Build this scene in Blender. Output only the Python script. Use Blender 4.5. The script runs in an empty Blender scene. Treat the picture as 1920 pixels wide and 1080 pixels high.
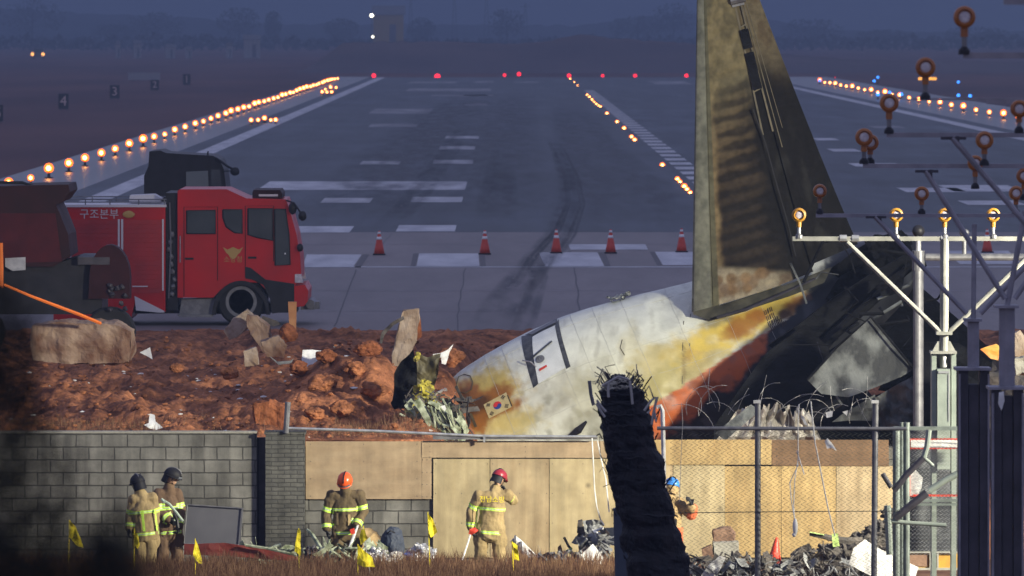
import bpy, bmesh, math, random
import numpy as np
from mathutils import Vector, Matrix, noise as mnoise
random.seed(7)
SC = bpy.context.scene
COL = SC.collection
R = math.radians
# ------------------------------------------------------------------ camera, sky, light, exposure
F = 12000.0          # focal length in photo pixels (1920 wide)
HC = 6.6             # eye height above the runway (z = 0)
CX, CY = 949.0, 45.0 # vanishing point of the runway in the photo
cam = bpy.data.cameras.new('Camera'); co = bpy.data.objects.new('Camera', cam); COL.objects.link(co)
co.location = (0, 0, HC); co.rotation_euler = (R(90), 0, 0)
cam.sensor_width = 36.0; cam.lens = F / 1920 * 36
cam.shift_x = (960 - CX) / 1920; cam.shift_y = -(540 - CY) / 1920
cam.clip_start = 0.5; cam.clip_end = 20000
cam.dof.use_dof = True; cam.dof.focus_distance = 108; cam.dof.aperture_fstop = 5.6
SC.camera = co
W = bpy.data.worlds.new('World'); SC.world = W; W.use_nodes = True
wn = W.node_tree.nodes; wl = W.node_tree.links
sky = wn.new('ShaderNodeTexSky'); sky.sky_type = 'NISHITA'; sky.sun_disc = False
SUN_EL, SUN_ROT = R(4.0), R(200)
sky.sun_elevation = SUN_EL; sky.sun_rotation = SUN_ROT; sky.air_density = 1.0; sky.dust_density = 0.3; sky.ozone_density = 4.0
mxw = wn.new('ShaderNodeMix'); mxw.data_type = 'RGBA'; mxw.inputs[0].default_value = .8; mxw.inputs[7].default_value = (4.7, 5.0, 7.9, 1)   # blue-violet overcast under the last light
wl.new(sky.outputs[0], mxw.inputs[6]); wl.new(mxw.outputs[2], wn['Background'].inputs[0]); wn['Background'].inputs[1].default_value = 0.09
sd = bpy.data.lights.new('Sun', 'SUN'); sd.energy = 0.02; sd.angle = R(20); sd.color = (1, .86, .74)
so = bpy.data.objects.new('Sun', sd); COL.objects.link(so)
so.rotation_euler = Vector((math.sin(SUN_ROT)*math.cos(R(12)), math.cos(SUN_ROT)*math.cos(R(12)), math.sin(R(12)))).to_track_quat('Z', 'Y').to_euler()
# the rescue floodlight that lights the crash site, standing right of the frame
fd = bpy.data.lights.new('Floodlight', 'SPOT'); fd.energy = 78000; fd.color = (1, .94, .74)
fd.shadow_soft_size = 1.0; fd.spot_size = R(64); fd.spot_blend = 1.0
fo = bpy.data.objects.new('Floodlight', fd); COL.objects.link(fo)
fo.location = (20, 83, 7.0)
fo.rotation_euler = (Vector((-1.6, 103, -.7)) - Vector(fo.location)).to_track_quat('-Z', 'Y').to_euler()
SC.view_settings.view_transform = 'Standard'; SC.view_settings.look = 'None'; SC.view_settings.gamma = 1
SC.view_settings.exposure = 0.0
SC.cycles.use_adaptive_sampling = True; SC.cycles.use_denoising = True
SC.cycles.sample_clamp_indirect = 3.0; SC.cycles.max_bounces = 5; SC.cycles.volume_bounces = 0
SC.cycles.transparent_max_bounces = 12

# ------------------------------------------------------------------ helpers
def P(px, py, d): return Vector(((px-CX)*d/F, d, HC-(py-CY)*d/F))
def GD(py, z=0.0): return F*(HC-z)/(py-CY)          # distance of a point at height z seen at row py
def GP(px, py, z=0.0): return P(px, py, GD(py, z))
def proj(p): return (CX+p[0]*F/p[1], CY+(HC-p[2])*F/p[1])
def fbm(x, y, z=0.0, o=4): return mnoise.fractal(Vector((x, y, z)), 1.0, 2.0, o)
def nz(x, y, z=0.0): return mnoise.noise(Vector((x, y, z)))

class MB:
    def __init__(s): s.v = []; s.f = []; s.m = []; s.c = None
    def add(s, vs, fs, mi=0):
        o = len(s.v); s.v += [Vector(v) for v in vs]; s.f += [tuple(i+o for i in f) for f in fs]; s.m += [mi]*len(fs)
        return s
    def box(s, c, size, rot=None, mi=0):
        h = Vector(size)/2; vs = []
        for sx in (-1, 1):
            for sy in (-1, 1):
                for sz in (-1, 1):
                    p = Vector((sx*h.x, sy*h.y, sz*h.z))
                    vs.append((rot @ p if rot else p) + Vector(c))
        return s.add(vs, [(0,1,3,2),(4,6,7,5),(0,4,5,1),(2,3,7,6),(0,2,6,4),(1,5,7,3)], mi)
    def cyl(s, p0, p1, r0, r1=None, n=10, mi=0, cap=True):
        r1 = r0 if r1 is None else r1
        p0 = Vector(p0); p1 = Vector(p1); a = (p1-p0).normalized()
        u = a.orthogonal().normalized(); w = a.cross(u)
        vs = []
        for i in range(n):
            t = 2*math.pi*i/n; q = u*math.cos(t)+w*math.sin(t)
            vs += [p0+q*r0, p1+q*r1]
        fs = [(2*i, 2*((i+1)%n), 2*((i+1)%n)+1, 2*i+1) for i in range(n)]
        if cap: fs += [tuple(2*i for i in range(n))[::-1], tuple(2*i+1 for i in range(n))]
        return s.add(vs, fs, mi)
    def tube(s, pts, r, n=6, mi=0):
        pts = [Vector(p) for p in pts]; rs = r if isinstance(r, (list, tuple)) else [r]*len(pts)
        vs = []; u = None
        for i, p in enumerate(pts):
            a = (pts[min(i+1, len(pts)-1)]-pts[max(i-1, 0)])
            if a.length < 1e-9: a = Vector((0, 0, 1))
            a.normalize()
            u = a.orthogonal() if u is None else (u-a*u.dot(a))
            if u.length < 1e-6: u = a.orthogonal()
            u.normalize(); w = a.cross(u)
            for k in range(n):
                t = 2*math.pi*k/n; vs.append(p+(u*math.cos(t)+w*math.sin(t))*rs[i])
        fs = []
        for i in range(len(pts)-1):
            for k in range(n):
                fs.append((i*n+k, i*n+(k+1)%n, (i+1)*n+(k+1)%n, (i+1)*n+k))
        fs += [tuple(range(n))[::-1], tuple((len(pts)-1)*n+k for k in range(n))]
        return s.add(vs, fs, mi)
    def ell(s, c, r, rot=None, nu=16, nv=10, v0=0.0, v1=1.0, mi=0):
        vs = []; fs = []
        for j in range(nv+1):
            ph = math.pi*(v0+(v1-v0)*j/nv)
            for i in range(nu):
                t = 2*math.pi*i/nu
                p = Vector((r[0]*math.sin(ph)*math.cos(t), r[1]*math.sin(ph)*math.sin(t), r[2]*math.cos(ph)))
                vs.append((rot @ p if rot else p)+Vector(c))
        for j in range(nv):
            for i in range(nu):
                fs.append((j*nu+i, (j+1)*nu+i, (j+1)*nu+(i+1)%nu, j*nu+(i+1)%nu))
        if v1 < 1 or v0 > 0: 
            if v1 < 1: fs.append(tuple(nv*nu+i for i in range(nu))[::-1])
        return s.add(vs, fs, mi)
    def lathe(s, prof, c=(0, 0, 0), n=16, axis='Z', mi=0):
        vs = []; fs = []; c = Vector(c)
        for (r, h) in prof:
            for i in range(n):
                t = 2*math.pi*i/n
                q = (r*math.cos(t), r*math.sin(t), h) if axis == 'Z' else (r*math.cos(t), h, r*math.sin(t)) if axis == 'Y' else (h, r*math.cos(t), r*math.sin(t))
                vs.append(c+Vector(q))
        for j in range(len(prof)-1):
            for i in range(n): fs.append((j*n+i, j*n+(i+1)%n, (j+1)*n+(i+1)%n, (j+1)*n+i))
        fs += [tuple(range(n))[::-1], tuple((len(prof)-1)*n+i for i in range(n))]
        return s.add(vs, fs, mi)
    def prism(s, pts, d0, th, mi=0):
        """outline of 3D points (or photo pixels at distance d0) pushed back by th along y"""
        a = [Vector(p) if len(p) == 3 else P(p[0], p[1], d0) for p in pts]
        n = len(a); b = [p+Vector((0, th, 0)) for p in a]
        return s.add(a+b, [tuple(range(n)), tuple(range(n, 2*n))[::-1]]+[(i, n+i, n+(i+1)%n, (i+1)%n) for i in range(n)], mi)
    def rect(s, x0, y0, x1, y1, d0, th, mi=0): return s.prism([(x0, y1), (x1, y1), (x1, y0), (x0, y0)], d0, th, mi)
    def quad(s, a, b, c, d, mi=0): return s.add([a, b, c, d], [(0, 1, 2, 3)], mi)
    def rock(s, c, r, seed=0, jag=.3, sub=3, rot=None, mi=0, freq=1.4):
        bm = bmesh.new(); bmesh.ops.create_icosphere(bm, subdivisions=sub, radius=1)
        vs = []
        for v in bm.verts:
            p = v.co.copy(); k = 1+jag*mnoise.fractal(p*freq+Vector((seed*7.1, seed*3.3, seed)), .8, 2, 4)
            p = Vector((p.x*k*r[0], p.y*k*r[1], p.z*k*r[2]))
            vs.append((rot @ p if rot else p)+Vector(c))
        bm.verts.index_update(); fs = [tuple(v.index for v in f.verts) for f in bm.faces]; bm.free()
        return s.add(vs, fs, mi)
    def sheet(s, pts, d0, th=.01, amp=.06, freq=3., cuts=3, seed=0, mi=0, tilt=(0, 0)):
        """a bent torn plate: outline in photo pixels at distance d0, crumpled in depth, with thickness"""
        bm = bmesh.new(); vs = [bm.verts.new(P(p[0], p[1], d0)) for p in pts]
        bm.faces.new(vs); bmesh.ops.triangulate(bm, faces=bm.faces[:])
        for _ in range(cuts): bmesh.ops.subdivide_edges(bm, edges=bm.edges[:], cuts=1, use_grid_fill=True)
        bmesh.ops.triangulate(bm, faces=bm.faces[:])
        c0 = P(sum(p[0] for p in pts)/len(pts), sum(p[1] for p in pts)/len(pts), d0)
        for v in bm.verts:
            q = v.co*freq
            k = mnoise.fractal(Vector((q.x, q.z, seed*5.3)), .9, 2, 3)
            v.co.y += amp*k + tilt[0]*(v.co.x-c0.x) + tilt[1]*(v.co.z-c0.z)
            v.co.x += .25*amp*nz(q.z*1.3, q.x, seed+9.); v.co.z += .25*amp*nz(q.x*1.3, q.z, seed+19.)
        bmesh.ops.recalc_face_normals(bm, faces=bm.faces[:])
        bm.verts.index_update(); vs = [v.co.copy() for v in bm.verts]; fs = [tuple(v.index for v in f.verts) for f in bm.faces]
        if th:
            n = len(vs); be = [(e.verts[0].index, e.verts[1].index) for e in bm.edges if len(e.link_faces) == 1]
            vs += [v+Vector((0, th, 0)) for v in vs]; fs += [tuple(i+n for i in f)[::-1] for f in fs]+[(a, b, b+n, a+n) for a, b in be]
        s.add(vs, fs, mi); bm.free()
        return s
    def mesh(s, name, mats, off=Vector((0, 0, 0)), smooth=False):
        me = bpy.data.meshes.new(name)
        me.from_pydata([tuple(v-off) for v in s.v], [], s.f)
        for m in (mats if isinstance(mats, (list, tuple)) else [mats]): me.materials.append(m)
        if any(s.m): me.polygons.foreach_set('material_index', s.m)
        if smooth: me.polygons.foreach_set('use_smooth', [True]*len(me.polygons))
        if s.c is not None:
            at = me.color_attributes.new('paint', 'FLOAT_COLOR', 'POINT')
            at.data.foreach_set('color', np.array(s.c, dtype=np.float32).ravel())
        me.update(); return me

def tag(o, label=None, cat=None, group=None, kind=None):
    if label: o['label'] = label
    if cat: o['category'] = cat
    if group: o['group'] = group
    if kind: o['kind'] = kind
    return o
def link(name, me, parent=None, loc=(0, 0, 0)):
    o = bpy.data.objects.new(name, me); COL.objects.link(o); o.location = loc
    if parent: o.parent = parent
    return o
class Thing:
    """an Empty at the base, parts built in world coordinates"""
    def __init__(s, name, label, cat, base, group=None):
        s.b = Vector(base); s.o = link(name, None, None, s.b); tag(s.o, label, cat, group)
    def part(s, name, mb, m, parent=None, smooth=False, label=None):
        o = link(name, mb.mesh(name, m, s.b, smooth), parent or s.o)
        if label: o['label'] = label
        return o
    def raw(s, name, me, parent=None): return link(name, me, parent or s.o)
def solo(name, mb, m, label=None, cat=None, group=None, kind=None, base=None, smooth=False):
    if base is None:
        zs = min(v.z for v in mb.v); n = len(mb.v)
        base = Vector((sum(v.x for v in mb.v)/n, sum(v.y for v in mb.v)/n, zs))
    o = link(name, mb.mesh(name, m, Vector(base), smooth), None, base)
    return tag(o, label, cat, group, kind)
def dup(root, loc, label=None, group=None, rotz=None):
    r = root.copy(); COL.objects.link(r); r.location = loc
    if rotz is not None: r.rotation_euler = (0, 0, rotz)
    if label: r['label'] = label
    if group: r['group'] = group
    for ch in list(root.children):
        c = ch.copy(); COL.objects.link(c); c.parent = r
        for g in list(ch.children):
            e = g.copy(); COL.objects.link(e); e.parent = c
    return r
def text_mb(s, size, org, right, up, mb=None, mi=0, align='CENTER', push=.004):
    cu = bpy.data.curves.new('txt', 'FONT'); cu.body = s; cu.size = size; cu.align_x = align; cu.align_y = 'CENTER'
    cu.resolution_u = 3; cu.extrude = 0.0
    ob = bpy.data.objects.new('txt', cu); COL.objects.link(ob)
    dg = bpy.context.evaluated_depsgraph_get(); me = bpy.data.meshes.new_from_object(ob.evaluated_get(dg))
    bpy.data.objects.remove(ob); bpy.data.curves.remove(cu)
    right = Vector(right).normalized(); up = Vector(up).normalized(); nrm = right.cross(up)
    mb = mb or MB()
    mb.add([Vector(org)+right*v.co.x+up*v.co.y+nrm*push for v in me.vertices], [tuple(p.vertices) for p in me.polygons], mi)
    bpy.data.meshes.remove(me); return mb

# ------------------------------------------------------------------ materials
def mat(name, col, rough=.6, metal=0., col2=None, vs=4., bump=0., bs=25., det=5., lo=.35, hi=.65, emit=None, es=0., spec=.5, stretch=None, trans=None, coat=0.):
    m = bpy.data.materials.new(name); m.use_nodes = True
    n = m.node_tree.nodes; l = m.node_tree.links; b = n['Principled BSDF']
    b.inputs['Base Color'].default_value = (*col, 1); b.inputs['Roughness'].default_value = rough; b.inputs['Metallic'].default_value = metal
    b.inputs['Specular IOR Level'].default_value = spec
    if coat: b.inputs['Coat Weight'].default_value = coat; b.inputs['Coat Roughness'].default_value = .15
    tc = n.new('ShaderNodeTexCoord'); src = tc.outputs['Object']
    if stretch:
        mp = n.new('ShaderNodeMapping'); mp.inputs['Scale'].default_value = stretch; l.new(src, mp.inputs[0]); src = mp.outputs[0]
    if col2:
        t = n.new('ShaderNodeTexNoise'); t.inputs['Scale'].default_value = vs; t.inputs['Detail'].default_value = det; l.new(src, t.inputs['Vector'])
        r = n.new('ShaderNodeValToRGB'); r.color_ramp.elements[0].position = lo; r.color_ramp.elements[1].position = hi
        r.color_ramp.elements[0].color = (*col, 1); r.color_ramp.elements[1].color = (*col2, 1)
        l.new(t.outputs['Fac'], r.inputs[0]); l.new(r.outputs[0], b.inputs['Base Color'])
        mr = n.new('ShaderNodeMapRange'); mr.inputs[3].default_value = max(0, rough-.12); mr.inputs[4].default_value = min(1, rough+.15)
        l.new(t.outputs['Fac'], mr.inputs[0]); l.new(mr.outputs[0], b.inputs['Roughness'])
    if bump:
        t2 = n.new('ShaderNodeTexNoise'); t2.inputs['Scale'].default_value = bs; t2.inputs['Detail'].default_value = 6; l.new(src, t2.inputs['Vector'])
        bp = n.new('ShaderNodeBump'); bp.inputs['Strength'].default_value = bump; bp.inputs['Distance'].default_value = .03
        l.new(t2.outputs['Fac'], bp.inputs['Height']); l.new(bp.outputs[0], b.inputs['Normal'])
    if emit:
        b.inputs['Emission Color'].default_value = (*emit, 1); b.inputs['Emission Strength'].default_value = es
    if trans: b.inputs['Transmission Weight'].default_value = trans
    return m
def mat_paint(name, rough=.5, vs=6., amt=.35, bump=.15, bs=18., metal=0., stretch=None, spec=.3):
    """colour from the 'paint' attribute (paint scheme, soot and burn stains), broken up by noise"""
    m = mat(name, (.5, .5, .5), rough, metal, None, bump=bump, bs=bs, stretch=stretch, spec=spec)
    n = m.node_tree.nodes; l = m.node_tree.links; b = n['Principled BSDF']
    a = n.new('ShaderNodeVertexColor'); a.layer_name = 'paint'
    t = n.new('ShaderNodeTexNoise'); t.inputs['Scale'].default_value = vs; t.inputs['Detail'].default_value = 8
    tc = n.new('ShaderNodeTexCoord'); l.new(tc.outputs['Object'], t.inputs['Vector'])
    mr = n.new('ShaderNodeMapRange'); mr.inputs[1].default_value = .3; mr.inputs[2].default_value = .7
    mr.inputs[3].default_value = 1-amt; mr.inputs[4].default_value = 1+amt*.5; l.new(t.outputs['Fac'], mr.inputs[0])
    x = n.new('ShaderNodeMix'); x.data_type = 'RGBA'; x.blend_type = 'MULTIPLY'; x.inputs[0].default_value = 1
    l.new(a.outputs['Color'], x.inputs[6]); l.new(mr.outputs[0], x.inputs[7]); l.new(x.outputs[2], b.inputs['Base Color'])
    return m
def mat_brick(name, c1, c2, mortar, bw, bh, ms, rough=.85, off=(0, 0)):
    m = mat(name, c1, rough, bump=.0); n = m.node_tree.nodes; l = m.node_tree.links; b = n['Principled BSDF']
    tc = n.new('ShaderNodeTexCoord'); sx = n.new('ShaderNodeSeparateXYZ'); l.new(tc.outputs['Object'], sx.inputs[0])
    cb = n.new('ShaderNodeCombineXYZ'); l.new(sx.outputs['X'], cb.inputs[0]); l.new(sx.outputs['Z'], cb.inputs[1])
    br = n.new('ShaderNodeTexBrick'); br.inputs['Scale'].default_value = 1; br.inputs['Brick Width'].default_value = bw; br.inputs['Row Height'].default_value = bh
    br.inputs['Mortar Size'].default_value = ms; br.inputs['Mortar Smooth'].default_value = .3; br.inputs['Bias'].default_value = -.1
    br.inputs['Color1'].default_value = (*c1, 1); br.inputs['Color2'].default_value = (*c2, 1); br.inputs['Mortar'].default_value = (*mortar, 1)
    l.new(cb.outputs[0], br.inputs['Vector'])
    t = n.new('ShaderNodeTexNoise'); t.inputs['Scale'].default_value = 1.7; t.inputs['Detail'].default_value = 9; t.inputs['Roughness'].default_value = .7; l.new(tc.outputs['Object'], t.inputs['Vector'])
    mr = n.new('ShaderNodeMapRange'); mr.inputs[1].default_value = .3; mr.inputs[2].default_value = .7; mr.inputs[3].default_value = .42; mr.inputs[4].default_value = 1.25; l.new(t.outputs['Fac'], mr.inputs[0])
    mp = n.new('ShaderNodeMapping'); mp.inputs['Scale'].default_value = (5, 5, .5); l.new(tc.outputs['Object'], mp.inputs[0]); t4 = n.new('ShaderNodeTexNoise'); t4.inputs['Scale'].default_value = 1; t4.inputs['Detail'].default_value = 7; l.new(mp.outputs[0], t4.inputs['Vector'])
    m4 = n.new('ShaderNodeMapRange'); m4.inputs[1].default_value = .35; m4.inputs[2].default_value = .62; m4.inputs[3].default_value = .62; m4.inputs[4].default_value = 1.1; l.new(t4.outputs['Fac'], m4.inputs[0])
    x4 = n.new('ShaderNodeMix'); x4.data_type = 'RGBA'; x4.blend_type = 'MULTIPLY'; x4.inputs[0].default_value = 1; l.new(br.outputs['Color'], x4.inputs[6]); l.new(m4.outputs[0], x4.inputs[7])
    wv = n.new('ShaderNodeTexNoise'); wv.inputs['Scale'].default_value = 7; wv.inputs['Detail'].default_value = 3; l.new(cb.outputs[0], wv.inputs['Vector']); wm = n.new('ShaderNodeVectorMath'); wm.operation = 'MULTIPLY_ADD'; wm.inputs[1].default_value = (.022, .022, 0); l.new(wv.outputs['Color'], wm.inputs[0]); l.new(cb.outputs[0], wm.inputs[2]); l.new(wm.outputs[0], br.inputs['Vector'])
    x = n.new('ShaderNodeMix'); x.data_type = 'RGBA'; x.blend_type = 'MULTIPLY'; x.inputs[0].default_value = 1
    l.new(x4.outputs[2], x.inputs[6]); l.new(mr.outputs[0], x.inputs[7]); l.new(x.outputs[2], b.inputs['Base Color'])
    iv = n.new('ShaderNodeMath'); iv.operation = 'SUBTRACT'; iv.inputs[0].default_value = 1; l.new(br.outputs['Fac'], iv.inputs[1])
    t3 = n.new('ShaderNodeTexNoise'); t3.inputs['Scale'].default_value = 60; l.new(tc.outputs['Object'], t3.inputs['Vector'])
    ad = n.new('ShaderNodeMath'); ad.operation = 'MULTIPLY_ADD'; ad.inputs[1].default_value = .25; l.new(t3.outputs['Fac'], ad.inputs[0]); l.new(iv.outputs[0], ad.inputs[2])
    bp = n.new('ShaderNodeBump'); bp.inputs['Strength'].default_value = .7; bp.inputs['Distance'].default_value = .012; l.new(ad.outputs[0], bp.inputs['Height']); l.new(bp.outputs[0], b.inputs['Normal'])
    return m
def mat_glow(name, col, s): return mat(name, (.02, .02, .02), .5, emit=col, es=s)

M = {}
M['asphalt'] = mat('asphalt', (.034, .042, .055), .6, col2=(.064, .074, .092), vs=.09, det=9, bump=.05, bs=3, stretch=(1, .12, 1), spec=.25)
def grit(m, sc, st, v0, v1, a0=.35, a1=.65):
    """a second, finer mottling multiplied into the base colour"""
    n = m.node_tree.nodes; l = m.node_tree.links; b = n['Principled BSDF']; src = b.inputs['Base Color'].links[0].from_socket
    tc = n.new('ShaderNodeTexCoord'); mp = n.new('ShaderNodeMapping'); mp.inputs['Scale'].default_value = st; l.new(tc.outputs['Object'], mp.inputs[0])
    t = n.new('ShaderNodeTexNoise'); t.inputs['Scale'].default_value = sc; t.inputs['Detail'].default_value = 10; t.inputs['Roughness'].default_value = .7; l.new(mp.outputs[0], t.inputs['Vector'])
    r = n.new('ShaderNodeMapRange'); r.inputs[1].default_value = a0; r.inputs[2].default_value = a1; r.inputs[3].default_value = v0; r.inputs[4].default_value = v1; l.new(t.outputs['Fac'], r.inputs[0])
    x = n.new('ShaderNodeMix'); x.data_type = 'RGBA'; x.blend_type = 'MULTIPLY'; x.inputs[0].default_value = 1; l.new(src, x.inputs[6]); l.new(r.outputs[0], x.inputs[7]); l.new(x.outputs[2], b.inputs['Base Color'])
grit(M['asphalt'], .55, (1, .05, 1), .62, 1.3); grit(M['asphalt'], .12, (1, .35, 1), .7, 1.2, .4, .6)
M['concrete_slab'] = mat('concrete_pavement', (.145, .122, .118), .6, col2=(.205, .175, .17), vs=.25, det=9, bump=.04, bs=6, stretch=(1, .15, 1), spec=.3)
grit(M['concrete_slab'], .7, (1, .12, 1), .82, 1.12)
M['shoulder'] = mat('wet_shoulder', (.026, .024, .030), .30, col2=(.045, .042, .05), vs=.1, det=6, stretch=(1, .1, 1), bump=.03, bs=.8, spec=.3)
M['line'] = mat('road_paint', (.52, .52, .54), .6, col2=(.36, .36, .39), vs=1.2, det=8, stretch=(1, .15, 1), spec=.3)
M['oldline'] = mat('worn_road_paint', (.22, .22, .24), .6, col2=(.12, .12, .13), vs=.7, det=8, stretch=(1, .15, 1), spec=.3)
M['seam'] = mat('pavement_seam', (.07, .06, .065), .7)
M['field'] = mat('dry_field', (.070, .036, .040), .95, col2=(.125, .066, .062), vs=.06, det=10, stretch=(1, .2, 1), spec=.1)
M['yard'] = mat('dry_yard_soil', (.08, .04, .03), .95, col2=(.16, .09, .06), vs=2, bump=.3, bs=12, spec=.1)
M['hill'] = mat('hill_woodland', (.02, .023, .03), 1, col2=(.04, .042, .05), vs=.02, det=8, spec=0)
M['bank'] = mat('far_bank', (.105, .09, .10), 1, col2=(.14, .115, .12), vs=.05, det=8, spec=0)
M['dirt'] = mat('raw_earth', (.075, .028, .017), .95, col2=(.37, .15, .068), vs=1.6, det=12, bump=1.0, bs=16, lo=.3, hi=.72, spec=.1)
grit(M['dirt'], 7, (1, 1, 1), .72, 1.75)
M['clod'] = mat('orange_clay', (.27, .098, .045), .95, col2=(.15, .052, .026), vs=3, det=7, bump=.5, bs=14, spec=.1)
grit(M['clod'], 9, (1, 1, 1), .55, 1.35)
M['block'] = mat_brick('concrete_block', (.20, .195, .175), (.155, .15, .135), (.06, .058, .052), .4, .2, .012)
M['brickgrey'] = mat_brick('grey_brick', (.12, .118, .105), (.08, .08, .073), (.055, .055, .05), .2, .066, .009)
M['steeldark'] = mat('dark_steel', (.03, .028, .036), .55, .4, col2=(.06, .055, .065), vs=5, bump=.1)
def ply(nm, c, c2, st=(6, 1, 1)):
    m = mat(nm, c, .7, col2=c2, vs=1.2, det=9, bump=.08, bs=9, stretch=st, lo=.3, hi=.7); n = m.node_tree.nodes; l = m.node_tree.links; b = n['Principled BSDF']
    src = b.inputs['Base Color'].links[0].from_socket; tc = n.new('ShaderNodeTexCoord'); oi = n.new('ShaderNodeObjectInfo')
    ad = n.new('ShaderNodeVectorMath'); ad.operation = 'ADD'; l.new(tc.outputs['Object'], ad.inputs[0]); l.new(oi.outputs['Location'], ad.inputs[1])
    def mul(fac_socket, a0, a1, v0, v1, src):
        r = n.new('ShaderNodeMapRange'); r.inputs[1].default_value = a0; r.inputs[2].default_value = a1; r.inputs[3].default_value = v0; r.inputs[4].default_value = v1; l.new(fac_socket, r.inputs[0])
        x = n.new('ShaderNodeMix'); x.data_type = 'RGBA'; x.blend_type = 'MULTIPLY'; x.inputs[0].default_value = 1; l.new(src, x.inputs[6]); l.new(r.outputs[0], x.inputs[7]); return x.outputs[2]
    t = n.new('ShaderNodeTexNoise'); t.inputs['Scale'].default_value = 2.3; t.inputs['Detail'].default_value = 10; t.inputs['Roughness'].default_value = .65; l.new(ad.outputs[0], t.inputs['Vector']); src = mul(t.outputs['Fac'], .32, .68, .72, 1.16, src)
    mp = n.new('ShaderNodeMapping'); mp.inputs['Scale'].default_value = (2.2, 2.2, 2.2); l.new(ad.outputs[0], mp.inputs[0]); v = n.new('ShaderNodeTexVoronoi'); v.inputs['Scale'].default_value = 1; l.new(mp.outputs[0], v.inputs['Vector']); src = mul(v.outputs['Distance'], .03, .13, .5, 1, src)
    mp = n.new('ShaderNodeMapping'); mp.inputs['Scale'].default_value = (9, 9, .35); l.new(ad.outputs[0], mp.inputs[0]); t = n.new('ShaderNodeTexNoise'); t.inputs['Scale'].default_value = 1; t.inputs['Detail'].default_value = 6; l.new(mp.outputs[0], t.inputs['Vector']); src = mul(t.outputs['Fac'], .35, .7, .84, 1.07, src)
    l.new(src, b.inputs['Base Color']); return m
M['ply'] = ply('plywood', (.42, .33, .195), (.31, .225, .125))
M['ply2'] = ply('plywood_pale', (.44, .36, .21), (.36, .285, .155))
M['ply3'] = ply('plywood_ochre', (.42, .30, .13), (.32, .215, .09))
M['ply4'] = ply('plywood_flat', (.40, .30, .185), (.31, .22, .13), (1, 1, 5))
M['board'] = ply('brown_board', (.16, .09, .045), (.115, .065, .03), (1, 1, 5))
M['galv'] = mat('galvanised_steel', (.33, .34, .36), .45, .6, col2=(.45, .46, .47), vs=8)
M['galvdark'] = mat('weathered_steel', (.13, .13, .145), .5, .5, col2=(.2, .2, .21), vs=8)
M['wire'] = mat('fence_wire', (.07, .072, .06), .6, .2)
M['wirelight'] = mat('bright_wire', (.34, .33, .32), .5, .2)
M['white'] = mat('white_plastic', (.68, .69, .70), .5, col2=(.5, .51, .52), vs=5)
M['rag'] = mat('white_rag', (.7, .7, .69), .8, col2=(.5, .49, .47), vs=7)
M['cream'] = mat('cream_steel', (.31, .31, .28), .55, col2=(.20, .20, .18), vs=5)
M['mint'] = mat('pale_green_box', (.26, .30, .265), .5, col2=(.18, .21, .185), vs=4)
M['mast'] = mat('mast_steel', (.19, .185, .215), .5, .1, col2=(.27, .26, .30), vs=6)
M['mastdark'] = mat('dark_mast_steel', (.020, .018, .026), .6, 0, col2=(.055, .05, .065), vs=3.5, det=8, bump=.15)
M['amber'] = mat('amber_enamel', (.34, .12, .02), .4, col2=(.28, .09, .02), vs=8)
M['amberlit'] = mat('floodlit_amber_enamel', (.42, .21, .015), .5, col2=(.34, .16, .015), vs=9)  # brighter copy of the amber enamel, floodlight put into the colour
M['gategreen'] = mat('gate_green_steel', (.20, .235, .215), .5, .2, col2=(.12, .14, .13), vs=7)
M['lens'] = mat('lamp_glass', (.42, .38, .42), .25, col2=(.6, .56, .58), vs=14, spec=.6)
M['red'] = mat('fire_red', (.52, .012, .013), .32, col2=(.40, .010, .012), vs=1.1, det=9, spec=.4)
M['redshut'] = mat('red_shutter', (.40, .014, .015), .5, col2=(.30, .012, .014), vs=3)
M['reddark'] = mat('shaded_red_paint', (.022, .0022, .004), .6, col2=(.014, .0018, .003), spec=.25, vs=2)  # near-black red with shade painted in for the left truck
M['glass'] = mat('tinted_glass', (.040, .050, .052), .15, col2=(.062, .072, .074), vs=1.5, spec=.5)
M['black'] = mat('black_plastic', (.008, .008, .011), .5, col2=(.016, .015, .019), vs=5, spec=.3)
M['rubber'] = mat('tyre_rubber', (.012, .012, .014), .85)
M['chrome'] = mat('bright_metal', (.5, .5, .5), .3, .8)
M['gold'] = mat('gold_emblem', (.42, .26, .07), .5)
M['trim'] = mat('pale_trim', (.55, .53, .55), .5)
M['cone'] = mat('cone_red', (.55, .045, .02), .5)
M['conewhite'] = mat('cone_band', (.75, .75, .75), .5)
M['flag'] = mat('marker_yellow', (.80, .66, .01), .7, col2=(.68, .55, .01), vs=6)
M['orange'] = mat('orange_cord', (.75, .17, .02), .6)
M['soot'] = mat('sooty_metal', (.003, .003, .0042), .8, 0, col2=(.013, .0135, .016), vs=1.6, det=9, bump=.7, bs=7, stretch=(1, 1, 2.2), spec=.12)
M['scorch'] = mat('scorched_alloy', (.018, .021, .025), .7, 0, col2=(.17, .185, .185), vs=2.6, det=12, bump=.6, bs=9, lo=.43, hi=.63, stretch=(1, 1, .8))
M['ash'] = mat('pale_crumpled_alloy', (.5, .47, .42), .5, .3, col2=(.26, .24, .21), vs=5, bump=.3)
M['insul'] = mat('yellow_insulation', (.55, .48, .05), .9, col2=(.18, .15, .04), vs=9, bump=.5)
M['shred'] = mat('green_white_shred', (.40, .44, .32), .7, col2=(.07, .085, .04), vs=9)
M['olive'] = mat('olive_skin', (.045, .038, .02), .6, col2=(.10, .085, .04), vs=4, bump=.3)
M['rubble'] = mat('broken_concrete', (.36, .29, .23), .95, col2=(.22, .15, .10), vs=3.5, det=9, bump=.9, bs=9)
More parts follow.
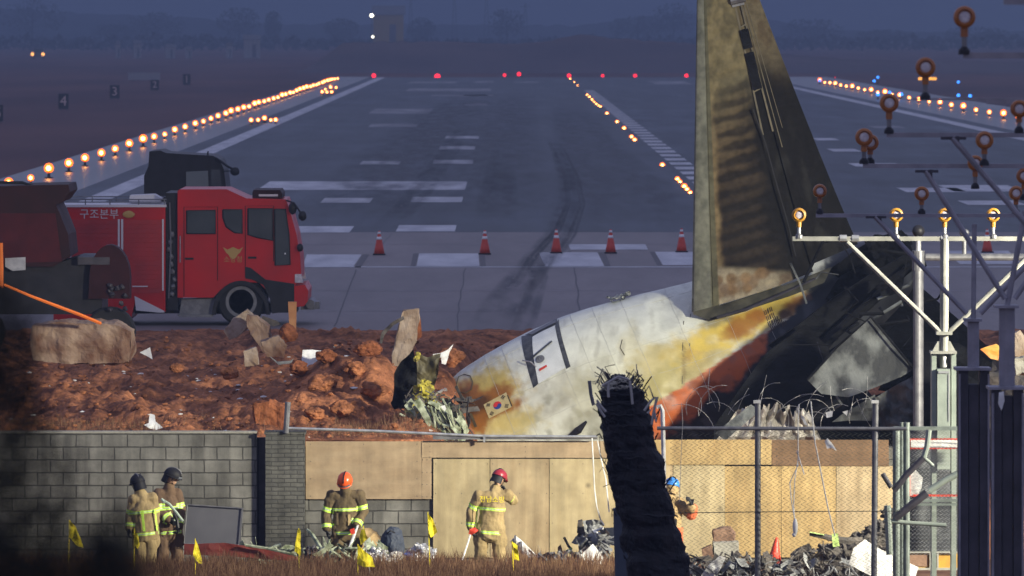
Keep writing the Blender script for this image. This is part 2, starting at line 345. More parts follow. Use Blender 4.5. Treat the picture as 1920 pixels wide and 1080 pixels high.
M['rubbledirty'] = mat('muddy_concrete', (.28, .20, .145), .95, col2=(.11, .05, .03), vs=2.2, det=9, bump=.9, bs=8)
M['wood'] = mat('raw_timber', (.36, .17, .07), .8, col2=(.28, .12, .05), vs=6)
M['greydebris'] = mat('grey_debris', (.20, .205, .21), .6, .2, col2=(.08, .08, .085), vs=5, bump=.4)
M['darkdebris'] = mat('dark_debris', (.03, .027, .026), .8, col2=(.10, .085, .075), vs=5, bump=.6)
M['cardboard'] = mat('brown_block', (.20, .12, .08), .85, col2=(.13, .075, .05), vs=4, bump=.3)
M['greyblock'] = mat('grey_block', (.30, .29, .25), .9, col2=(.24, .23, .2), vs=4, bump=.4)
M['foil'] = mat('crushed_foil', (.66, .66, .66), .35, .5, col2=(.3, .3, .3), vs=9, bump=.8, bs=20)
M['greenrope'] = mat('green_strap', (.36, .50, .16), .7)
M['blue'] = mat('blue_cloth', (.04, .12, .40), .7)
M['grass'] = mat('dry_grass', (.075, .034, .024), .9, col2=(.34, .21, .12), vs=22, det=3, lo=.42, hi=.72, stretch=(1, 1, .15), spec=.1)
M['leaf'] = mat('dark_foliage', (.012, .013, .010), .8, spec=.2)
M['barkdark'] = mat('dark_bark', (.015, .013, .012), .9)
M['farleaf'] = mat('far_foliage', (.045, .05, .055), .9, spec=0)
M['farwhite'] = mat('pale_cladding', (.28, .27, .28), .8)
M['ochre'] = mat('ochre_cladding', (.30, .21, .07), .8)
M['panelgrey'] = mat('slate_board', (.085, .085, .10), .5, col2=(.11, .11, .125), vs=2)
M['char'] = mat('charred_wrap', (.004, .0035, .005), .6, col2=(.022, .017, .019), vs=6, det=10, bump=1.0, bs=26, lo=.45, hi=.75, spec=.25, stretch=(1, 1, .5))
M['signblack'] = mat('sign_black', (.02, .02, .026), .6)
M['signtext'] = mat('sign_number', (.62, .45, .42), .6)
# lamps
M['g_amber'] = mat_glow('amber_glow', (1, .15, .008), 3.4)
M['g_warm'] = mat_glow('warm_glow', (1, .16, .02), 3)
M['g_hot'] = mat_glow('hot_lamp_core', (1, .45, .11), 18)
M['g_red'] = mat_glow('red_glow', (1, .012, .03), 4)
M['g_blue'] = mat_glow('blue_glow', (.04, .26, 1), 3.5)
M['g_white'] = mat_glow('white_glow', (1, .95, .75), 8)
M['g_sign'] = mat_glow('sign_glow', (1, .42, .05), 2.2)
# ------------------------------------------------------------------ ground, runway, markings
def gsheet(name, x0, x1, y0, y1, z, m, label=None, nx=1, ny=1):
    mb = MB(); mb.quad((x0, y0, z), (x1, y0, z), (x1, y1, z), (x0, y1, z))
    return solo(name, mb, m, kind='structure')
mb = MB()   # the whole ground: low yard in front of the wall, step behind the wall, airfield beyond
mb.quad((-600, -80, -1.8), (600, -80, -1.8), (600, 100.3, -1.8), (-600, 100.3, -1.8), 1)
mb.quad((-600, 100.3, -1.8), (600, 100.3, -1.8), (600, 138.0, -1.8), (-600, 138.0, -1.8), 1)
mb.quad((-600, 138.0, -1.8), (600, 138.0, -1.8), (600, 138.0, -.06), (-600, 138.0, -.06), 1)
mb.quad((-600, 138.0, -.06), (600, 138.0, -.06), (600, 1500, -.06), (-600, 1500, -.06), 0)
mb.quad((-4000, 1500, -.06), (4000, 1500, -.06), (4000, 9000, -.06), (-4000, 9000, -.06), 0)
solo('ground', mb, [M['field'], M['yard']], kind='structure')
gsheet('runway', -17, 31.5, 203, 792, 0, M['asphalt'])
gsheet('runway_shoulder', -21.6, -17, 203, 800, -.004, M['shoulder'])
gsheet('runway_shoulder', 31.5, 40, 203, 800, -.004, M['shoulder'])
gsheet('concrete_apron', -60, 60, 137.6, 203, -.002, M['concrete_slab'])
def px_strip(mb, x0, x1, y0, y1, z, mi=0, skew=None):
    """quad on the ground between photo rows y0 (far) and y1 (near); x0,x1 at the near row, edges run to the vanishing point unless skewed"""
    a = GP(x0, y1, z); b = GP(x1, y1, z); dfar = GD(y0, z)
    if skew is None: c = Vector((b.x, dfar, z)); d = Vector((a.x, dfar, z))
    else: d = GP(skew[0], y0, z); c = GP(skew[1], y0, z)
    mb.quad(a, b, c, d, mi)
mk = MB(); old = MB()
for (x0, x1, y0, y1, s) in [(567, 662, 477, 501, (575, 678)), (781, 899, 475, 499, (786, 897)), (1022, 1133, 473, 499, (1010, 1120)), (1243, 1330, 472, 497, (1228, 1310)),
        (1800, 1920, 470, 495, (1770, 1890)), (1070, 1215, 458, 468, (1065, 1210))]:
    px_strip(mk, x0, x1, y0, y1, .006, 0, s)
for (x0, x1, y0, y1) in [(540, 655, 424, 436), (742, 853, 422, 434), (600, 693, 371, 380), (769, 866, 369, 379), (482, 872, 340, 356),
        (674, 748, 302, 308), (811, 886, 300, 307), (823, 890, 274, 280), (834, 897, 255, 260), (1533, 1575, 259, 263), (1563, 1616, 279, 284),
        (1605, 1695, 306, 312), (1790, 1925, 347, 359), (1815, 1925, 376, 384), (1700, 1815, 352, 360)]:
    px_strip(mk, x0, x1, y0, y1, .006)
for (x0, x1, y0, y1) in [(760, 920, 166, 171), (868, 915, 178, 181), (870, 913, 194, 198), (690, 805, 204, 213), (690, 780, 232, 238), (808, 925, 178, 180), (765, 855, 153, 156), (890, 925, 152, 155), (965, 1010, 153, 155),
        (1230, 1300, 152, 158), (1640, 1700, 236, 240)]:
    px_strip(old, x0, x1, y0, y1, .006)
# edge lines and the dashed centre line
for X in (-15.4, 29.8): mk.quad((X-.5, 215, .005), (X+.5, 215, .005), (X+.5, 790, .005), (X-.5, 790, .005))
y = 262.0
while y < 640:
    mk.quad((7.75, y, .006), (8.75, y, .006), (8.75, y+5.2, .006), (7.75, y+5.2, .006)); y += 9.5
mk.quad((-60, GD(501.5), .005), (60, GD(501.5), .005), (60, GD(500), .005), (-60, GD(500), .005))
solo('runway_markings', mk, M['line'], kind='structure'); solo('worn_runway_markings', old, M['oldline'], kind='structure')
dk = MB()
for (x0, x1, y0, y1, s) in [(665, 676, 477, 501, (680, 693)), (770, 779, 475, 499, (775, 785)), (901, 911, 475, 499, (899, 909)), (1135, 1145, 473, 499, (1122, 1135)), (1232, 1241, 472, 497, (1218, 1227))]:
    px_strip(dk, x0, x1, y0, y1, .005, 0, s)
def crack(mb, pts, w):
    ps = [GP(a, b, .004) for a, b in pts]
    q = []
    for i in range(len(ps)-1):
        for k in range(6):
            p = ps[i].lerp(ps[i+1], k/6); q.append(p+Vector((fbm(p.y*.9, i)*.06, 0, 0)))
    q.append(ps[-1])
    for a, b in zip(q, q[1:]): mb.quad(a+Vector((-w, 0, 0)), a+Vector((w, 0, 0)), b+Vector((w, 0, 0)), b+Vector((-w, 0, 0)))
crack(dk, [(628, 612), (645, 565), (668, 505)], .018); crack(dk, [(856, 640), (862, 570), (873, 503)], .016); crack(dk, [(1088, 590), (1080, 520), (1068, 470)], .02)
crack(dk, [(700, 480), (735, 437)], .012)
solo('pavement_cracks', dk, M['seam'], kind='structure')
sm = MB()
for py in (545, 583, 458): 
    d = GD(py); sm.quad((-50, d-.10, .003), (50, d-.10, .003), (50, d+.10, .003), (-50, d+.10, .003))
solo('pavement_joints', sm, mat('joint_sealant', (.27, .25, .26), .7, col2=(.17, .15, .155), vs=3, stretch=(1, .2, 1)), kind='structure')
# tyre scuffs: thin dark films with ragged density
def mat_scuff(floor=.1):
    m = mat('tyre_scuff', (.035, .035, .045), .6); n = m.node_tree.nodes; l = m.node_tree.links
    tr = n.new('ShaderNodeBsdfTransparent'); mx = n.new('ShaderNodeMixShader'); t = n.new('ShaderNodeTexNoise'); t.inputs['Scale'].default_value = .8; t.inputs['Detail'].default_value = 8
    tc = n.new('ShaderNodeTexCoord'); mp = n.new('ShaderNodeMapping'); mp.inputs['Scale'].default_value = (1.6, .12, 1)
    l.new(tc.outputs['Object'], mp.inputs[0]); l.new(mp.outputs[0], t.inputs['Vector'])
    a = n.new('ShaderNodeVertexColor'); a.layer_name = 'paint'
    r = n.new('ShaderNodeMapRange'); r.inputs[1].default_value = .35; r.inputs[2].default_value = .68; r.inputs[3].default_value = floor; r.inputs[4].default_value = .85
    mu = n.new('ShaderNodeMath'); mu.operation = 'MULTIPLY'; l.new(t.outputs['Fac'], r.inputs[0]); l.new(r.outputs[0], mu.inputs[0]); l.new(a.outputs['Color'], mu.inputs[1])
    l.new(mu.outputs[0], mx.inputs[0]); l.new(tr.outputs[0], mx.inputs[1]); l.new(n['Principled BSDF'].outputs[0], mx.inputs[2])
    l.new(mx.outputs[0], n['Material Output'].inputs[0]); return m
M['scuff'] = mat_scuff()
M['tyremark'] = mat_scuff(.55)
def scuff(pts, name='tyre_scuff', m='scuff'):
    mb = MB(); mb.c = []; ctr = [(GP(a, b, .009), GP(a+w, b, .009).x-GP(a, b, .009).x) for a, b, w in pts]
    q = []
    for (a, wa), (b, wb) in zip(ctr, ctr[1:]):
        for k in range(8): q.append((a.lerp(b, k/8), wa+(wb-wa)*k/8))
    q.append(ctr[-1]); n = len(q); prof = [(-1, 0), (-.7, .75), (-.35, 1), (.1, .45), (.5, .9), (.8, .6), (1, 0)]
    for i, (p, w) in enumerate(q):
        e = min(1, i/7., (n-1-i)/7.)
        for u, s in prof: s *= e*.9; mb.v.append(p+Vector((u*w/2, 0, 0))); mb.c.append((s, s, s, 1))
    k = len(prof)
    for i in range(n-1):
        for j in range(k-1): mb.f.append((i*k+j, i*k+j+1, (i+1)*k+j+1, (i+1)*k+j)); mb.m.append(0)
    return solo(name, mb, M[m], kind='structure')
scuff([(915, 635, 110), (945, 570, 95), (990, 510, 80), (1045, 440, 62), (1068, 380, 48), (1062, 330, 36), (1045, 285, 26), (1026, 255, 12)])
scuff([(962, 540, 26), (1000, 480, 22), (1046, 430, 18), (1066, 380, 13), (1060, 330, 9), (1042, 285, 6), (1026, 258, 4)], m='tyremark')
scuff([(1030, 500, 26), (1072, 440, 20), (1092, 385, 14), (1084, 335, 10), (1062, 288, 6), (1038, 258, 4)], m='tyremark')
scuff([(790, 425, 560), (822, 330, 430), (860, 260, 320), (900, 205, 220), (925, 175, 170)])
scuff([(1000, 480, 50), (1010, 520, 40), (985, 600, 50), (960, 640, 40)])
scuff([(1170, 420, 320), (1160, 360, 250), (1120, 300, 170), (1090, 250, 110), (1060, 190, 60)])
scuff([(720, 430, 60), (770, 380, 60), (830, 300, 50), (880, 220, 30)])
scuff([(930, 420, 90), (935, 360, 80), (940, 280, 50)])
# ------------------------------------------------------------------ raw earth behind the wall
MND = [(660, 109, .62, .95, 2.0), (712, 107.5, .45, .55, 1.2), (600, 108, .32, .8, 1.6), (520, 119, .22, 1.2, 2.2), (560, 106, .15, .9, 1.3), (790, 113, .5, .55, 1.6), (850, 119, .4, .7, 2), (450, 112, .12, .9, 2),
       (760, 108, .2, .6, 1.2), (120, 110, .2, 1.6, 2.4), (230, 106, .1, 1, 1.6), (510, 103.6, .1, .33, .6)]
def dirt_z(x, y):
    z = .02+.06*max(0, min(1, (137-y)/20))
    for (px, d, h, rx, ry) in MND:
        q = ((x-(px-CX)*d/F)/rx)**2+((y-d)/ry)**2
        if q < 9: z += h*math.exp(-q*.9)
    e = max(0, min(1, (138.2-y)/4))*max(0, min(1, (y-100.2)/1.5))
    z += e*(.22*fbm(x*.8, y*.45, 1)+.10*abs(fbm(x*2.3, y*1.4, 4))+.06*fbm(x*6, y*3.5, 8)+.05*abs(fbm(x*11, y*7, 14)))
    # the ground drops away right of the bank, where the wreck lies
    px = CX+x*F/y; k = max(0, min(1, (px-810-2.5*(y-101))/90.)); k = k*k*(3-2*k); z -= k*1.25*max(0, min(1, (132-y)/14.))
    return z if y < 137 else min(z, .03-(y-137)*.05+.05*fbm(x*2.5, y, 3))
mb = MB(); nx, ny = 560, 200; xs = [12.5*u+32*max(0, abs(u)-.9)*10*(1 if u > 0 else -1) for u in [-1+2*i/nx for i in range(nx+1)]]
for j in range(ny+1):
    yy = 100.25+38.6*(j/ny)**1.25
    for x in xs: mb.v.append(Vector((x, yy, dirt_z(x, yy))))
for j in range(ny):
    for i in range(nx):
        k = j*(nx+1)+i; mb.f.append((k, k+1, k+nx+2, k+nx+1)); mb.m.append(0)
b0 = len(mb.v)
for x in xs: mb.v.append(Vector((x, 100.27, -1.85)))
for i in range(nx): mb.f.append((b0+i, b0+i+1, i+1, i)); mb.m.append(0)
solo('dirt', mb, M['dirt'], kind='structure', base=(0, 100.25, 0), smooth=True)
# ------------------------------------------------------------------ far bank, woods, hills
def ridge(name, prof, d, depth, m, kind='structure', wob=.25, seed=0, **kw):
    mb = MB(); n = 160; xa, xb = prof[0][0], prof[-1][0]; K = 8
    for i in range(n+1):
        px = xa+(xb-xa)*i/n
        for (a, pa), (b, pb) in zip(prof, prof[1:]):
            if a <= px <= b: py = pa+(pb-pa)*(px-a)/(b-a); break
        top = max(-.05, HC-(py-CY)*d/F+wob*fbm(px*.05, seed, 2))
        for j in range(K+1):
            t = j/K; mb.v.append(Vector(((px-CX)*d/F, d-depth*.5+depth*t*.7, -.1+(top+.1)*math.sin(t*math.pi/2)**.8)))
        mb.v.append(Vector(((px-CX)*d/F, d+depth, -.1)))
    k = K+2
    for i in range(n):
        for j in range(k-1): mb.f.append((i*k+j, (i+1)*k+j, (i+1)*k+j+1, i*k+j+1)); mb.m.append(0)
    return solo(name, mb, m, kind=kind, smooth=True, **kw)
ridge('far_bank', [(540, 145), (575, 128), (640, 80), (830, 78), (950, 83), (1030, 78), (1090, 64), (1150, 72), (1300, 82), (1450, 100), (1600, 112), (2000, 120), (2300, 122)], 905, 70, M['bank'], seed=3)
ridge('hills', [(-300, 10), (0, 16), (120, 24), (300, 30), (420, 38), (500, 46), (640, 44), (800, 46), (1100, 48), (1180, 34), (1300, 24), (1420, 30), (1560, 56), (1700, 60), (1850, 62), (2200, 55)], 2600, 400, M['hill'], wob=1.2, seed=8)
ridge('mountains', [(-400, -60), (300, -70), (900, -50), (1400, -75), (1800, -60), (2400, -70)], 4200, 500, M['hill'], wob=4, seed=4)
def crown(mb, c, r, n, leaf, seed):
    rg = random.Random(seed)
    for _ in range(n):
        while True:
            q = Vector((rg.uniform(-1, 1), rg.uniform(-1, 1), rg.uniform(-1, 1)))
            if q.length < 1 and (fbm(q.x*1.7+seed, q.y*1.7, q.z*1.7, 2) > -.18): break
        p = Vector((c[0]+q.x*r[0], c[1]+q.y*r[1], c[2]+q.z*r[2]))
        u = Vector((rg.uniform(-1, 1), rg.uniform(-1, 1), rg.uniform(-1, 1))).normalized(); w = u.orthogonal().normalized()
        s = leaf*rg.uniform(.5, 1.2); mb.quad(p-u*s-w*s*.5, p+u*s-w*s*.5, p+u*s*.9+w*s*.5, p-u*s*.9+w*s*.5)
def tree(px, pbase, ptop, d, wpx, seed, label, name='tree', m='farleaf', n=800):
    zb = -.05; s = F/d; h = (CY-ptop)/s+HC; base = Vector(((px-CX)/s, d, zb)); w = wpx/s/2
    t = Thing(name, label, 'tree', base, 'trees beyond the airfield')
    mb = MB(); mb.tube([base, base+Vector((.1, 0, h*.35)), base+Vector((0, 0, h*.7))], [.35, .25, .1], 7)
    for k in range(5):
        a = k*1.3+seed; z0 = h*(.3+.08*k); mb.tube([base+Vector((0, 0, z0)), base+Vector((math.cos(a)*w*.6, math.sin(a)*w*.6, z0+h*.22))], [.13, .04], 5)
    t.part('trunk', mb, M['barkdark'])
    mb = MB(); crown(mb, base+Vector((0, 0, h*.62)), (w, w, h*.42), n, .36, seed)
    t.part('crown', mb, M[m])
tl = [('broad rounded tree against the dusk at the far left', 290, 95, 24, 120), ('low tree left of the round-headed tree', 215, 95, 46, 90), ('round-headed dark tree, the tallest on the left', 448, 95, 14, 85), ('narrow tree right of the round-headed tree', 512, 95, 22, 34),
      ('scrubby tree beside the far white lamp', 640, 95, 36, 70), ('bare low tree right of the ochre shed', 790, 90, 34, 56), ('rounded russet tree in the middle distance', 950, 85, 18, 70), ('dark leaning tree left of the tail fin', 1195, 85, 30, 110),
      ('tall dark tree just left of the tail fin', 1262, 85, 8, 90), ('dark tree just right of the tail fin', 1520, 95, 36, 130), ('low bushy tree behind the amber sign', 1660, 100, 56, 120), ('dark tree at the far right behind the tallest lamp', 1830, 100, 50, 130), ('large dim tree in the top left corner', 60, 95, 0, 130)]
for i, (lb, px, pb, pt, w) in enumerate(tl): tree(px, pb, pt, 2000, w, i+3, lb)
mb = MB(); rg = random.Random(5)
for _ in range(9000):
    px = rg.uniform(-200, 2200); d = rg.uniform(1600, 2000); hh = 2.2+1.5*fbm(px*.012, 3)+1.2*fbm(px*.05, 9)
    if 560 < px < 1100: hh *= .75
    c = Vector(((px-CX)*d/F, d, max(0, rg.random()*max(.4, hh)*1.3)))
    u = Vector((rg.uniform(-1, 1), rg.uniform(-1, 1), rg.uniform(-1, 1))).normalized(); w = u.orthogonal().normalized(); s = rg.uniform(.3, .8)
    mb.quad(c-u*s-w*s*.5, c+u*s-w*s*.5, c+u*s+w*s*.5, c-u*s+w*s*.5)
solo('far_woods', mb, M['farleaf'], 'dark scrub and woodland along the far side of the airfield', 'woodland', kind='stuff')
# small huts, shed and boards far off
def hut(px, pb, w, h, d, lab, m='farwhite', name='hut', cat='hut', grp=None):
    s = F/d; b = Vector(((px-CX)/s, d, -.05)); ww, hh = w/s, (HC+.05-(pb-h-CY)/s)
    t = Thing(name, lab, cat, b, grp)
    mb = MB(); mb.box(b+Vector((0, ww*.4, hh/2)), (ww, ww*.8, hh)); t.part('wall', mb, M[m])
    mb = MB(); z = hh; q = [b+Vector((-ww*.56, -.2, z)), b+Vector((ww*.56, -.2, z)), b+Vector((ww*.56, ww*.4, z+hh*.25)), b+Vector((-ww*.56, ww*.4, z+hh*.25)), b+Vector((-ww*.56, ww*.85, z)), b+Vector((ww*.56, ww*.85, z))]
    mb.add(q, [(0, 1, 2, 3), (3, 2, 5, 4), (0, 3, 4), (1, 5, 2), (0, 4, 5, 1)]); t.part('roof', mb, M['panelgrey'])
    mb = MB(); mb.box(b+Vector((ww*.15, -.03, hh*.4)), (ww*.22, .06, hh*.7)); t.part('door', mb, M['panelgrey'])
for a in [(221, 95, 9, 12, 'small pale hut, leftmost of the far huts'), (257, 96, 14, 14, 'wider pale hut second from the left among the far huts'), (319, 103, 17, 15, 'square white hut in the middle of the far row'), (354, 104, 12, 12, 'white hut just right of the square one'),
          (430, 98, 11, 12, 'faint pale hut near the end of the far row'), (472, 82, 30, 8, 'long low pale shed above the far huts')]:
    hut(a[0], a[1], a[2], a[3], 1240, a[4], grp='pale huts across the field')
hut(728, 52, 56, 24, 1500, 'long ochre shed beside the bright white lamp', 'ochre', 'shed', 'shed')
# pale board in the left field
t = Thing('notice_board', 'blank pale board standing in the dark field behind marker 2', 'board', GP(270, 151))
d = GD(151); mb = MB(); mb.rect(240, 136, 300, 150, d, .25); t.part('panel', mb, M['farwhite'])
for px in (250, 290):
    mb = MB(); mb.rect(px-1.5, 149, px+1.5, 152, d+.05, .1); t.part('leg', mb, M['panelgrey'])
M['g_lamp'] = mat_glow('headlamp_glow', (1, .42, .10), 4)
# dark vehicle with its headlamps on
b = Vector(((72-CX)*1200/F, 1200, 0)); t = Thing('parked_van', 'dim van with two amber headlamps lit on the far left', 'van', b)
mb = MB(); mb.box(b+Vector((0, 1.8, 1.25)), (1.9, 4, 1.5)); mb.box(b+Vector((0, .9, .8)), (1.9, 5.4, .9)); t.part('body', mb, M['panelgrey'])
for sx in (-1, 1):
    mb = MB(); mb.cyl(b+Vector((sx*.8, 1.2, .35)), b+Vector((sx*1.0, 1.2, .35)), .35, n=12); t.part('wheel', mb, M['rubber'])
    mb = MB(); mb.ell(b+Vector((sx*1.0, -1.85, .95)), (.3, .12, .3)); t.part('headlight', mb, M['g_lamp'])
mb = MB(); mb.box(b+Vector((0, -.25, 1.6)), (1.7, .06, .6)); t.part('windscreen', mb, M['glass'])
for (px, py, lab, r) in [(697, 29, 'bright white flood lamp on a far pole beside the ochre shed', .42), (699, 69, 'small white lamp on a short pole below the brighter far lamp', .26)]:
    d = 1380; p = P(px, py, d); t = Thing('lamp_post', lab, 'street lamp', (p.x, d, -.05))
    mb = MB(); mb.tube([(p.x, d, -.05), (p.x, d, p.z-.2)], [.12, .08]); t.part('pole', mb, M['panelgrey'])
    mb = MB(); mb.ell(p, (r, r, r)); t.part('lamp', mb, M['g_white'])
for px, top in ((770, -8), (852, -14), (912, -20), (985, 6)):
    d = 1900; t = Thing('power_pylon', {770: 'thin lattice mast right of the ochre shed', 852: 'thin lattice mast near the runway axis', 912: 'tall thin lattice mast in the mist, highest of them', 985: 'short lattice mast in the mist'}[px], 'pylon', ((px-CX)*d/F, d, 0), 'thin masts in the mist')
    x = (px-CX)*d/F; h = HC-(top-CY)*d/F; mb = MB()
    for sx in (-1, 1): mb.tube([(x+sx*.9, d, 0), (x+sx*.15, d, h)], .09, 4)
    for k in range(8):
        f = k/8; g = (k+1)/8; mb.tube([(x-.9+.75*f, d, h*f), (x+.9-.75*g, d, h*g)], .05, 4)
    t.part('tower', mb, M['hill'])
    mb = MB(); mb.box((x, d, h*.92), (3.2, .12, .12)); t.part('cross_arm', mb, M['hill'])
# ------------------------------------------------------------------ airfield lights
def field_light(name, label, cat, group, p, r, glow, stem=True, h=None):
    """base plate and stem under a glowing dome"""
    p = Vector(p); b = Vector((p.x, p.y, 0.0)); t = Thing(name, label, cat, b, group)
    mb = MB(); mb.lathe([(.16, 0), (.16, .03), (.06, .05), (.05, max(.06, p.z-r)), (r*.8, max(.07, p.z-r*.8))], b, 10); t.part('stem', mb, M['black'])
    mb = MB(); mb.ell(p, (r, r, r*1.05), nu=12, nv=8); L = t.part('lamp', mb, M[glow], smooth=True)  # oversized dome and forward lens: halo and hot core built as shapes
    if glow in ('g_amber', 'g_warm'): mb = MB(); mb.ell(p+Vector((0, -r*.75, 0)), (r*.54, r*.4, r*.54), nu=10, nv=6); t.part('lens', mb, M['g_hot'], L, smooth=True)
    return t.o
proto = None; d = 251.0; k = 0
rg = random.Random(2)
while d < 745:
    loc = Vector((-19.55+rg.uniform(-.05, .05), d, 0))
    if proto is None: proto = field_light('runway_light', 'glowing amber edge light in the row left of the runway', 'runway light', 'edge lights left of the runway', (loc.x, d, .38), .185, 'g_amber')
    else: dup(proto, loc).scale = [rg.uniform(.72, 1.2)]*3
    d += 11.6 if d < 420 else 10.2
d = 418.0; pr = None
while d < 705:
    loc = Vector((34.5, d, 0))
    if pr is None: pr = field_light('runway_light', 'glowing amber edge light in the row right of the runway', 'runway light', 'edge lights right of the runway', (loc.x, d, .38), .2, 'g_amber')
    else: dup(pr, loc).scale = [rg.uniform(.7, 1.2)]*3
    d += 13.0 if d < 560 else 11
def many(name, label, cat, group, pxs, z, r, glow):
    pr = None
    for q in pxs:
        px, py = q[:2]; d = GD(py, z); p = P(px, py, d)
        if pr is None: pr = field_light(name, label, cat, group, p, r, glow)
        else: dup(pr, (p.x, d, 0)).scale = [rg.uniform(.7, 1.15)]*3
many('runway_light', 'glowing flush light on the runway centre line', 'runway light', 'centre line lights',
     [(1069, 148), (1077, 154), (1083, 160), (1101, 178), (1105, 182), (1110, 187), (1114, 191), (1118, 195), (1122, 198), (1126, 200), (1138, 213), (1157, 229), (1170, 241), (1184, 257), (1190, 263), (1242, 310), (1270, 336), (1275, 341), (1283, 350), (1288, 355), (1294, 361)], .05, .13, 'g_warm')
many('approach_slope_light', 'amber light of the short cross row beside the left edge line', 'runway light', 'short cross row of lights', [(471, 225), (484, 224), (496, 222), (508, 223), (517, 224)], .3, .15, 'g_amber')
many('approach_slope_light', 'far amber light of the second cross row near the runway end', 'runway light', 'far cross row of lights', [(604, 172), (613, 172), (622, 172), (610, 166), (620, 164), (630, 163)], .3, .16, 'g_amber')
for px, py, r, lab in [(701, 142, .32, 'red end light at the foot of the left edge line'), (820, 144, .46, 'large red end light left of the centre line'), (946, 141, .24, 'small red end light beside the double one'), (973, 139, .3, 'red end light in the middle of the runway end'),
                       (1067, 142, .3, 'red end light at the head of the centre line'), (1130, 142, .22, 'faint red end light right of the centre line'), (1191, 142, .26, 'red end light second left of the tail fin'), (1287, 142, .28, 'red end light nearest the tail fin'),
                       (1566, 148, .26, 'red light over the start of the right edge row'), (1691, 150, .26, 'red light left of the amber sign'), (1813, 152, .26, 'red light right of the amber sign')]:
    d = 795; field_light('end_light', lab, 'runway light', 'red runway end lights', P(px, py, d), r*.78, 'g_red')
for px, py, lab in [(1537, 151, 'blue taxiway light over the first edge lights'), (1646, 145, 'upper blue taxiway light of the slanted pair'), (1639, 152, 'lower blue taxiway light of the slanted pair'), (1797, 154, 'blue taxiway light just left of the right red light'),
                    (1646, 177, 'blue taxiway light among the right edge lights'), (1668, 174, 'blue taxiway light behind the round lamp'), (1690, 177, 'blue taxiway light right of the round lamp'), (1797, 179, 'blue taxiway light at the lower right'), (1819, 180, 'last blue taxiway light at the lower right')]:
    d = 700 if py < 160 else 560; p = P(px, py, d); field_light('taxiway_light', lab, 'taxiway light', 'blue taxiway lights', p, .15, 'g_blue')
d = 760; t = Thing('lit_sign', 'glowing amber double sign beyond the right edge lights', 'sign', P(1738, 160, d))
for x0, x1 in ((1722, 1736), (1740, 1756)):
    mb = MB(); mb.rect(x0, 145, x1, 158, d, .3); t.part('panel', mb, M['g_sign'])
mb = MB(); mb.rect(1720, 158, 1758, 160, d+.05, .4); t.part('frame', mb, M['black'])
# numbered distance markers
for n_, px, py, w, h in [('1', 350, 149, 14, 20), ('2', 290, 159, 16, 19), ('3', 215, 172, 18, 25), ('4', 119, 190, 19, 29), ('5', -4, 212, 19, 31)]:
    d = GD(py+h*.55); s = F/d; t = Thing('distance_marker', 'black runway distance board with the number '+n_, 'sign', P(px, py+h*.5+2, d), 'numbered distance boards')
    mb = MB(); mb.rect(px-w/2, py-h/2, px+w/2, py+h/2, d, .2); t.part('board', mb, M['signblack'])
    c = P(px, py, d); t.part('number', text_mb(n_, h/s*.92, c, (1, 0, 0), (0, 0, 1), push=.02), M['signtext'])
    for k in (-.3, .3):
        mb = MB(); mb.rect(px+k*w-1, py+h/2, px+k*w+1, py+h/2+3, d+.05, .08); t.part('leg', mb, M['panelgrey'])
# traffic cones on the apron
pr = None
for i, (px, py, lab) in enumerate([(711, 478, 'red traffic cone nearest the fire engine'), (909, 477, 'red traffic cone by the right end of the middle white bar'), (1043, 475, 'red traffic cone standing on the dark tyre scuffs'), (1145, 475, 'red traffic cone right of the tyre scuffs'), (1278, 473, 'red traffic cone just left of the tail fin'), (1851, 474, 'red traffic cone seen between the masts at the right')]):
    d = GD(py); b = P(px, py, d); b.z = 0
    if pr is None:
        t = Thing('traffic_cone', lab, 'traffic cone', b, 'cones across the apron')
        mb = MB(); mb.box(b+Vector((0, 0, .02)), (.36, .36, .04)); t.part('base', mb, M['black'])
        mb = MB(); mb.lathe([(.155, .04), (.125, .2), (.065, .5), (.035, .66), (.03, .69)], b, 16); t.part('body', mb, M['cone'], smooth=True)
        mb = MB(); mb.lathe([(.082, .44), (.066, .52)], b, 16); t.part('band', mb, M['conewhite'], smooth=True)
        mb = MB(); mb.lathe([(.05, .60), (.040, .66)], b, 16); t.part('band', mb, M['conewhite'], smooth=True)
        pr = t.o
    else: dup(pr, b, lab)
# ------------------------------------------------------------------ block wall, pillar, plywood hoarding  (wall face at y = 100)
def X(px, d=100.): return (px-CX)*d/F
def Z(py, d=100.): return HC-(py-CY)*d/F
WT = Z(812)
t = Thing('block_wall', 'grey concrete block wall behind the firefighters on the left', 'wall', (X(240), 100, -1.8))
mb = MB(); mb.box(((X(-900)+X(481))/2, 100.1, (WT-1.8)/2), (X(481)-X(-900), .2, WT+1.8)); t.part('masonry', mb, M['block'])
mb = MB(); mb.box(((X(-900)+X(481))/2, 100.1, WT+.012), (X(481)-X(-900)+.01, .215, .03)); t.part('coping', mb, M['greyblock'])
t = Thing('steel_gate', 'narrow dark steel door leaf between block wall and brick pillar', 'gate', (X(490), 100.03, -1.8))
mb = MB(); mb.box(((X(481.3)+X(498))/2, 100.14, (WT-1.85)/2), (X(498)-X(481.3), .05, WT+1.7)); t.part('leaf', mb, M['steeldark'])
mb = MB(); mb.box(((X(484)), 100.105, (WT-1.85)/2), (.02, .02, WT+1.66)); t.part('edge_bar', mb, M['black'])
mb = MB(); mb.box(((X(498)+X(572))/2, 100.02, (WT-1.8)/2-.01), (X(572)-X(498)-.006, .36, WT+1.8)); mb.box(((X(498)+X(572))/2, 100.02, WT+.012), (X(572)-X(498)+.03, .40, .045))
solo('brick_pillar', mb, M['brickgrey'], 'grey brick gate pillar at the left end of the plywood', 'pillar', base=(X(535), 100, -1.8))
t = Thing('block_wall', 'pale concrete block wall partly covered by plywood sheets', 'wall', (X(700), 100, -1.8))
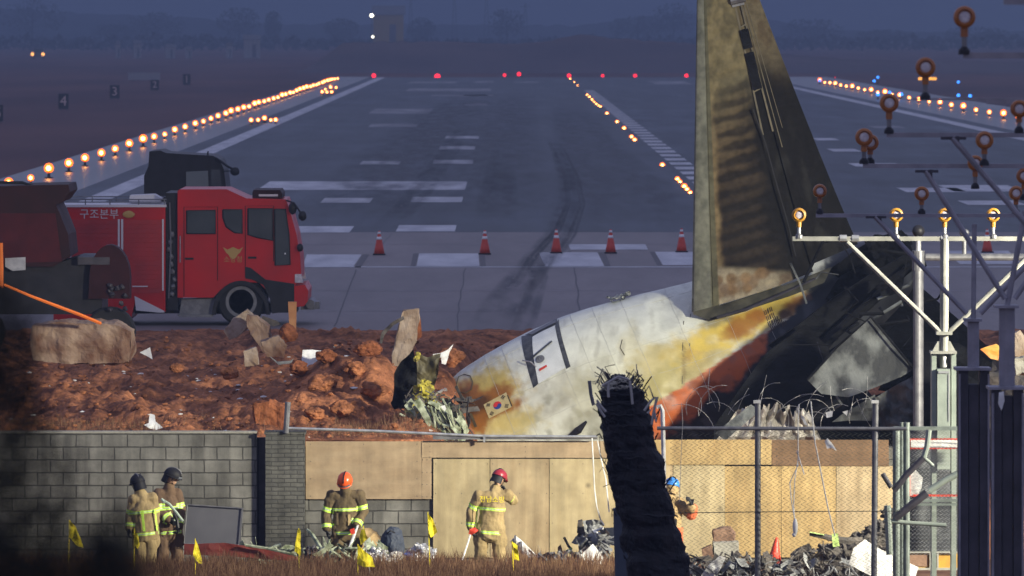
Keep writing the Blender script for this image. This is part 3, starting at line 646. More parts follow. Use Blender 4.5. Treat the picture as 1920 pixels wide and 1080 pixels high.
mb = MB(); mb.box(((X(572.5)+X(1690))/2, 100.12, (Z(838)-1.8)/2), (X(1690)-X(572.5), .2, Z(838)+1.8)); t.part('masonry', mb, M['block'])
def panel(x0, y0, x1, y1, m, label, d=99.97, th=.018, nails=True):
    t = Thing('plywood_sheet', label, 'plywood', P((x0+x1)/2, y1, d), 'plywood sheets on the wall')
    w = .6/120*F/d; mb = MB(); a = P(x0+.5, y1-.5, d); b = P(x1-.5, y0+.5, d); jit = lambda: random.uniform(-.004, .004)
    mb.prism([(a.x+jit(), d, a.z+jit()), (b.x+jit(), d, a.z+jit()), (b.x+jit(), d, b.z+jit()), (a.x+jit(), d, b.z+jit())], d, th)
    t.part('board', mb, M[m])
    mb = MB()
    for fx in (.04, .5, .96):
        for fz in (.05, .35, .65, .95):
            mb.cyl((a.x+(b.x-a.x)*fx, d-.004, a.z+(b.z-a.z)*fz), (a.x+(b.x-a.x)*fx, d+.005, a.z+(b.z-a.z)*fz), .007, n=6)
    t.part('nail', mb, M['steeldark'])
panel(573, 827, 791, 936, 'ply4', 'wide knotty plywood sheet over bare blocks, next to the brick pillar', 99.965)
panel(791, 858, 810, 936, 'ply4', 'narrow plywood strip right of the wide knotty sheet', 99.968)
panel(790, 826, 1180, 859, 'board2' if 'board2' in M else 'ply4', 'long horizontal plywood rail along the wall top left of the black post', 99.955)
panel(812, 860, 919, 1046, 'ply2', 'greenish plywood sheet left of the firefighter with the red helmet')
panel(919, 860, 1030, 1046, 'ply', 'pale plywood sheet behind the firefighter with the red helmet', 99.972)
panel(1030, 860, 1156, 1046, 'ply2', 'plywood sheet left of the black post, behind the mangled machine')
panel(1156, 860, 1262, 1046, 'ply', 'plywood sheet mostly hidden behind the black post', 99.974)
panel(1262, 872, 1359, 1046, 'ply2', 'greenish plywood sheet behind the worker in the blue helmet')
panel(1359, 874, 1465, 1046, 'ply3', 'ochre plywood sheet left of the tall grey fence post', 99.972)
panel(1465, 873, 1568, 1046, 'ply3', 'ochre plywood sheet under the left half of the brown board')
panel(1568, 873, 1678, 1046, 'ply', 'pinkish plywood sheet under the right half of the brown board', 99.972)
panel(1180, 824, 1447, 872, 'ply3', 'horizontal plywood rail between black post and brown board', 99.955)
panel(1447, 824, 1667, 874, 'board', 'dark brown horizontal board at the right end of the hoarding', 99.952)
# ------------------------------------------------------------------ the wrecked tail section
DF = 114.0; SF = F/DF
ST = [(-2, 760, 770, 1.62), (-1, 812, 730, 1.68), (0, 868, 692, 1.75), (1, 922, 658, 1.83), (2, 985, 625, 1.87), (3, 1060, 592, 1.87), (4, 1150, 565, 1.82), (5, 1297, 528, 1.66), (6, 1420, 500, 1.36), (7, 1540, 470, 1.02), (8, 1650, 447, .66), (9, 1712, 440, .34)]
AL = R(23); NU = Vector((-math.sin(AL), 0, math.cos(AL)))
def stn(t):
    i = max(0, min(len(ST)-2, int(math.floor(t))+2)); f = t-(i-2); a, b = ST[i], ST[i+1]
    g = lambda k: a[k]+(b[k]-a[k])*f
    if 0 < i < len(ST)-2:
        p, q = ST[i-1], ST[i+2]
        g = lambda k: .5*((2*a[k])+(b[k]-p[k])*f+(2*p[k]-5*a[k]+4*b[k]-q[k])*f*f+(3*a[k]-p[k]-3*b[k]+q[k])*f**3)
    return g(1), g(2), g(3)
def fus(t, th, off=0.0):
    cx, cy, r = stn(t); c = P(cx, cy, DF)-NU*r
    dent = 0
    if off > -.02:
        p, q = t, th
        k = max(0., min(1., (q-1.0)/.5))*max(0., 1-((t-4)/1.4)**2)
        dent = .045*k*mnoise.fractal(Vector((t*2.1, q*3.2, 2.)), 1, 2, 3)+.008*fbm(t*2.2, q*2.5, 5.)
        dent -= .05*max(0, 1-((t-4.55)/.18)**2)*max(0, 1-((q-.62)/.28)**2)
    return c+(NU*math.cos(th)+Vector((0, -1, 0))*math.sin(th))*(r+off+dent)
_TT = np.arange(-1.9, 9, .02); _TH = np.arange(.0, 2.6, .02)
_tab = np.array([[proj(fus(a, b, -.05)) for b in _TH] for a in _TT])
def inv(px, py):
    e = (_tab[..., 0]-px)**2+(_tab[..., 1]-py)**2; i, j = np.unravel_index(np.argmin(e), e.shape)
    a, b = _TT[i], _TH[j]
    for s in (.01, .005, .002, .001):
        for _ in range(6):
            best = min(((proj(fus(a+u*s, b+w*s, -.05)), a+u*s, b+w*s) for u in (-1, 0, 1) for w in (-1, 0, 1)), key=lambda z: (z[0][0]-px)**2+(z[0][1]-py)**2)
            a, b = best[1], best[2]
    return a, b
# stains: (px, py, rx, ry, rotation, colour, strength)
YL, BR, DB = (.52, .40, .11), (.30, .12, .022), (.10, .045, .014)
STAIN = [(900, 745, 90, 70, -25, YL, 1.0), (960, 800, 70, 26, -8, (.55, .47, .20), .8), (1060, 720, 60, 30, -30, (.46, .45, .33), .5), (1130, 700, 50, 40, -20, (.48, .47, .33), .5), (1150, 790, 80, 30, 0, (.33, .33, .24), .6), (1080, 790, 40, 16, -20, (.40, .39, .28), .5), (895, 742, 70, 45, -30, YL, .85), (930, 790, 80, 30, -10, YL, .6), (882, 748, 36, 34, 0, BR, 1.0), (920, 744, 62, 20, -24, BR, 1.0), (890, 782, 34, 32, 0, BR, 1.0), (925, 768, 60, 18, -18, BR, 1.0), (884, 764, 44, 18, -20, DB, 1.0), (868, 770, 26, 40, 0, DB, .95), (848, 750, 14, 40, 0, DB, .9),
         (1235, 690, 70, 50, -20, (.50, .42, .17), .85), (1300, 660, 60, 45, -20, YL, .8), (1215, 735, 60, 40, 0, (.36, .32, .16), .7), (1300, 675, 34, 22, -30, BR, .6), (1255, 716, 80, 40, -30, (.42, .37, .16), .95), (1330, 672, 60, 26, -30, (.44, .37, .16), .9), (1190, 660, 30, 60, -10, (.55, .50, .28), .5), (1110, 735, 60, 45, 0, (.50, .47, .28), .45),
         (1400, 600, 150, 42, -28, (.62, .47, .10), 1.0), (1400, 605, 48, 24, -25, BR, .85), (1375, 622, 30, 18, -20, BR, .7), (1418, 590, 26, 16, 0, BR, .7), (1500, 570, 40, 22, -30, BR, .9), (1470, 590, 16, 10, 0, DB, .95), (1440, 612, 8, 14, 20, (.5, .42, .2), .6),
         (1345, 600, 40, 14, -20, (.16, .16, .14), .6), (1320, 588, 30, 10, 0, (.2, .2, .18), .5), (1165, 665, 6, 26, 10, (.25, .23, .17), .4), (1120, 655, 5, 22, 12, (.25, .24, .2), .35), (1282, 690, 4, 60, 0, (.22, .17, .07), .7), (1140, 770, 50, 14, -10, (.3, .29, .22), .6), (1050, 760, 40, 12, -35, (.42, .41, .32), .5)]
def mix(a, b, k): return tuple(a[i]+(b[i]-a[i])*k for i in range(3))
def sstep(a, b, x): x = max(0, min(1, (x-a)/(b-a))); return x*x*(3-2*x)
def fus_col(p):
    px, py = proj(p); c = (.67, .69, .59)
    n1 = fbm(px*.03, py*.03, 1); n2 = fbm(px*.011, py*.011, 6)
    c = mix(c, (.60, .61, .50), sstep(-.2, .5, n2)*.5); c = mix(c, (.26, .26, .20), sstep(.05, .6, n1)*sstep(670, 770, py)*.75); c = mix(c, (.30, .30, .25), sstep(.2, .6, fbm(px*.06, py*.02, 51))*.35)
    for (sx, sy, rx, ry, ro, sc, k) in STAIN:
        a = R(ro); dx, dy = px-sx, py-sy; u = (dx*math.cos(a)+dy*math.sin(a))/rx; w = (-dx*math.sin(a)+dy*math.cos(a))/ry
        q = math.sqrt(u*u+w*w)+.34*fbm(px*.028, py*.028, rx)+.22*fbm(px*.09, py*.09, rx+3.); c = mix(c, sc, k*(1-sstep(.45, 1.15, q)))
    # boundary between the white side and the orange belly stripe / soot
    L = (py-(748+(px-1240)*(-187/295.)))*.845
    e = L+3*fbm(px*.05, py*.05, 3)
    if px > 1180:
        k = sstep(-1.5, 1.5, e); orange = mix((.56, .145, .045), (.44, .15, .075), sstep(-.1, .4, n1))
        lim = 46+26*fbm(px*.018, py*.018, 11)+max(0, (1330-px))*.22-max(0, px-1390)*.75
        dk = sstep(-7, 9, L-lim); ck = mix(orange, (.022, .024, .030), dk)
        if dk < .5: ck = mix(ck, (.12, .03, .015), sstep(.25, .5, fbm(px*.02, py*.03, 21))*.5)
        ck = mix(ck, (.09, .095, .105), sstep(.15, .6, fbm((px+py)*.012, (px-py)*.03, 15))*.7*dk)
        c = mix(c, ck, k)
    # everything burnt black towards the tail cone
    b = (px-1505)+(py-560)*.55+26*fbm(px*.03, py*.03, 31)
    c = mix(c, (.024, .026, .030), sstep(-8, 16, b))
    if b > 0: c = mix(c, (.10, .11, .12), sstep(.1, .6, fbm(px*.03, py*.012, 41))*.5)
    return (*c, 1)
edge_px = [(872, 688), (858, 702), (838, 728), (832, 738), (846, 752), (852, 768), (862, 784), (872, 800), (884, 816), (900, 840)]
EG = sorted([(b, a) for a, b in [inv(*q) for q in edge_px]]); 
def tstart(th):
    if th <= EG[0][0]: v = EG[0][1]
    elif th >= EG[-1][0]: v = EG[-1][1]
    else:
        for (a, ta), (b, tb) in zip(EG, EG[1:]):
            if a <= th <= b: v = ta+(tb-ta)*(th-a)/max(1e-6, b-a); break
    return v+.05*fbm(th*14, 3.3, 1)+.03*fbm(th*40, 1, 2)
wreck = Thing('aircraft_tail', 'burnt white airliner tail section lying nose down with its fin standing up', 'aircraft wreck', P(1150, 780, DF))
NT, NH = 380, 190
mb = MB(); mb.c = []
for j in range(NH+1):
    th = -1.2+3.6*j/NH; t0 = tstart(max(0, th))
    for i in range(NT+1):
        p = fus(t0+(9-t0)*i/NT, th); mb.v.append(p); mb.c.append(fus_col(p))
for j in range(NH):
    for i in range(NT):
        k = j*(NT+1)+i; mb.f.append((k, k+1, k+NT+2, k+NT+1)); mb.m.append(0)
M['skin'] = mat_paint('burnt_aircraft_skin', .42, vs=3.2, amt=.18, bump=.08, bs=3.)
wreck.part('fuselage', mb, M['skin'], smooth=True)
mb = MB()
for j in range(41):
    th = -1.2+3.6*j/40; t0 = tstart(max(0, th))
    for i in range(21): mb.v.append(fus(t0+.02+(8.8-t0)*i/20, th, -.09))
for j in range(40):
    for i in range(20):
        k = j*21+i; mb.f.append((k, k+1, k+22, k+21)); mb.m.append(0)
cx_, cy_, r_ = stn(.25); 
wreck.part('interior_lining', mb, M['soot'])
def patch(corn, off, n=10, th=.0, jag=0.0):
    """a curved plate on the skin whose corners (TL, TR, BR, BL) are photo pixels"""
    q = [inv(*c) for c in corn]; mb = MB()
    for j in range(n+1):
        for i in range(n+1):
            u, w = i/n, j/n
            a = [(1-u)*(1-w), u*(1-w), u*w, (1-u)*w]; t = sum(k*z[0] for k, z in zip(a, q)); h = sum(k*z[1] for k, z in zip(a, q))
            mb.v.append(fus(t, h, off+jag*fbm(u*5, w*5)))
    for j in range(n):
        for i in range(n):
            k = j*(n+1)+i; mb.f.append((k, k+n+1, k+n+2, k+1)); mb.m.append(0)
    if th:
        bm = bmesh.new(); vs = [bm.verts.new(v) for v in mb.v]
        for f in mb.f: bm.faces.new([vs[i] for i in f])
        bmesh.ops.solidify(bm, geom=bm.faces[:], thickness=th); bm.verts.index_update()
        mb = MB(); mb.add([v.co.copy() for v in bm.verts], [tuple(v.index for v in f.verts) for f in bm.faces]); bm.free()
    return mb
# aft door, slightly sprung in its opening
M['dooredge'] = mat('door_gap_dark', (.028, .03, .034), .5, .3, col2=(.09, .095, .10), vs=9, bump=.3)
for c in ([(980, 636), (1000, 634), (1011, 722), (1001, 730)], [(1043, 617), (1050, 604), (1071, 690), (1063, 695)], [(986, 634), (1047, 603), (1048, 612), (1000, 637)]):
    wreck.part('door_gap', patch(c, .006, 14), M['dooredge'], smooth=True)  # dark plates proud of the skin, painted shade of the open gaps
doorc = [(1001, 637), (1043, 616), (1062, 693), (1011, 723)]
door = wreck.part('door', patch(doorc, .016, 12), mat('door_paint', (.70, .73, .70), .4, col2=(.58, .61, .58), vs=4), smooth=True)
wreck.part('handle_recess', patch([(1001, 674), (1037, 645), (1038.5, 647.5), (1003, 677)], .032, 5), M['dooredge'], door)
wreck.part('exit_sign', patch([(1013, 697), (1027, 689), (1028, 692.5), (1014, 701)], .032, 4), M['cone'], door)
a_, b_ = inv(1015, 679); mb = MB(); n_ = 20
for rr in (.012, .07):
    for i in range(n_):
        w = 2*math.pi*i/n_; mb.v.append(fus(a_+rr*math.cos(w)/.62, b_+rr*math.sin(w)*1.25/1.85, .033))
for i in range(n_): mb.f.append((i, (i+1) % n_, n_+(i+1) % n_, n_+i)); mb.m.append(0)
wreck.part('window', mb, M['greydebris'], door)
mb = patch([(992, 632), (1044, 607), (1045, 611), (1000, 634)], .02, 8); wreck.part('door_sill', mb, M['galvdark'], door)
for c in ([(980, 640), (982, 639), (1012, 690), (1009, 692)], ):
    mb = MB(); mb.tube([fus(*inv(983, 684), .06), fus(*inv(1000, 690), .12), fus(*inv(1008, 694), .05)], .012); wreck.part('hinge_arm', mb, M['galv'], door)
# flag: white field, red-blue disc, four trigrams
def loc_frame(px, py, rot):
    a = inv(px, py); e = .01; o = fus(*a, 0)
    dt = (fus(a[0]+e, a[1])-fus(a[0]-e, a[1])).length/(2*e); dh = (fus(a[0], a[1]+e)-fus(a[0], a[1]-e)).length/(2*e)
    return lambda u, v, off: fus(a[0]+(u*math.cos(rot)-v*math.sin(rot))/dt, a[1]-(u*math.sin(rot)+v*math.cos(rot))/dh, off)
fr = loc_frame(934, 763, R(0)); w, h = .225, .155
mb = MB(); n_ = 8
for j in range(n_+1):
    for i in range(n_+1): mb.v.append(fr(-w+2*w*i/n_, -h+2*h*j/n_, .008))
for j in range(n_):
    for i in range(n_): k = j*(n_+1)+i; mb.f.append((k, k+1, k+n_+2, k+n_+1)); mb.m.append(0)
fl = wreck.part('flag', mb, mat('flag_white', (.53, .46, .24), .6, col2=(.46, .38, .17), vs=9), smooth=True)
def flat(poly, m, off=.014, name='flag_mark'):
    mb = MB(); mb.add([fr(u, v, off) for u, v in poly], [tuple(range(len(poly)))]); wreck.part(name, mb, m, fl)
rd = .075; tl_ = R(-30)
def rotp(u, v): return (u*math.cos(tl_)-v*math.sin(tl_), u*math.sin(tl_)+v*math.cos(tl_))
arc = lambda c, r, a0, a1, n=14: [(c+r*math.cos(a0+(a1-a0)*i/n), r*math.sin(a0+(a1-a0)*i/n)) for i in range(n+1)]
redp = arc(0, rd, 0, math.pi)+arc(-rd/2, rd/2, math.pi, 2*math.pi)[1:]+arc(rd/2, rd/2, math.pi, 0)[1:-1]
M['flagred'] = mat('flag_red', (.55, .03, .03), .5); M['flagblue'] = mat('flag_blue', (.02, .05, .25), .5)
flat([rotp(*q) for q in arc(0, rd, 0, 2*math.pi, 28)[:-1]], M['flagblue'], .012, 'flag_disc'); flat([rotp(*q) for q in redp], M['flagred'], .016, 'flag_disc')
for sx, sy, br in ((-1, 1, (0, 0, 0)), (1, 1, (1, 0, 1)), (-1, -1, (0, 1, 0)), (1, -1, (1, 1, 1))):
    mb = MB()
    for k in range(3):
        cx, cy = sx*(.125+(.02*k)), sy*(.083+.012*k); du, dv = Vector((sx*.02, sy*.012)).normalized(); L_ = .032
        segs = [(-L_, L_)] if not br[k] else [(-L_, -.005), (.005, L_)]
        for s0, s1 in segs:
            q = [(cx-dv*s+du*o_, cy+du*s+dv*o_) for s, o_ in ((s0, -.007), (s1, -.007), (s1, .007), (s0, .007))]
            mb.add([fr(u, v, .014) for u, v in q], [(0, 1, 2, 3)])
    wreck.part('flag_trigram', mb, M['black'], fl)
# small access hatch outline, blue-grey strip marks, torn skin tab, stencil lines
def outline(pts, w, off=.01):
    q = [inv(*p) for p in pts]; mb = MB()
    ps = [fus(a, b, off) for a, b in q]; mb.tube(ps+[ps[0]], w, 4); return mb
wreck.part('hatch', outline([(862, 712), (872, 707), (884, 710), (889, 722), (886, 735), (874, 742), (862, 739), (858, 726)], .008), M['olive'])
wreck.part('mark_strip', patch([(882, 778), (886, 778), (896, 802), (891, 804)], .01, 4), M['olive'])
wreck.part('mark_strip', patch([(952, 744), (954, 744), (962, 764), (960, 765)], .01, 4), M['olive'])
mb = patch([(1140, 566), (1185, 553), (1186, 562), (1152, 575)], .07, 8, .01, .10); wreck.part('torn_skin', mb, M['skin2'] if 'skin2' in M else mat('lifted_skin', (.66, .68, .62), .5, col2=(.45, .46, .40), vs=6), smooth=True)
mb = patch([(1333, 592), (1350, 586), (1353, 594), (1338, 600)], .012, 4); wreck.part('fuel_vent', mb, M['black'])
mb = MB()
for k, (px, py) in enumerate([(1437, 588), (1444, 583), (1441, 598), (1448, 594), (1444, 608), (1452, 604), (1449, 616), (1458, 611), (1462, 604), (1470, 608), (1455, 600)]):
    a, b = inv(px, py); f2 = lambda u, v: fus(a+u/.9, b-v/1.4, .01)
    for s in range(3):
        u0 = -.03+.025*s; mb.add([f2(u0, -.045), f2(u0+.012, -.045), f2(u0+.018, .045), f2(u0+.006, .045)], [(0, 1, 2, 3)])
wreck.part('stencil_marks', mb, mat('stencil_brown', (.05, .03, .015), .7))
for pts in ([(1283, 605), (1281, 650), (1279, 720)], [(1296, 592), (1294, 650)], [(1168, 640), (1164, 655), (1172, 668)]):
    q = [fus(*inv(*p), .004) for p in pts]; mb = MB(); mb.tube(q, .008, 4); wreck.part('skin_seam', mb, M['olive'])
M['seamgrey'] = mat('skin_seam_grey', (.40, .40, .36), .6)
for tt in (.75, 1.3, 2.55, 3.1, 3.6, 4.1, 4.65, 5.25, 5.8):
    mb = MB(); mb.tube([fus(tt+.004*math.sin(k), .03+k*.055, .0015) for k in range(34)], .0032, 4); wreck.part('skin_seam', mb, M['seamgrey'])
for th in (.45, .95, 1.35):
    mb = MB(); mb.tube([fus(.5+k*.12, th+.05*math.sin(th*9)+.004*math.sin(k*2.), .0015) for k in range(44)], .0032, 4); wreck.part('skin_seam', mb, M['seamgrey'])
rg = random.Random(21)
for k in range(26):       # bent frames, stringers and cables hanging out of the burnt end
    px, py = rg.uniform(1490, 1740), rg.uniform(470, 760); dd_ = rg.uniform(108.9, 110.6); L = rg.uniform(.25, 1.1); a = rg.uniform(-.4, 1.1) if k % 3 else rg.uniform(-1.7, -1.2)
    c = P(px, py, dd_); q = Vector((math.cos(a), rg.uniform(-.3, .3), math.sin(a)*.8)); b = Vector((rg.uniform(-.2, .2), rg.uniform(-.2, .2), rg.uniform(-.2, .2)))
    mb = MB(); mb.tube([c-q*L*.5, c-q*L*.15+b*.5, c+q*L*.2+b, c+q*L*.5], rg.choice([.008, .012, .02, .03]), 5); wreck.part('bent_frame', mb, M['soot'] if k % 4 else M['scorch'])
for k in range(5):
    px, py = rg.uniform(1560, 1720), rg.uniform(480, 740); w, h = rg.uniform(18, 55), rg.uniform(10, 40); pts = [(px+w*math.cos(a+rg.uniform(-.3, .3))*rg.uniform(.6, 1.1), py+h*math.sin(a)*rg.uniform(.6, 1.1)-.4*w*math.cos(a)) for a in [i*6.283/7 for i in range(7)]]
    mb = MB(); mb.sheet(pts, rg.uniform(109.0, 110.2), .012, .16, 3, 3, k+50); wreck.part('torn_skin', mb, M['soot'])
mb = MB(); mb.tube([fus(*inv(1100, 790), .02), fus(*inv(1085, 806), .03), fus(*inv(1065, 820), .03)], [.02, .07, .03], 6); wreck.part('skin_tear', mb, M['black'])
# ---- fin
D2 = DF-1.4
FB = [(1297, 585), (1309, -150)]; FT = [(1628, 470), (1356, -150)]   # leading edge and trailing edge, bottom to top (pixels)
def finpx(u, v):
    if v < .0: v = 0
    lx = FB[0][0]+(FB[1][0]-FB[0][0])*v; ly = 585+(-150-585)*v
    # root line climbs to the right
    ry = 470+(-150-470)*v; rx = 1615+(1368-1615)*min(1, (470-ry)/620)**.94 if True else 0
    return lx+(rx-lx)*u, ly+(ry-ly)*u+ (8*math.sin(math.pi*u)*(1-v))
def fin_p(u, v, side=-1, off=0.):
    px, py = finpx(u, v); p = P(px, py, D2)
    th = (.24*(1-v)+.10)*(2.97*math.sqrt(max(0, u))-1.26*u-3.5*u*u+2.85*u**3-1.0*u**4)*.55 if u > 0 else 0
    y = side*(th+off)
    if side < 0 and .2 < u < .58 and off == 0: y += .007*math.sin(v*2*math.pi*26+1.2*fbm(v*9, u*2))*sstep(.2, .26, u)*(1-sstep(.5, .58, u))
    return p+Vector((0, y, 0))
def fin_col(u, v):
    px, py = finpx(u, v); h = py   # rows down the picture
    n1 = fbm(u*6, v*16, 2); n2 = fbm(u*3, v*5, 7)
    olive = mix((.20, .168, .088), (.135, .115, .062), sstep(-.3, .4, n1)); c = mix(olive, (.13, .125, .078), sstep(.0, .5, n2)*.6)
    if u < .115: c = mix((.19, .195, .15), (.135, .14, .11), sstep(-.2, .4, n1))
    elif u < .16: c = (.11, .105, .065)
    dark = (.013, .012, .011)
    if .16 <= u < .60:
        band = .5+.5*math.sin(v*2*math.pi*26+1.2*fbm(v*9, u*2)+.5*n2)
        k = sstep(120, 330, h+55*n2)*(1-sstep(495, 512, h-20*(u-.3)))
        rust = (.19, .10, .045)
        lead = sstep(.16, .22, u+.02*n1)
        brown = mix((.10, .072, .040), (.055, .042, .028), sstep(200, 420, h)); c = mix(c, mix(rust, brown, lead), min(1, k*1.05)*max(.3, lead)); b2 = sstep(.05, .95, band+.45*n1); bs_ = .55*sstep(230, 400, h+60*n2); c = mix(c, dark, (bs_+(1-bs_)*b2)*sstep(70, 330, h+60*n2)*lead*.88*(1-sstep(495, 512, h-20*(u-.3))))
        k2 = sstep(497, 512, h-20*(u-.3)); c = mix(c, mix((.30, .26, .18), (.20, .145, .09), sstep(.1, .5, n1)), k2)
        for bx, by, rx, ry in [(1370, 522, 11, 12), (1398, 520, 11, 12), (1428, 512, 15, 12), (1372, 542, 9, 10), (1400, 540, 10, 9), (1348, 524, 8, 9)]:
            q = ((px-bx)/rx)**2+((py-by)/ry)**2; c = mix(c, (.19, .12, .06), (1-sstep(.4, 1.2, q))*.8)
        c = mix(c, dark, sstep(.44, .58, u+.06*n1)*sstep(110, 230, h)*(1-.6*sstep(497, 515, h)))
    if u >= .60: c = mix(mix((.155, .128, .075), (.12, .092, .052), sstep(0, .4, n1)), dark, sstep(60, 190, h+40*n2)); c = mix(c, (.036, .035, .031), sstep(.12, .5, fbm(u*9, v*9, 19))*.55*sstep(200, 300, h))
    return (*c, 1)
M['finskin'] = mat_paint('scorched_fin_skin', .85, vs=9, amt=.30, bump=.25, bs=16, spec=.1)
def finpart(name, u0, u1, v0, v1, nu, nv, parent=None, off=0., closed=True):
    mb = MB(); mb.c = []
    for side in (-1, 1):
        for j in range(nv+1):
            for i in range(nu+1):
                u = u0+(u1-u0)*i/nu; v = v0+(v1-v0)*j/nv; mb.v.append(fin_p(u, v, side, off)); mb.c.append(fin_col(u, v))
    N = (nu+1)*(nv+1)
    for j in range(nv):
        for i in range(nu):
            k = j*(nu+1)+i; mb.f.append((k, k+1, k+nu+2, k+nu+1)); mb.f.append((N+k+nu+1, N+k+nu+2, N+k+1, N+k)); mb.m += [0, 0]
        for i in (0, nu):
            k = j*(nu+1)+i; q = (k, k+nu+1, N+k+nu+1, N+k); mb.f.append(q if i == 0 else q[::-1]); mb.m.append(0)
    for j in (0, nv):
        for i in range(nu): k = j*(nu+1)+i; mb.f.append((k, k+1, N+k+1, N+k)); mb.m.append(0)
    return wreck.part(name, mb, M['finskin'], parent, smooth=False)
fin = finpart('tail_fin', .125, .60, 0, 1, 46, 260)
finpart('leading_edge', .0, .122, 0, 1, 10, 80, fin, .012)
finpart('rudder', .715, 1., .02, 1, 24, 120, fin)
finpart('hinge_bay', .60, .715, 0, 1, 6, 60, fin, -.05)
# hinge bay furniture: frame rails, ribs, actuator boxes
mb = MB()
for u in (.615, .705):
    mb.tube([fin_p(u, v/30, -1, -.02) for v in range(12, 30)], .022, 4)
for v in (.52, .58, .64, .70, .76): mb.tube([fin_p(.615, v, -1, -.02), fin_p(.70, v+.004, -1, -.02)], .016, 4)
mb.tube([fin_p(.745, v/40, -1, .008) for v in range(14, 40)], .012, 4); mb.tube([fin_p(.79, v/40, -1, .006) for v in range(16, 40)], .008, 4)
wreck.part('hinge_frame', mb, mat('scorched_olive_frame', (.16, .135, .08), .6, col2=(.09, .08, .05), vs=7), fin)
for v, m in ((.775, 'galvdark'), (.665, 'soot'), (.60, 'soot'), (.55, 'soot')):
    c = fin_p(.66, v, -1, .0); mb = MB()
    rot = Matrix.Rotation(R(-14), 3, 'Y'); mb.box(c, (.16 if m == 'soot' else .22, .09, .34 if m == 'soot' else .22), rot)
    if m == 'galvdark': mb.cyl(c+Vector((-.12, -.03, -.02)), c+Vector((.14, -.03, .04)), .08, n=10)
    wreck.part('hinge_actuator', mb, M[m], fin)
mb = MB(); mb.tube([P(1344, 596, DF-1.62), P(1400, 580, DF-1.6), P(1480, 545, DF-1.55), P(1530, 522, DF-1.5)], [.03, .03, .025, .02], 6); wreck.part('root_fairing', mb, M['steeldark'], fin)
for pts in ([(1412, 205), (1436, 270), (1452, 330), (1478, 420), (1492, 480)], ):
    mb = MB(); mb.tube([P(a, b, D2-.20) for a, b in pts], .014, 4); wreck.part('rudder_gap', mb, M['black'], fin)
# fin root fillet and burnt tail end
mb = MB(); mb.sheet([(1297, 560), (1350, 572), (1480, 532), (1560, 500), (1545, 530), (1480, 556), (1380, 588), (1330, 600), (1300, 590)], DF-1.45, .03, .02, 2, 3, 4); wreck.part('fillet', mb, mat('sooty_fillet', (.075, .073, .058), .8, col2=(.03, .03, .026), vs=4, spec=.1))
for c, pts in ((DF-.9, [(1530, 545), (1560, 500), (1600, 470), (1650, 446), (1690, 434), (1702, 446), (1712, 470), (1690, 500), (1640, 530), (1590, 560)]), (DF-1.1, [(1545, 560), (1575, 520), (1625, 492), (1665, 480), (1655, 520), (1600, 575)])):
    mb = MB(); mb.sheet(pts, c, .04, .22, 1.6, 4, int(pts[0][0])); wreck.part('tail_cone', mb, M['soot'])
mb = MB(); mb.sheet([(1622, 452), (1638, 440), (1660, 446), (1680, 436), (1700, 440), (1708, 456), (1680, 476), (1640, 486)], DF-1.3, .05, .2, 3, 4, 8); wreck.part('exhaust_stub', mb, M['soot'])
# stabiliser: dark spar and leading edge, scorched skin, slab behind
mb = MB(); mb.prism([(1440, 648), (1493, 612), (1560, 560), (1640, 510), (1704, 474), (1722, 500), (1640, 560), (1560, 640), (1512, 690)], 111.2, .16); wreck.part('stabilizer_spar', mb, M['soot'])
mb = MB(); mb.tube([P(1500, 700, 111.0), P(1560, 630, 111.0), P(1640, 560, 111.0), P(1708, 498, 111.0)], [.11, .10, .09, .07], 8); wreck.part('stabilizer_edge', mb, M['soot'])
mb = MB(); mb.sheet([(1514, 712), (1570, 650), (1633, 594), (1675, 640), (1714, 692), (1690, 706), (1640, 726), (1590, 744), (1540, 738)], 108.7, .02, .045, 1.1, 4, 2, tilt=(.06, .05)); wreck.part('stabilizer_skin', mb, M['scorch'])
mb = MB(); mb.tube([P(1514, 712, 108.6), P(1570, 650, 108.6), P(1633, 594, 108.6), P(1714, 692, 108.65)], .022, 6); wreck.part('stabilizer_rim', mb, M['soot'])
mb = MB(); mb.sheet([(1340, 800), (1380, 740), (1440, 660), (1512, 606), (1522, 662), (1508, 722), (1560, 742), (1640, 742), (1716, 715), (1714, 830), (1340, 830)], 110.6, .02, .10, 1.0, 4, 6, tilt=(0, .15)); wreck.part('belly_panel', mb, M['soot'])
mb = MB(); mb.sheet([(1625, 590), (1690, 520), (1735, 545), (1800, 600), (1900, 695), (1905, 840), (1640, 840), (1715, 700)], 116.5, .1, .06, .6, 3, 9); wreck.part('stabilizer', mb, M['soot'], label='blackened far stabiliser slab lying behind the masts')
mb = MB(); mb.sheet([(1640, 745), (1714, 705), (1713, 800), (1650, 800)], 109.4, .02, .12, 3, 4, 12); mb.sheet([(1560, 790), (1640, 740), (1660, 790)], 109.5, .02, .1, 3, 3, 13); wreck.part('crushed_skin', mb, M['scorch'])
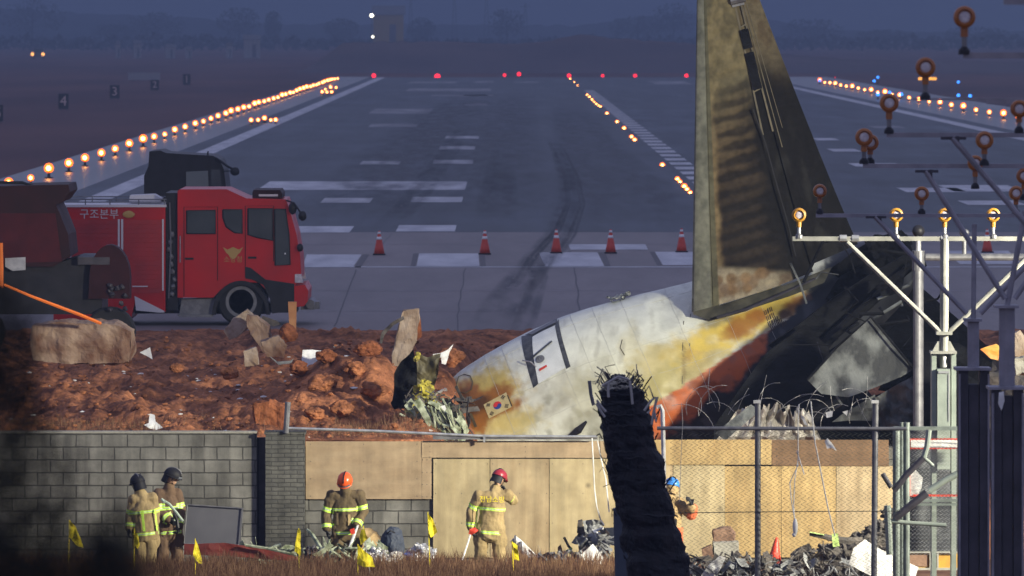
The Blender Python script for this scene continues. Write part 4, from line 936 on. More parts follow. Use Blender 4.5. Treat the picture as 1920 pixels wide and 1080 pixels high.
# torn nose end of the section: black skin flap, insulation, shreds
mb = MB(); mb.sheet([(735, 750), (741, 700), (752, 678), (778, 655), (780, 700), (786, 740), (790, 772), (760, 764), (740, 770), (732, 755)], 104.6, .015, .16, 2.4, 4, 1); wreck.part('torn_skin', mb, M['char2'] if 'char2' in M else M['soot'], label='black torn skin flap at the broken end')
mb = MB(); mb.sheet([(779, 658), (800, 668), (828, 662), (822, 700), (812, 735), (800, 770), (786, 760), (781, 710)], 104.9, .015, .16, 2.6, 4, 2); wreck.part('torn_skin', mb, M['olive'])
for px, py, s, sd_ in [(793, 732, .13, 1), (800, 742, .12, 2), (786, 756, .10, 3), (806, 728, .07, 4), (781, 672, .05, 5), (808, 748, .09, 6), (798, 720, .08, 8), (784, 664, .04, 9)]:
    mb = MB(); mb.rock(P(px, py, 104.1), (s, s*.7, s*.9), sd_, .6, 3, None, 0, 2.2); wreck.part('insulation', mb, M['insul'])
mb = MB(); mb.tube([P(805, 745, 104.3), P(822, 736, 107), P(835, 731, 111.5)], [.02, .022, .04], 6); wreck.part('frame_stub', mb, M['ash'])
for k, pts in enumerate([[(828, 744), (842, 746), (852, 772), (858, 800), (846, 812), (832, 790), (824, 762)], [(800, 770), (822, 762), (838, 790), (842, 822), (812, 822), (796, 800)], [(756, 750), (778, 742), (800, 770), (806, 815), (776, 812), (760, 790)]]):
    mb = MB(); mb.sheet(pts, 104.4+.15*k, .012, .16, 3, 3, k+70); wreck.part('torn_skin', mb, M['soot'] if k != 2 else M['olive'])
for k in range(24):
    px, py = rg.uniform(765, 858), rg.uniform(735, 815); c = P(px, py, rg.uniform(103.4, 104.2)); q = Vector((rg.uniform(-.6, 1), rg.uniform(-.3, .3), rg.uniform(-1, .5))).normalized(); L = rg.uniform(.15, .5); b = Vector((rg.uniform(-.1, .1), 0, rg.uniform(-.1, .1)))
    mb = MB(); mb.tube([c-q*L*.5, c+b, c+q*L*.5], rg.choice([.006, .01, .016]), 5); wreck.part('bent_frame', mb, M[['soot', 'greydebris', 'shred', 'olive'][k % 4]])
mb = MB(); mb.sheet([(832, 738), (846, 742), (858, 768), (862, 790), (850, 800), (838, 770)], 111.8, .02, .05, 3, 3, 5); wreck.part('bulkhead', mb, M['steeldark'])
# ------------------------------------------------------------------ rubble and scraps on the earth
def shreds(name, label, cat, box, n, d, m, seed, wid=(.01, .03), ln=(.15, .5), grp=None, dirn=None):
    """a heap of torn strips and wires"""
    rg = random.Random(seed); mb = MB(); x0, y0, x1, y1 = box
    for _ in range(n):
        c = P(rg.uniform(x0, x1), rg.uniform(y0, y1), d+rg.uniform(-.4, .4)); L = rg.uniform(*ln)
        a = Vector((rg.uniform(-1, 1), rg.uniform(-.5, .5), rg.uniform(-.6, 1))) if dirn is None else Vector(dirn)+Vector((rg.uniform(-.4, .4), rg.uniform(-.4, .4), rg.uniform(-.4, .4)))
        a.normalize(); b = Vector((rg.uniform(-1, 1), rg.uniform(-1, 1), rg.uniform(-1, 1)))*.3
        pts = [c-a*L*.5, c-a*L*.15+b*L*.5, c+a*L*.2+b*L*.3, c+a*L*.5]
        if rg.random() < .5: mb.tube(pts, rg.uniform(*wid)*.5, 5)
        else:
            w = rg.uniform(*wid)*1.6; q = Vector((rg.uniform(-1, 1), rg.uniform(-1, 1), rg.uniform(-1, 1))).normalized()*w
            for p, r_ in zip(pts, pts[1:]): mb.add([p-q, p+q, r_+q, r_-q, p-q+a.orthogonal()*.004, p+q+a.orthogonal()*.004, r_+q+a.orthogonal()*.004, r_-q+a.orthogonal()*.004], [(0, 1, 2, 3), (7, 6, 5, 4), (0, 4, 5, 1), (2, 6, 7, 3), (1, 5, 6, 2), (0, 3, 7, 4)])
    return solo(name, mb, m, label, cat, grp, 'stuff')
def scrap(name, label, cat, pts, d, m, amp=.05, seed=0, th=.012, freq=3, cuts=3, tilt=(0, 0)):
    mb = MB(); mb.sheet(pts, d, th, amp, freq, cuts, seed, 0, tilt); return solo(name, mb, M[m] if isinstance(m, str) else m, label, cat)
shreds('wire_shreds', 'green and white shredded strips hanging from the broken nose end', 'wire debris', (768, 768, 868, 822), 70, 103.2, M['shred'], 3, (.02, .055), (.2, .55), dirn=(.5, 0, -.8))
shreds('wire_shreds', 'dark tangled wires below the broken nose end of the wreck', 'wire debris', (760, 740, 880, 822), 90, 103.6, M['darkdebris'], 4, (.012, .03), (.15, .5))
shreds('wire_shreds', 'yellow insulation threads at the foot of the black torn skin', 'wire debris', (775, 740, 815, 790), 30, 103.5, M['insul'], 14, (.012, .03), (.1, .3))
scrap('metal_scrap', 'small pale lozenge-shaped scrap stuck among the green shreds', 'metal scrap', [(826, 762), (838, 758), (840, 772), (830, 776)], 103.2, 'white', .02, 1)
scrap('metal_scrap', 'pale forked sheet standing behind the black torn skin', 'metal scrap', [(810, 664), (825, 662), (840, 655), (851, 645), (848, 652), (842, 662), (836, 684), (828, 682), (826, 670), (818, 674)], 109.6, 'white', .06, 3)
scrap('metal_scrap', 'white angular sheet lying on the earth bank', 'metal scrap', [(567, 657), (585, 656), (605, 658), (620, 664), (600, 672), (585, 684), (570, 690), (565, 674)], 108.6, 'white', .04, 4, tilt=(.2, .5))
scrap('metal_scrap', 'white winged scrap low on the earth above the block wall', 'metal scrap', [(270, 797), (279, 793), (281, 776), (290, 778), (292, 790), (306, 802), (292, 806), (280, 803)], 101.5, 'white', .05, 5, tilt=(.1, .3))
scrap('metal_scrap', 'small pale triangle of metal beside the muddy slab', 'metal scrap', [(262, 661), (282, 651), (286, 674), (276, 668)], 117, 'white', .03, 8)
scrap('metal_scrap', 'dark flat plate right of the torn plates by the wheel', 'metal scrap', [(492, 592), (520, 602), (526, 608), (512, 612), (488, 604)], 122, 'darkdebris', .03, 9)
scrap('metal_scrap', 'grey curved strip at the foot of the torn plates', 'metal scrap', [(505, 668), (520, 678), (545, 676), (551, 672), (546, 681), (522, 684)], 113, 'greydebris', .03, 10)
scrap('metal_scrap', 'small grey scrap beside the orange clod on the bank', 'metal scrap', [(625, 650), (634, 646), (642, 650), (638, 657), (628, 658)], 110.5, 'greydebris', .03, 15)
mb = MB(); mb.prism([(540, 566), (556, 566), (555, 625), (543, 625)], 120.5, .12); solo('timber_post', mb, M['wood'], 'short upright timber stake in front of the fire engine bumper', 'timber post')
mb = MB(); mb.rock(P(540, 625, 120), (.17, .15, .17), 5, .3); solo('earth_clod', mb, M['clod'], 'orange clod at the foot of the upright stake', 'clod')
# concrete pieces
def block3(name, label, pts, d, th, m, seed, cat='concrete block', jag=.05):
    mb = MB(); mb.prism(pts, d, th)
    bm = bmesh.new(); vs = [bm.verts.new(v) for v in mb.v]
    for f in mb.f: bm.faces.new([vs[i] for i in f])
    bmesh.ops.triangulate(bm, faces=bm.faces[:])
    for _ in range(4): bmesh.ops.subdivide_edges(bm, edges=[e for e in bm.edges if e.calc_length() > .09], cuts=1, use_grid_fill=True); bmesh.ops.triangulate(bm, faces=[f for f in bm.faces if len(f.verts) > 3])
    bm.normal_update(); mv = [(v, v.normal*jag*mnoise.fractal(v.co*2.6+Vector((seed*9., 0, 0)), .8, 2, 5)) for v in bm.verts]
    for v, q in mv: v.co += q
    bm.verts.index_update(); mb = MB(); mb.add([v.co.copy() for v in bm.verts], [tuple(v.index for v in f.verts) for f in bm.faces]); bm.free()
    return solo(name, mb, M[m], label, cat)
block3('broken_slab', 'grey broken slab tipped up at the foot of the fire engine wheel', [(420, 622), (438, 598), (463, 580), (474, 590), (466, 612), (446, 632), (428, 640)], 121, .22, 'rubble', 21, 'concrete slab', .06)
block3('broken_slab', 'brownish broken slab leaning beside the grey one by the wheel', [(462, 588), (482, 592), (502, 612), (512, 650), (494, 662), (474, 634), (462, 612)], 120.3, .22, 'rubbledirty', 22, 'concrete slab', .06)
block3('broken_slab', 'low muddy slab half buried right of the leaning broken slabs', [(488, 640), (520, 630), (536, 648), (530, 668), (500, 672)], 117, .4, 'rubbledirty', 23, 'concrete slab', .06)
block3('concrete_slab', 'long muddy broken concrete slab lying at the left above the wall', [(60, 650), (62, 612), (110, 603), (215, 606), (246, 622), (249, 650), (240, 678), (205, 684), (110, 682), (62, 674)], 111, .9, 'rubbledirty', 1, 'concrete slab', .055)
block3('concrete_slab', 'tall upright broken concrete slab behind the black torn skin', [(735, 690), (737, 660), (745, 625), (752, 596), (755, 582), (783, 581), (786, 600), (780, 640), (768, 675), (760, 690)], 111.5, .35, 'rubble', 2, 'concrete slab', .05)
scrap('bent_strip', 'dark curved metal strip leaning on the upright slab', 'metal strip', [(712, 642), (716, 622), (735, 604), (756, 592), (758, 598), (738, 610), (722, 628), (716, 645)], 111.2, 'darkdebris', .05, 3, .03)
mb = MB(); mb.prism([(780, 600), (788, 596), (791, 632), (776, 640)], 111.9, .3); solo('earth_clod', mb, M['clod'], 'orange clay smear on the right flank of the upright slab', 'clod')
block3('concrete_lump', 'square pinkish concrete lump below the torn plates', [(456, 658), (478, 652), (484, 684), (460, 686)], 113.5, .3, 'rubble', 3, 'concrete block', .04)
block3('earth_clod', 'smooth slab of orange clay just left of the leaning fence post', [(474, 756), (505, 752), (531, 764), (534, 812), (500, 814), (478, 808)], 103, .35, 'clod', 4, 'clod', .06)
for i, (px, py, d, s, lab) in enumerate([(690, 655, 108, .26, 'large faceted clay clod on the crest of the bank'), (612, 668, 108, .2, 'orange clod touching the white angular sheet'), (664, 690, 107, .22, 'rounded clay clod on the face of the bank'), (605, 720, 106.5, .3, 'broad clay clod low on the bank'),
        (700, 730, 106, .25, 'clay clod left of the black torn skin'), (560, 690, 108, .2, 'clay clod under the white angular sheet'), (640, 765, 104.5, .22, 'clay clod near the wall top in the middle of the bank'), (430, 700, 110, .18, 'clay clod on the flat earth left of the bank'), (330, 690, 112, .14, 'small clod on the flat earth at the left'), (590, 775, 104, .18, 'small clay clod right of the leaning fence post'), (845, 670, 112.5, .28, 'reddish clod behind the forked pale sheet'), (745, 790, 104, .2, 'dark clod at the wall top below the black torn skin')]):
    mb = MB(); mb.rock(P(px, py, d), (s*.85, s*.7, s*.55), i+20, .34, 4, None, 0, 1.1); solo('earth_clod', mb, M['clod'] if i in (0, 1, 5) else M['dirt'], lab, 'clod')
mb = MB(); rg = random.Random(77)
for _ in range(2600):
    x = rg.uniform(-10, 3); y = 101+rg.random()**1.3*30; s = .012+.05*rg.random()**3
    mb.rock((x, y, dirt_z(x, y)+s*.3), (s*1.3, s, s*.8), rg.random()*50, .55, 1)
solo('clods', mb, M['dirt'], 'loose small earth clods strewn over the dug ground', 'loose earth', kind='stuff')
mb = MB()
for _ in range(260):
    x = rg.uniform(-9, 7); y = 101+rg.random()*20; s = rg.uniform(.01, .035); mb.rock((x, y, dirt_z(x, y)+s*.5), (s*1.8, s, s*.6), rg.random()*50, .6, 1)
solo('litter', mb, M['rag'], 'tiny pale scraps scattered over the dug earth', 'litter', kind='stuff')
mb = MB()
for _ in range(2600):
    px = rg.choice([rg.uniform(20, 300), rg.uniform(620, 880), rg.uniform(-100, 1100)]); d = 100.5+rg.random()*3.5; x = (px-CX)*d/F; z = dirt_z(x, d); h = rg.uniform(.06, .22); l = rg.uniform(-.08, .08)
    mb.add([(x-.004, d, z-.02), (x+.004, d, z-.02), (x+l, d+rg.uniform(-.05, .05), z+h)], [(0, 1, 2)])
solo('weeds', mb, M['grass'], 'thin dry weeds along the top of the wall', 'weeds', kind='stuff')
# ------------------------------------------------------------------ heaps of wreckage in front of the hoarding
mb = MB(); cn, rn = 90, 10
for j_ in range(rn+1):
    for i_ in range(cn+1):
        u, w = i_/cn, j_/rn; x0 = 1338+205*u; tip = 752+26*abs(fbm(u*7, 3))*1.6+14*abs(2*u-1); top = (1385+130*u+10*fbm(u*9, 1), tip)
        px = x0+(top[0]-x0)*w; py = 832+(top[1]-832)*w; p = P(px, py, 107); p.y += .09*math.sin(u*46+2*fbm(u*5, w*2))*(.4+.6*w)+.25*fbm(u*2, w*2, 5); mb.v.append(p)
for j_ in range(rn):
    for i_ in range(cn): k = j_*(cn+1)+i_; mb.f.append((k, k+1, k+cn+2, k+cn+1)); mb.m.append(0)
solo('crumpled_sheet', mb, M['ash'], 'pale crumpled sheet fanned out behind the fence top', 'metal sheet')
scrap('crumpled_sheet', 'grey-green plate in front of the pale crumpled sheet', 'metal sheet', [(1340, 812), (1408, 758), (1425, 770), (1360, 826)], 106.4, 'scorch', .05, 4)
t = Thing('mangled_machine', 'mangled grey machine part standing on debris before the plywood', 'wreckage', P(1110, 1040, 96.5))
mb = MB(); mb.prism([(1082, 1000), (1084, 978), (1092, 976), (1094, 1000)], 96.3, .25); mb.rock(P(1104, 1012, 96.4), (.18, .15, .2), 5, .35, 4); t.part('block', mb, M['darkdebris'])
mb = MB(); mb.sheet([(1092, 978), (1108, 973), (1124, 976), (1132, 986), (1120, 996), (1112, 1006), (1098, 1000)], 96.1, .02, .12, 5, 4, 4); t.part('casing', mb, M['greydebris'])
mb = MB(); mb.sheet([(1110, 990), (1122, 996), (1136, 1000), (1128, 1018), (1118, 1008)], 95.9, .02, .09, 6, 4, 9); mb.tube([P(1116, 996, 95.9), P(1130, 990, 95.8), P(1136, 998, 95.9), P(1130, 1010, 95.9)], .02, 6); t.part('torn_lining', mb, M['white'])
mb = MB(); mb.cyl(P(1130, 994, 95.8), P(1137, 1002, 96.0), .05, n=10); t.part('port', mb, M['black'])
shreds('wire_shreds', 'tangled grey fittings hanging below the mangled machine', 'wire debris', (1090, 1002, 1140, 1050), 70, 96.2, M['greydebris'], 6, (.02, .05), (.1, .3))
scrap('white_panel', 'white panel standing among grass below the mangled machine', 'panel', [(1090, 1040), (1112, 1020), (1126, 1038), (1135, 1052), (1122, 1066), (1104, 1062)], 95.6, 'rag', .04, 6, tilt=(.2, .3))
t = Thing('bent_pipe', 'white bent duct running down to the right behind a yellow flag', 'duct', P(1000, 1060, 96.3))
mb = MB(); mb.tube([P(962, 1010, 96.3), P(975, 1022, 96.3), P(992, 1040, 96.2), P(1010, 1056, 96.1)], [.06, .07, .075, .08], 10); t.part('pipe', mb, M['rag'])
mb = MB(); mb.tube([P(1006, 1048, 96), P(1030, 1050, 95.9), P(1056, 1049, 95.9)], [.075, .06, .05], 9); t.part('elbow', mb, M['rag'])
for k in range(4):
    q = P(966+11*k, 1014+11*k, 96.25); mb = MB(); mb.lathe([(.085, -.015), (.085, .015)], q, 10, 'X'); t.part('clamp', mb, M['galvdark'])
mb = MB(); mb.tube([P(1058, 1008, 96.5), P(1066, 1024, 96.4), P(1072, 1030, 96.4)], .02, 6); solo('metal_rod', mb, M['olive'], 'short dark rod sticking up left of the mangled machine', 'rod')
scrap('fabric_scrap', 'yellow-green scrap beside the short dark rod', 'fabric', [(1060, 1032), (1072, 1026), (1074, 1036), (1064, 1038)], 96.2, M['greenrope'], .03, 3)
scrap('seat_shell', 'dark upturned seat shell left of the yellow-green scrap', 'seat shell', [(1044, 1046), (1046, 1026), (1052, 1020), (1056, 1040), (1066, 1048), (1060, 1054)], 96.3, 'cardboard', .07, 5)
scrap('plywood_offcut', 'pale grey board leaning on the black post', 'board', [(1134, 990), (1156, 988), (1156, 1024), (1136, 1020)], 97.5, 'mint', .02, 6)
shreds('debris_heap', 'low heap of white and grey fragments along the grass left of the mangled machine', 'debris', (1000, 1040, 1130, 1070), 90, 96.0, M['greydebris'], 8, (.02, .07), (.1, .35))
shreds('debris_heap', 'pale fragments around the feet of the orange-helmeted firefighter', 'debris', (590, 1028, 720, 1056), 70, 96.6, M['shred'], 9, (.02, .06), (.1, .35))
shreds('debris_heap', 'thin pale scraps between the slate board and the orange-helmeted firefighter', 'debris', (450, 1028, 580, 1050), 50, 96.8, M['shred'], 19, (.02, .06), (.1, .3))
scrap('red_plate', 'long red plate edged pale green lying in the grass under the slate board', 'plate', [(345, 1020), (420, 1018), (470, 1024), (556, 1040), (560, 1050), (540, 1052), (440, 1044), (345, 1040)], 96.0, mat('dull_red', (.20, .03, .02), .6, col2=(.13, .02, .015), vs=4), .03, 3)
mb = MB(); mb.tube([P(460, 1022, 95.9), P(500, 1028, 95.9), P(556, 1041, 95.8)], .022, 6); solo('plate_edging', mb, M['shred'], 'pale green edging strip lying along the red plate', 'strip')
mb = MB(); mb.tube([P(576, 993, 97), P(584, 1000, 96.9), P(598, 1022, 96.7), P(612, 1044, 96.5)], [.018, .03, .032, .03], 7); solo('bent_rod', mb, M['shred'], 'pale bent strip rising from the debris left of the orange helmet', 'strip')
t = Thing('slate_board', 'dark grey rectangular board leaning on the block wall', 'board', P(400, 1022, 98))
mb = MB(); mb.prism([(345, 1019), (351, 946), (456, 953), (450, 1022)], 98, .03); t.part('panel', mb, M['panelgrey'])
mb = MB(); mb.tube([P(351, 946, 97.97), P(456, 953, 97.97), P(450, 1022, 97.97), P(345, 1019, 97.97), P(351, 946, 97.97)], .012, 4); t.part('frame', mb, M['galvdark'])
for i, (px, py, s, m, lab) in enumerate([(790, 1040, .17, 'foil', 'crushed foil bundle under the yellow flag by the plywood edge'), (708, 1046, .16, 'foil', 'white crumpled foil heap right of the double yellow flags'), (745, 1050, .13, 'ash', 'pale brown crumpled bundle in the middle of the grass'), (770, 1042, .09, 'blue', 'blue plastic bag beside the crushed foil bundle'),
        (585, 1036, .10, 'blue', 'dark blue bundle left of the orange-helmeted firefighter')]):
    mb = MB(); mb.rock(P(px, py, 96.3), (s*1.1, s, s*.9), i+3, .5, 4, None, 0, 2.4); solo('foil_bundle' if m == 'foil' else 'plastic_bag' if m == 'blue' else 'bundle', mb, M[m] if lab[:4] != 'dark' else M['steeldark'], lab, 'bundle')
t = Thing('backpack', 'dark blue rucksack set down beside the kneeling firefighter', 'rucksack', P(735, 1045, 97.2))
mb = MB(); mb.rock(P(735, 1022, 97.2), (.19, .14, .27), 4, .18, 4); t.part('bag', mb, mat('navy_nylon', (.02, .03, .055), .7, col2=(.035, .045, .07), vs=5))
mb = MB(); mb.tube([P(726, 1000, 97.05), P(732, 995, 97.0), P(740, 999, 97.05)], .012, 6); t.part('strap', mb, M['black'])
# right-hand heap under the chain-link fence
def dd(px, py): return P(px, py, 92.5)
block3('brown_block', 'brown block on top of the grey block behind the fence', [(1338, 996), (1352, 992), (1370, 992), (1378, 1002), (1377, 1016), (1338, 1016)], 97.2, .22, 'cardboard', 3, 'block', .05)
block3('grey_block', 'grey concrete block under the brown block behind the fence', [(1337, 1017), (1385, 1016), (1386, 1056), (1340, 1058)], 97.0, .3, 'greyblock', 4, 'block', .02)
block3('brown_block', 'small dark brown block left of the grey block', [(1316, 1030), (1334, 1022), (1338, 1046), (1318, 1046)], 97.0, .25, 'cardboard', 5, 'block', .03)
scrap('torn_sheet', 'white torn panel left of the fence post at the bottom', 'panel', [(1314, 1082), (1330, 1058), (1350, 1042), (1362, 1046), (1352, 1066), (1338, 1090)], 92.5, 'rag', .06, 5)
scrap('torn_sheet', 'large white torn panel lying behind the chain-link on the right', 'panel', [(1592, 1058), (1600, 1028), (1622, 1012), (1650, 1030), (1690, 1050), (1722, 1064), (1714, 1090), (1680, 1094), (1630, 1078)], 91.5, 'rag', .04, 8, .03, tilt=(.1, .3))
shreds('debris_heap', 'white and grey torn strips at the bottom right of the black post', 'debris', (1290, 1052, 1410, 1086), 45, 92.8, M['greydebris'], 10, (.015, .05), (.1, .3))
shreds('debris_heap', 'dark tangled fragments at the bottom between post and red cone', 'debris', (1290, 1046, 1460, 1090), 150, 93.1, M['darkdebris'], 11, (.012, .05), (.08, .3))
t_ = MB()
for i, (px, py, s) in enumerate([(1510, 1056, .22), (1560, 1044, .26), (1590, 1040, .25), (1600, 1075, .3), (1540, 1075, .3), (1490, 1078, .22), (1640, 1006, .2), (1656, 990, .17), (1620, 1018, .2), (1668, 965, .12), (1650, 1030, .25), (1460, 1075, .15)]): t_.rock(P(px, py, 94), (s, s*.8, s*.7), i+40, .6, 4, None, 0, 2.)
solo('debris_heap', t_, M['darkdebris'], 'black burnt heap of wreckage behind the chain-link fence', 'debris', kind='stuff')
shreds('debris_heap', 'dark twisted strips on the black burnt heap', 'debris', (1490, 1030, 1680, 1085), 130, 93.2, M['darkdebris'], 12, (.012, .04), (.1, .35))
shreds('debris_heap', 'grey and pale fragments on the black burnt heap', 'debris', (1440, 1050, 1640, 1085), 60, 92.6, M['greydebris'], 13, (.01, .035), (.06, .22))
t = Thing('traffic_cone', 'slim red cone standing tilted in the debris behind the fence', 'traffic cone', dd(1452, 1052))
b = P(1452, 1034, 93.5); mb = MB(); rot = Matrix.Rotation(R(6), 4, 'Y'); mb.lathe([(.10, 0), (.075, .1), (.03, .3), (.012, .34)], (0, 0, 0), 12); mb.v = [rot @ v+b-Vector((0, 0, .13)) for v in mb.v]; t.part('body', mb, M['cone'], smooth=True)
mb = MB(); mb.sheet([(1452, 1036), (1460, 1036), (1463, 1056), (1456, 1058)], 93.3, .02, .03, 3, 2, 4); t.part('torn_base', mb, M['cone'])
mb = MB(); mb.lathe([(.02, -.6), (.02, 0)], P(1446, 1040, 93.4), 6); t.part('stake', mb, M['galvdark'])
t = Thing('beam', 'dark burnt beam with green edging pointing left from the heap', 'beam', dd(1550, 1030))
mb = MB(); mb.tube([P(1518, 1001, 93.6), P(1545, 1006, 93.6), P(1580, 1014, 93.7), P(1640, 1016, 94)], [.03, .04, .06, .08], 6); t.part('bar', mb, M['darkdebris'])
mb = MB(); mb.tube([P(1518, 998, 93.55), P(1545, 1003, 93.55)], .012, 5); t.part('edging', mb, M['greenrope'])
scrap('fabric_scrap', 'bright green strap end where the rope meets the burnt beam', 'fabric', [(1560, 1002), (1572, 1000), (1574, 1024), (1562, 1026)], 92.8, M['greenrope'], .05, 5)
t = Thing('storage_crate', 'amber slatted crate behind the gate at the lower right', 'crate', P(1750, 1065, 93))
mb = MB(); mb.rect(1702, 1036, 1796, 1066, 93, .8); t.part('side_panel', mb, mat('amber_panel', (.42, .24, .03), .6, col2=(.3, .16, .03), vs=4))
mb = MB(); mb.rect(1700, 1033, 1797, 1037, 92.95, .9); mb.rect(1700, 1065, 1797, 1069, 92.95, .9); mb.rect(1743, 1037, 1746, 1065, 92.96, .03); mb.rect(1757, 1037, 1760, 1065, 92.96, .03); t.part('frame', mb, M['cream'])
mb = MB(); mb.rect(1704, 1040, 1740, 1062, 92.985, .01); t.part('dark_panel', mb, M['cardboard'])
# marker flags
for i, (pole, cloth, d, lab) in enumerate([([(130, 975), (128, 1040)], [(131, 975), (142, 990), (151, 1008), (157, 1027), (143, 1022), (130, 1008)], 94.5, 'yellow marker flag leftmost, in front of the block wall'), ([(252, 990), (251, 1050)], [(253, 993), (259, 1006), (262, 1022), (258, 1030), (251, 1018)], 94.5, 'half-shaded yellow flag at the feet of the reflective-coated firefighter'),
        ([(366, 1010), (366, 1070)], [(366, 1012), (374, 1030), (379, 1058), (372, 1056), (362, 1042)], 94.0, 'yellow marker flag in the grass below the slate board'), ([(560, 990), (561, 1050)], [(557, 993), (563, 992), (564, 1042), (552, 1034)], 94.5, 'furled yellow flag left of the bent pale strip'),
        ([(678, 976), (700, 1050)], [(680, 985), (690, 1008), (676, 1022), (674, 1010)], 94.2, 'upper yellow flag on a white stick beside the orange-helmeted firefighter'), ([(671, 1020), (671, 1070)], [(672, 1022), (684, 1034), (698, 1046), (702, 1064), (684, 1062), (670, 1056)], 93.6, 'large low yellow flag, lower of the close pair'),
        ([(802, 960), (808, 1050)], [(801, 962), (812, 974), (820, 998), (816, 1002), (809, 1008), (804, 1000)], 94.6, 'yellow flag standing before the plywood edge'), ([(960, 1015), (965, 1080)], [(961, 1016), (970, 1022), (974, 1052), (964, 1050)], 94.2, 'yellow flag right of the red-helmeted firefighter')]):
    t = Thing('marker_flag', lab, 'marker flag', P(pole[-1][0], pole[-1][1], d), 'yellow marker flags')
    a, b2 = P(*pole[0], d), P(*pole[-1], d); b2.z = min(b2.z, -1.8); mb = MB(); mb.tube([a, b2], .007, 5); t.part('stick', mb, M['rag'] if i == 4 else M['flag'])
    mb = MB(); mb.sheet(cloth, d-.01, .004, .06, 5, 3, i); t.part('cloth', mb, M['flag'])
# dry grass
mb = MB(); rg = random.Random(12)
for _ in range(60000):
    d = rg.uniform(90, 98.2); px = rg.uniform(-60, 1240); x = (px-CX)*d/F
    cl = .5+.9*fbm(x*1.3, d*.9, 5)+.5*fbm(x*4, d*2, 9)
    if d > 96.2 and rg.random() < .75: continue
    h = max(.1, (.40+.16*cl)*rg.uniform(.45, 1.2)*(1.0 if d < 96 else .6)); lx = rg.uniform(-.12, .12); ly = rg.uniform(-.08, .08); w = rg.uniform(.004, .008); z = -1.8
    m1 = Vector((x+lx*.35, d+ly*.35, z+h*.6)); tp = Vector((x+lx, d+ly, z+h))
    mb.add([(x-w, d, z), (x+w, d, z), m1+Vector((w*.8, 0, 0)), m1-Vector((w*.8, 0, 0)), tp], [(0, 1, 2, 3), (3, 2, 4)])
solo('grass', mb, M['grass'], 'tangled reddish dry grass along the bottom of the picture', 'grass', kind='stuff', base=(0, 92, -1.8))
# ------------------------------------------------------------------ fire engine (side plane at y = 140) and the vehicles around it
DT = 140.0; ST_ = F/DT
def tp(px, py, dy=0.): p = P(px, py, DT); return Vector((p.x, DT+dy, p.z))
def poly(mb, pts, y0, th, mi=0): return mb.prism([tp(*p, y0) for p in pts], DT+y0, th, mi)
tr = Thing('fire_engine', 'red rescue fire engine with crew cab facing right on the apron', 'fire engine', tp(380, 607, 1.2))
Wd = 2.45
mb = MB(); poly(mb, [(333, 358), (337, 355), (425, 355), (462, 372), (536, 374), (545, 400), (556, 440), (563, 480), (565, 520), (552, 536), (512, 530), (500, 545), (486, 530), (440, 528), (412, 545), (400, 558), (333, 558)], 0, Wd)
cab = tr.part('cab', mb, M['red'])
for pts, lab in (([(350, 395), (404, 394), (404, 438), (350, 438)], None), ([(418, 393), (454, 393), (454, 438), (440, 436), (424, 425), (418, 408)], None), ([(465, 391), (511, 391), (511, 451), (482, 445), (465, 440)], None), ([(515, 392), (535, 392), (542, 440), (544, 496), (516, 498)], None)):
    mb = MB(); poly(mb, pts, -.012, .02); w = tr.part('window', mb, M['glass'], cab); mb = MB(); mb.tube([tp(*q, -.014) for q in pts+pts[:1]], .016, 4); tr.part('window_seal', mb, M['black'], cab)
for x0, x1, x2, y0, y1 in ((345, 408, 408, 388, 556), (460, 513, 513, 386, 520)):
    mb = MB(); q = [tp(a, b, -.004) for a, b in ((x0, y1), (x0, y0), (x1, y0), (x1, y1-30))]; mb.tube(q, .010, 4); tr.part('door_seam', mb, M['reddark'], cab)
for px, py in ((355, 485), (473, 483)):
    mb = MB(); poly(mb, [(px-8, py-2), (px+8, py-2), (px+8, py+2), (px-8, py+2)], -.02, .03); tr.part('door_handle', mb, M['black'], cab)
mb = MB(); mb.tube([tp(338, 442, -.03), tp(338, 492, -.03)], .012, 6); tr.part('grab_rail', mb, M['galv'], cab)
# emblem and lettering on the door
mb = MB(); poly(mb, [(418, 463), (426, 468), (431, 466), (437, 463), (443, 466), (448, 468), (456, 463), (450, 474), (446, 477), (443, 482), (437, 486), (431, 482), (428, 477), (424, 474)], -.008, .01); tr.part('emblem', mb, M['gold'], cab)
tr.raw('lettering', text_mb('소방청', .15, tp(437, 487, -.008)-tr.b, (1, 0, 0), (0, 0, 1)).mesh('lettering', M['gold']), cab)
# body with shutters
mb = MB(); poly(mb, [(100, 388), (310, 388), (310, 585), (255, 558), (245, 600), (100, 600)], .03, Wd-.06); body = tr.part('body', mb, M['red'])
for x0, x1 in ((134, 221), (231, 304)):
    mb = MB(); n_ = 16
    for k in range(n_): poly(mb, [(x0, 412+k*8.6), (x1, 412+k*8.6), (x1, 412+k*8.6+8.2), (x0, 412+k*8.6+8.2)], .012, .03)
    tr.part('roller_shutter', mb, M['redshut'], body)
mb = MB()
for x0, x1 in ((131, 134), (221, 224.5), (227, 231), (304, 307)): poly(mb, [(x0, 411), (x1, 411), (x1, 545), (x0, 545)], -.006, .03)
poly(mb, [(248, 536), (277, 536), (277, 538), (248, 538)], -.006, .03); tr.part('shutter_frame', mb, M['trim'], body)
mb = MB(); poly(mb, [(252, 555), (308, 583), (308, 586), (296, 586), (255, 582)], .0, .06); tr.part('skirt_panel', mb, M['trim'], body)
tr.raw('lettering', text_mb('구조본부', .235, tp(186, 402.5, .02)-tr.b, (1, 0, 0), (0, 0, 1), push=.012).mesh('lettering', M['trim']), body)
mb = MB(); mb.rock(tp(241, 402, .0), (.13, .02, .08), 3, .1, 3); tr.part('emblem', mb, M['gold'], body)
mb = MB(); poly(mb, [(92, 384), (312, 384), (312, 388.5), (92, 388.5)], -.01, Wd+.02); tr.part('roof_edge', mb, M['trim'], body)
mb = MB()
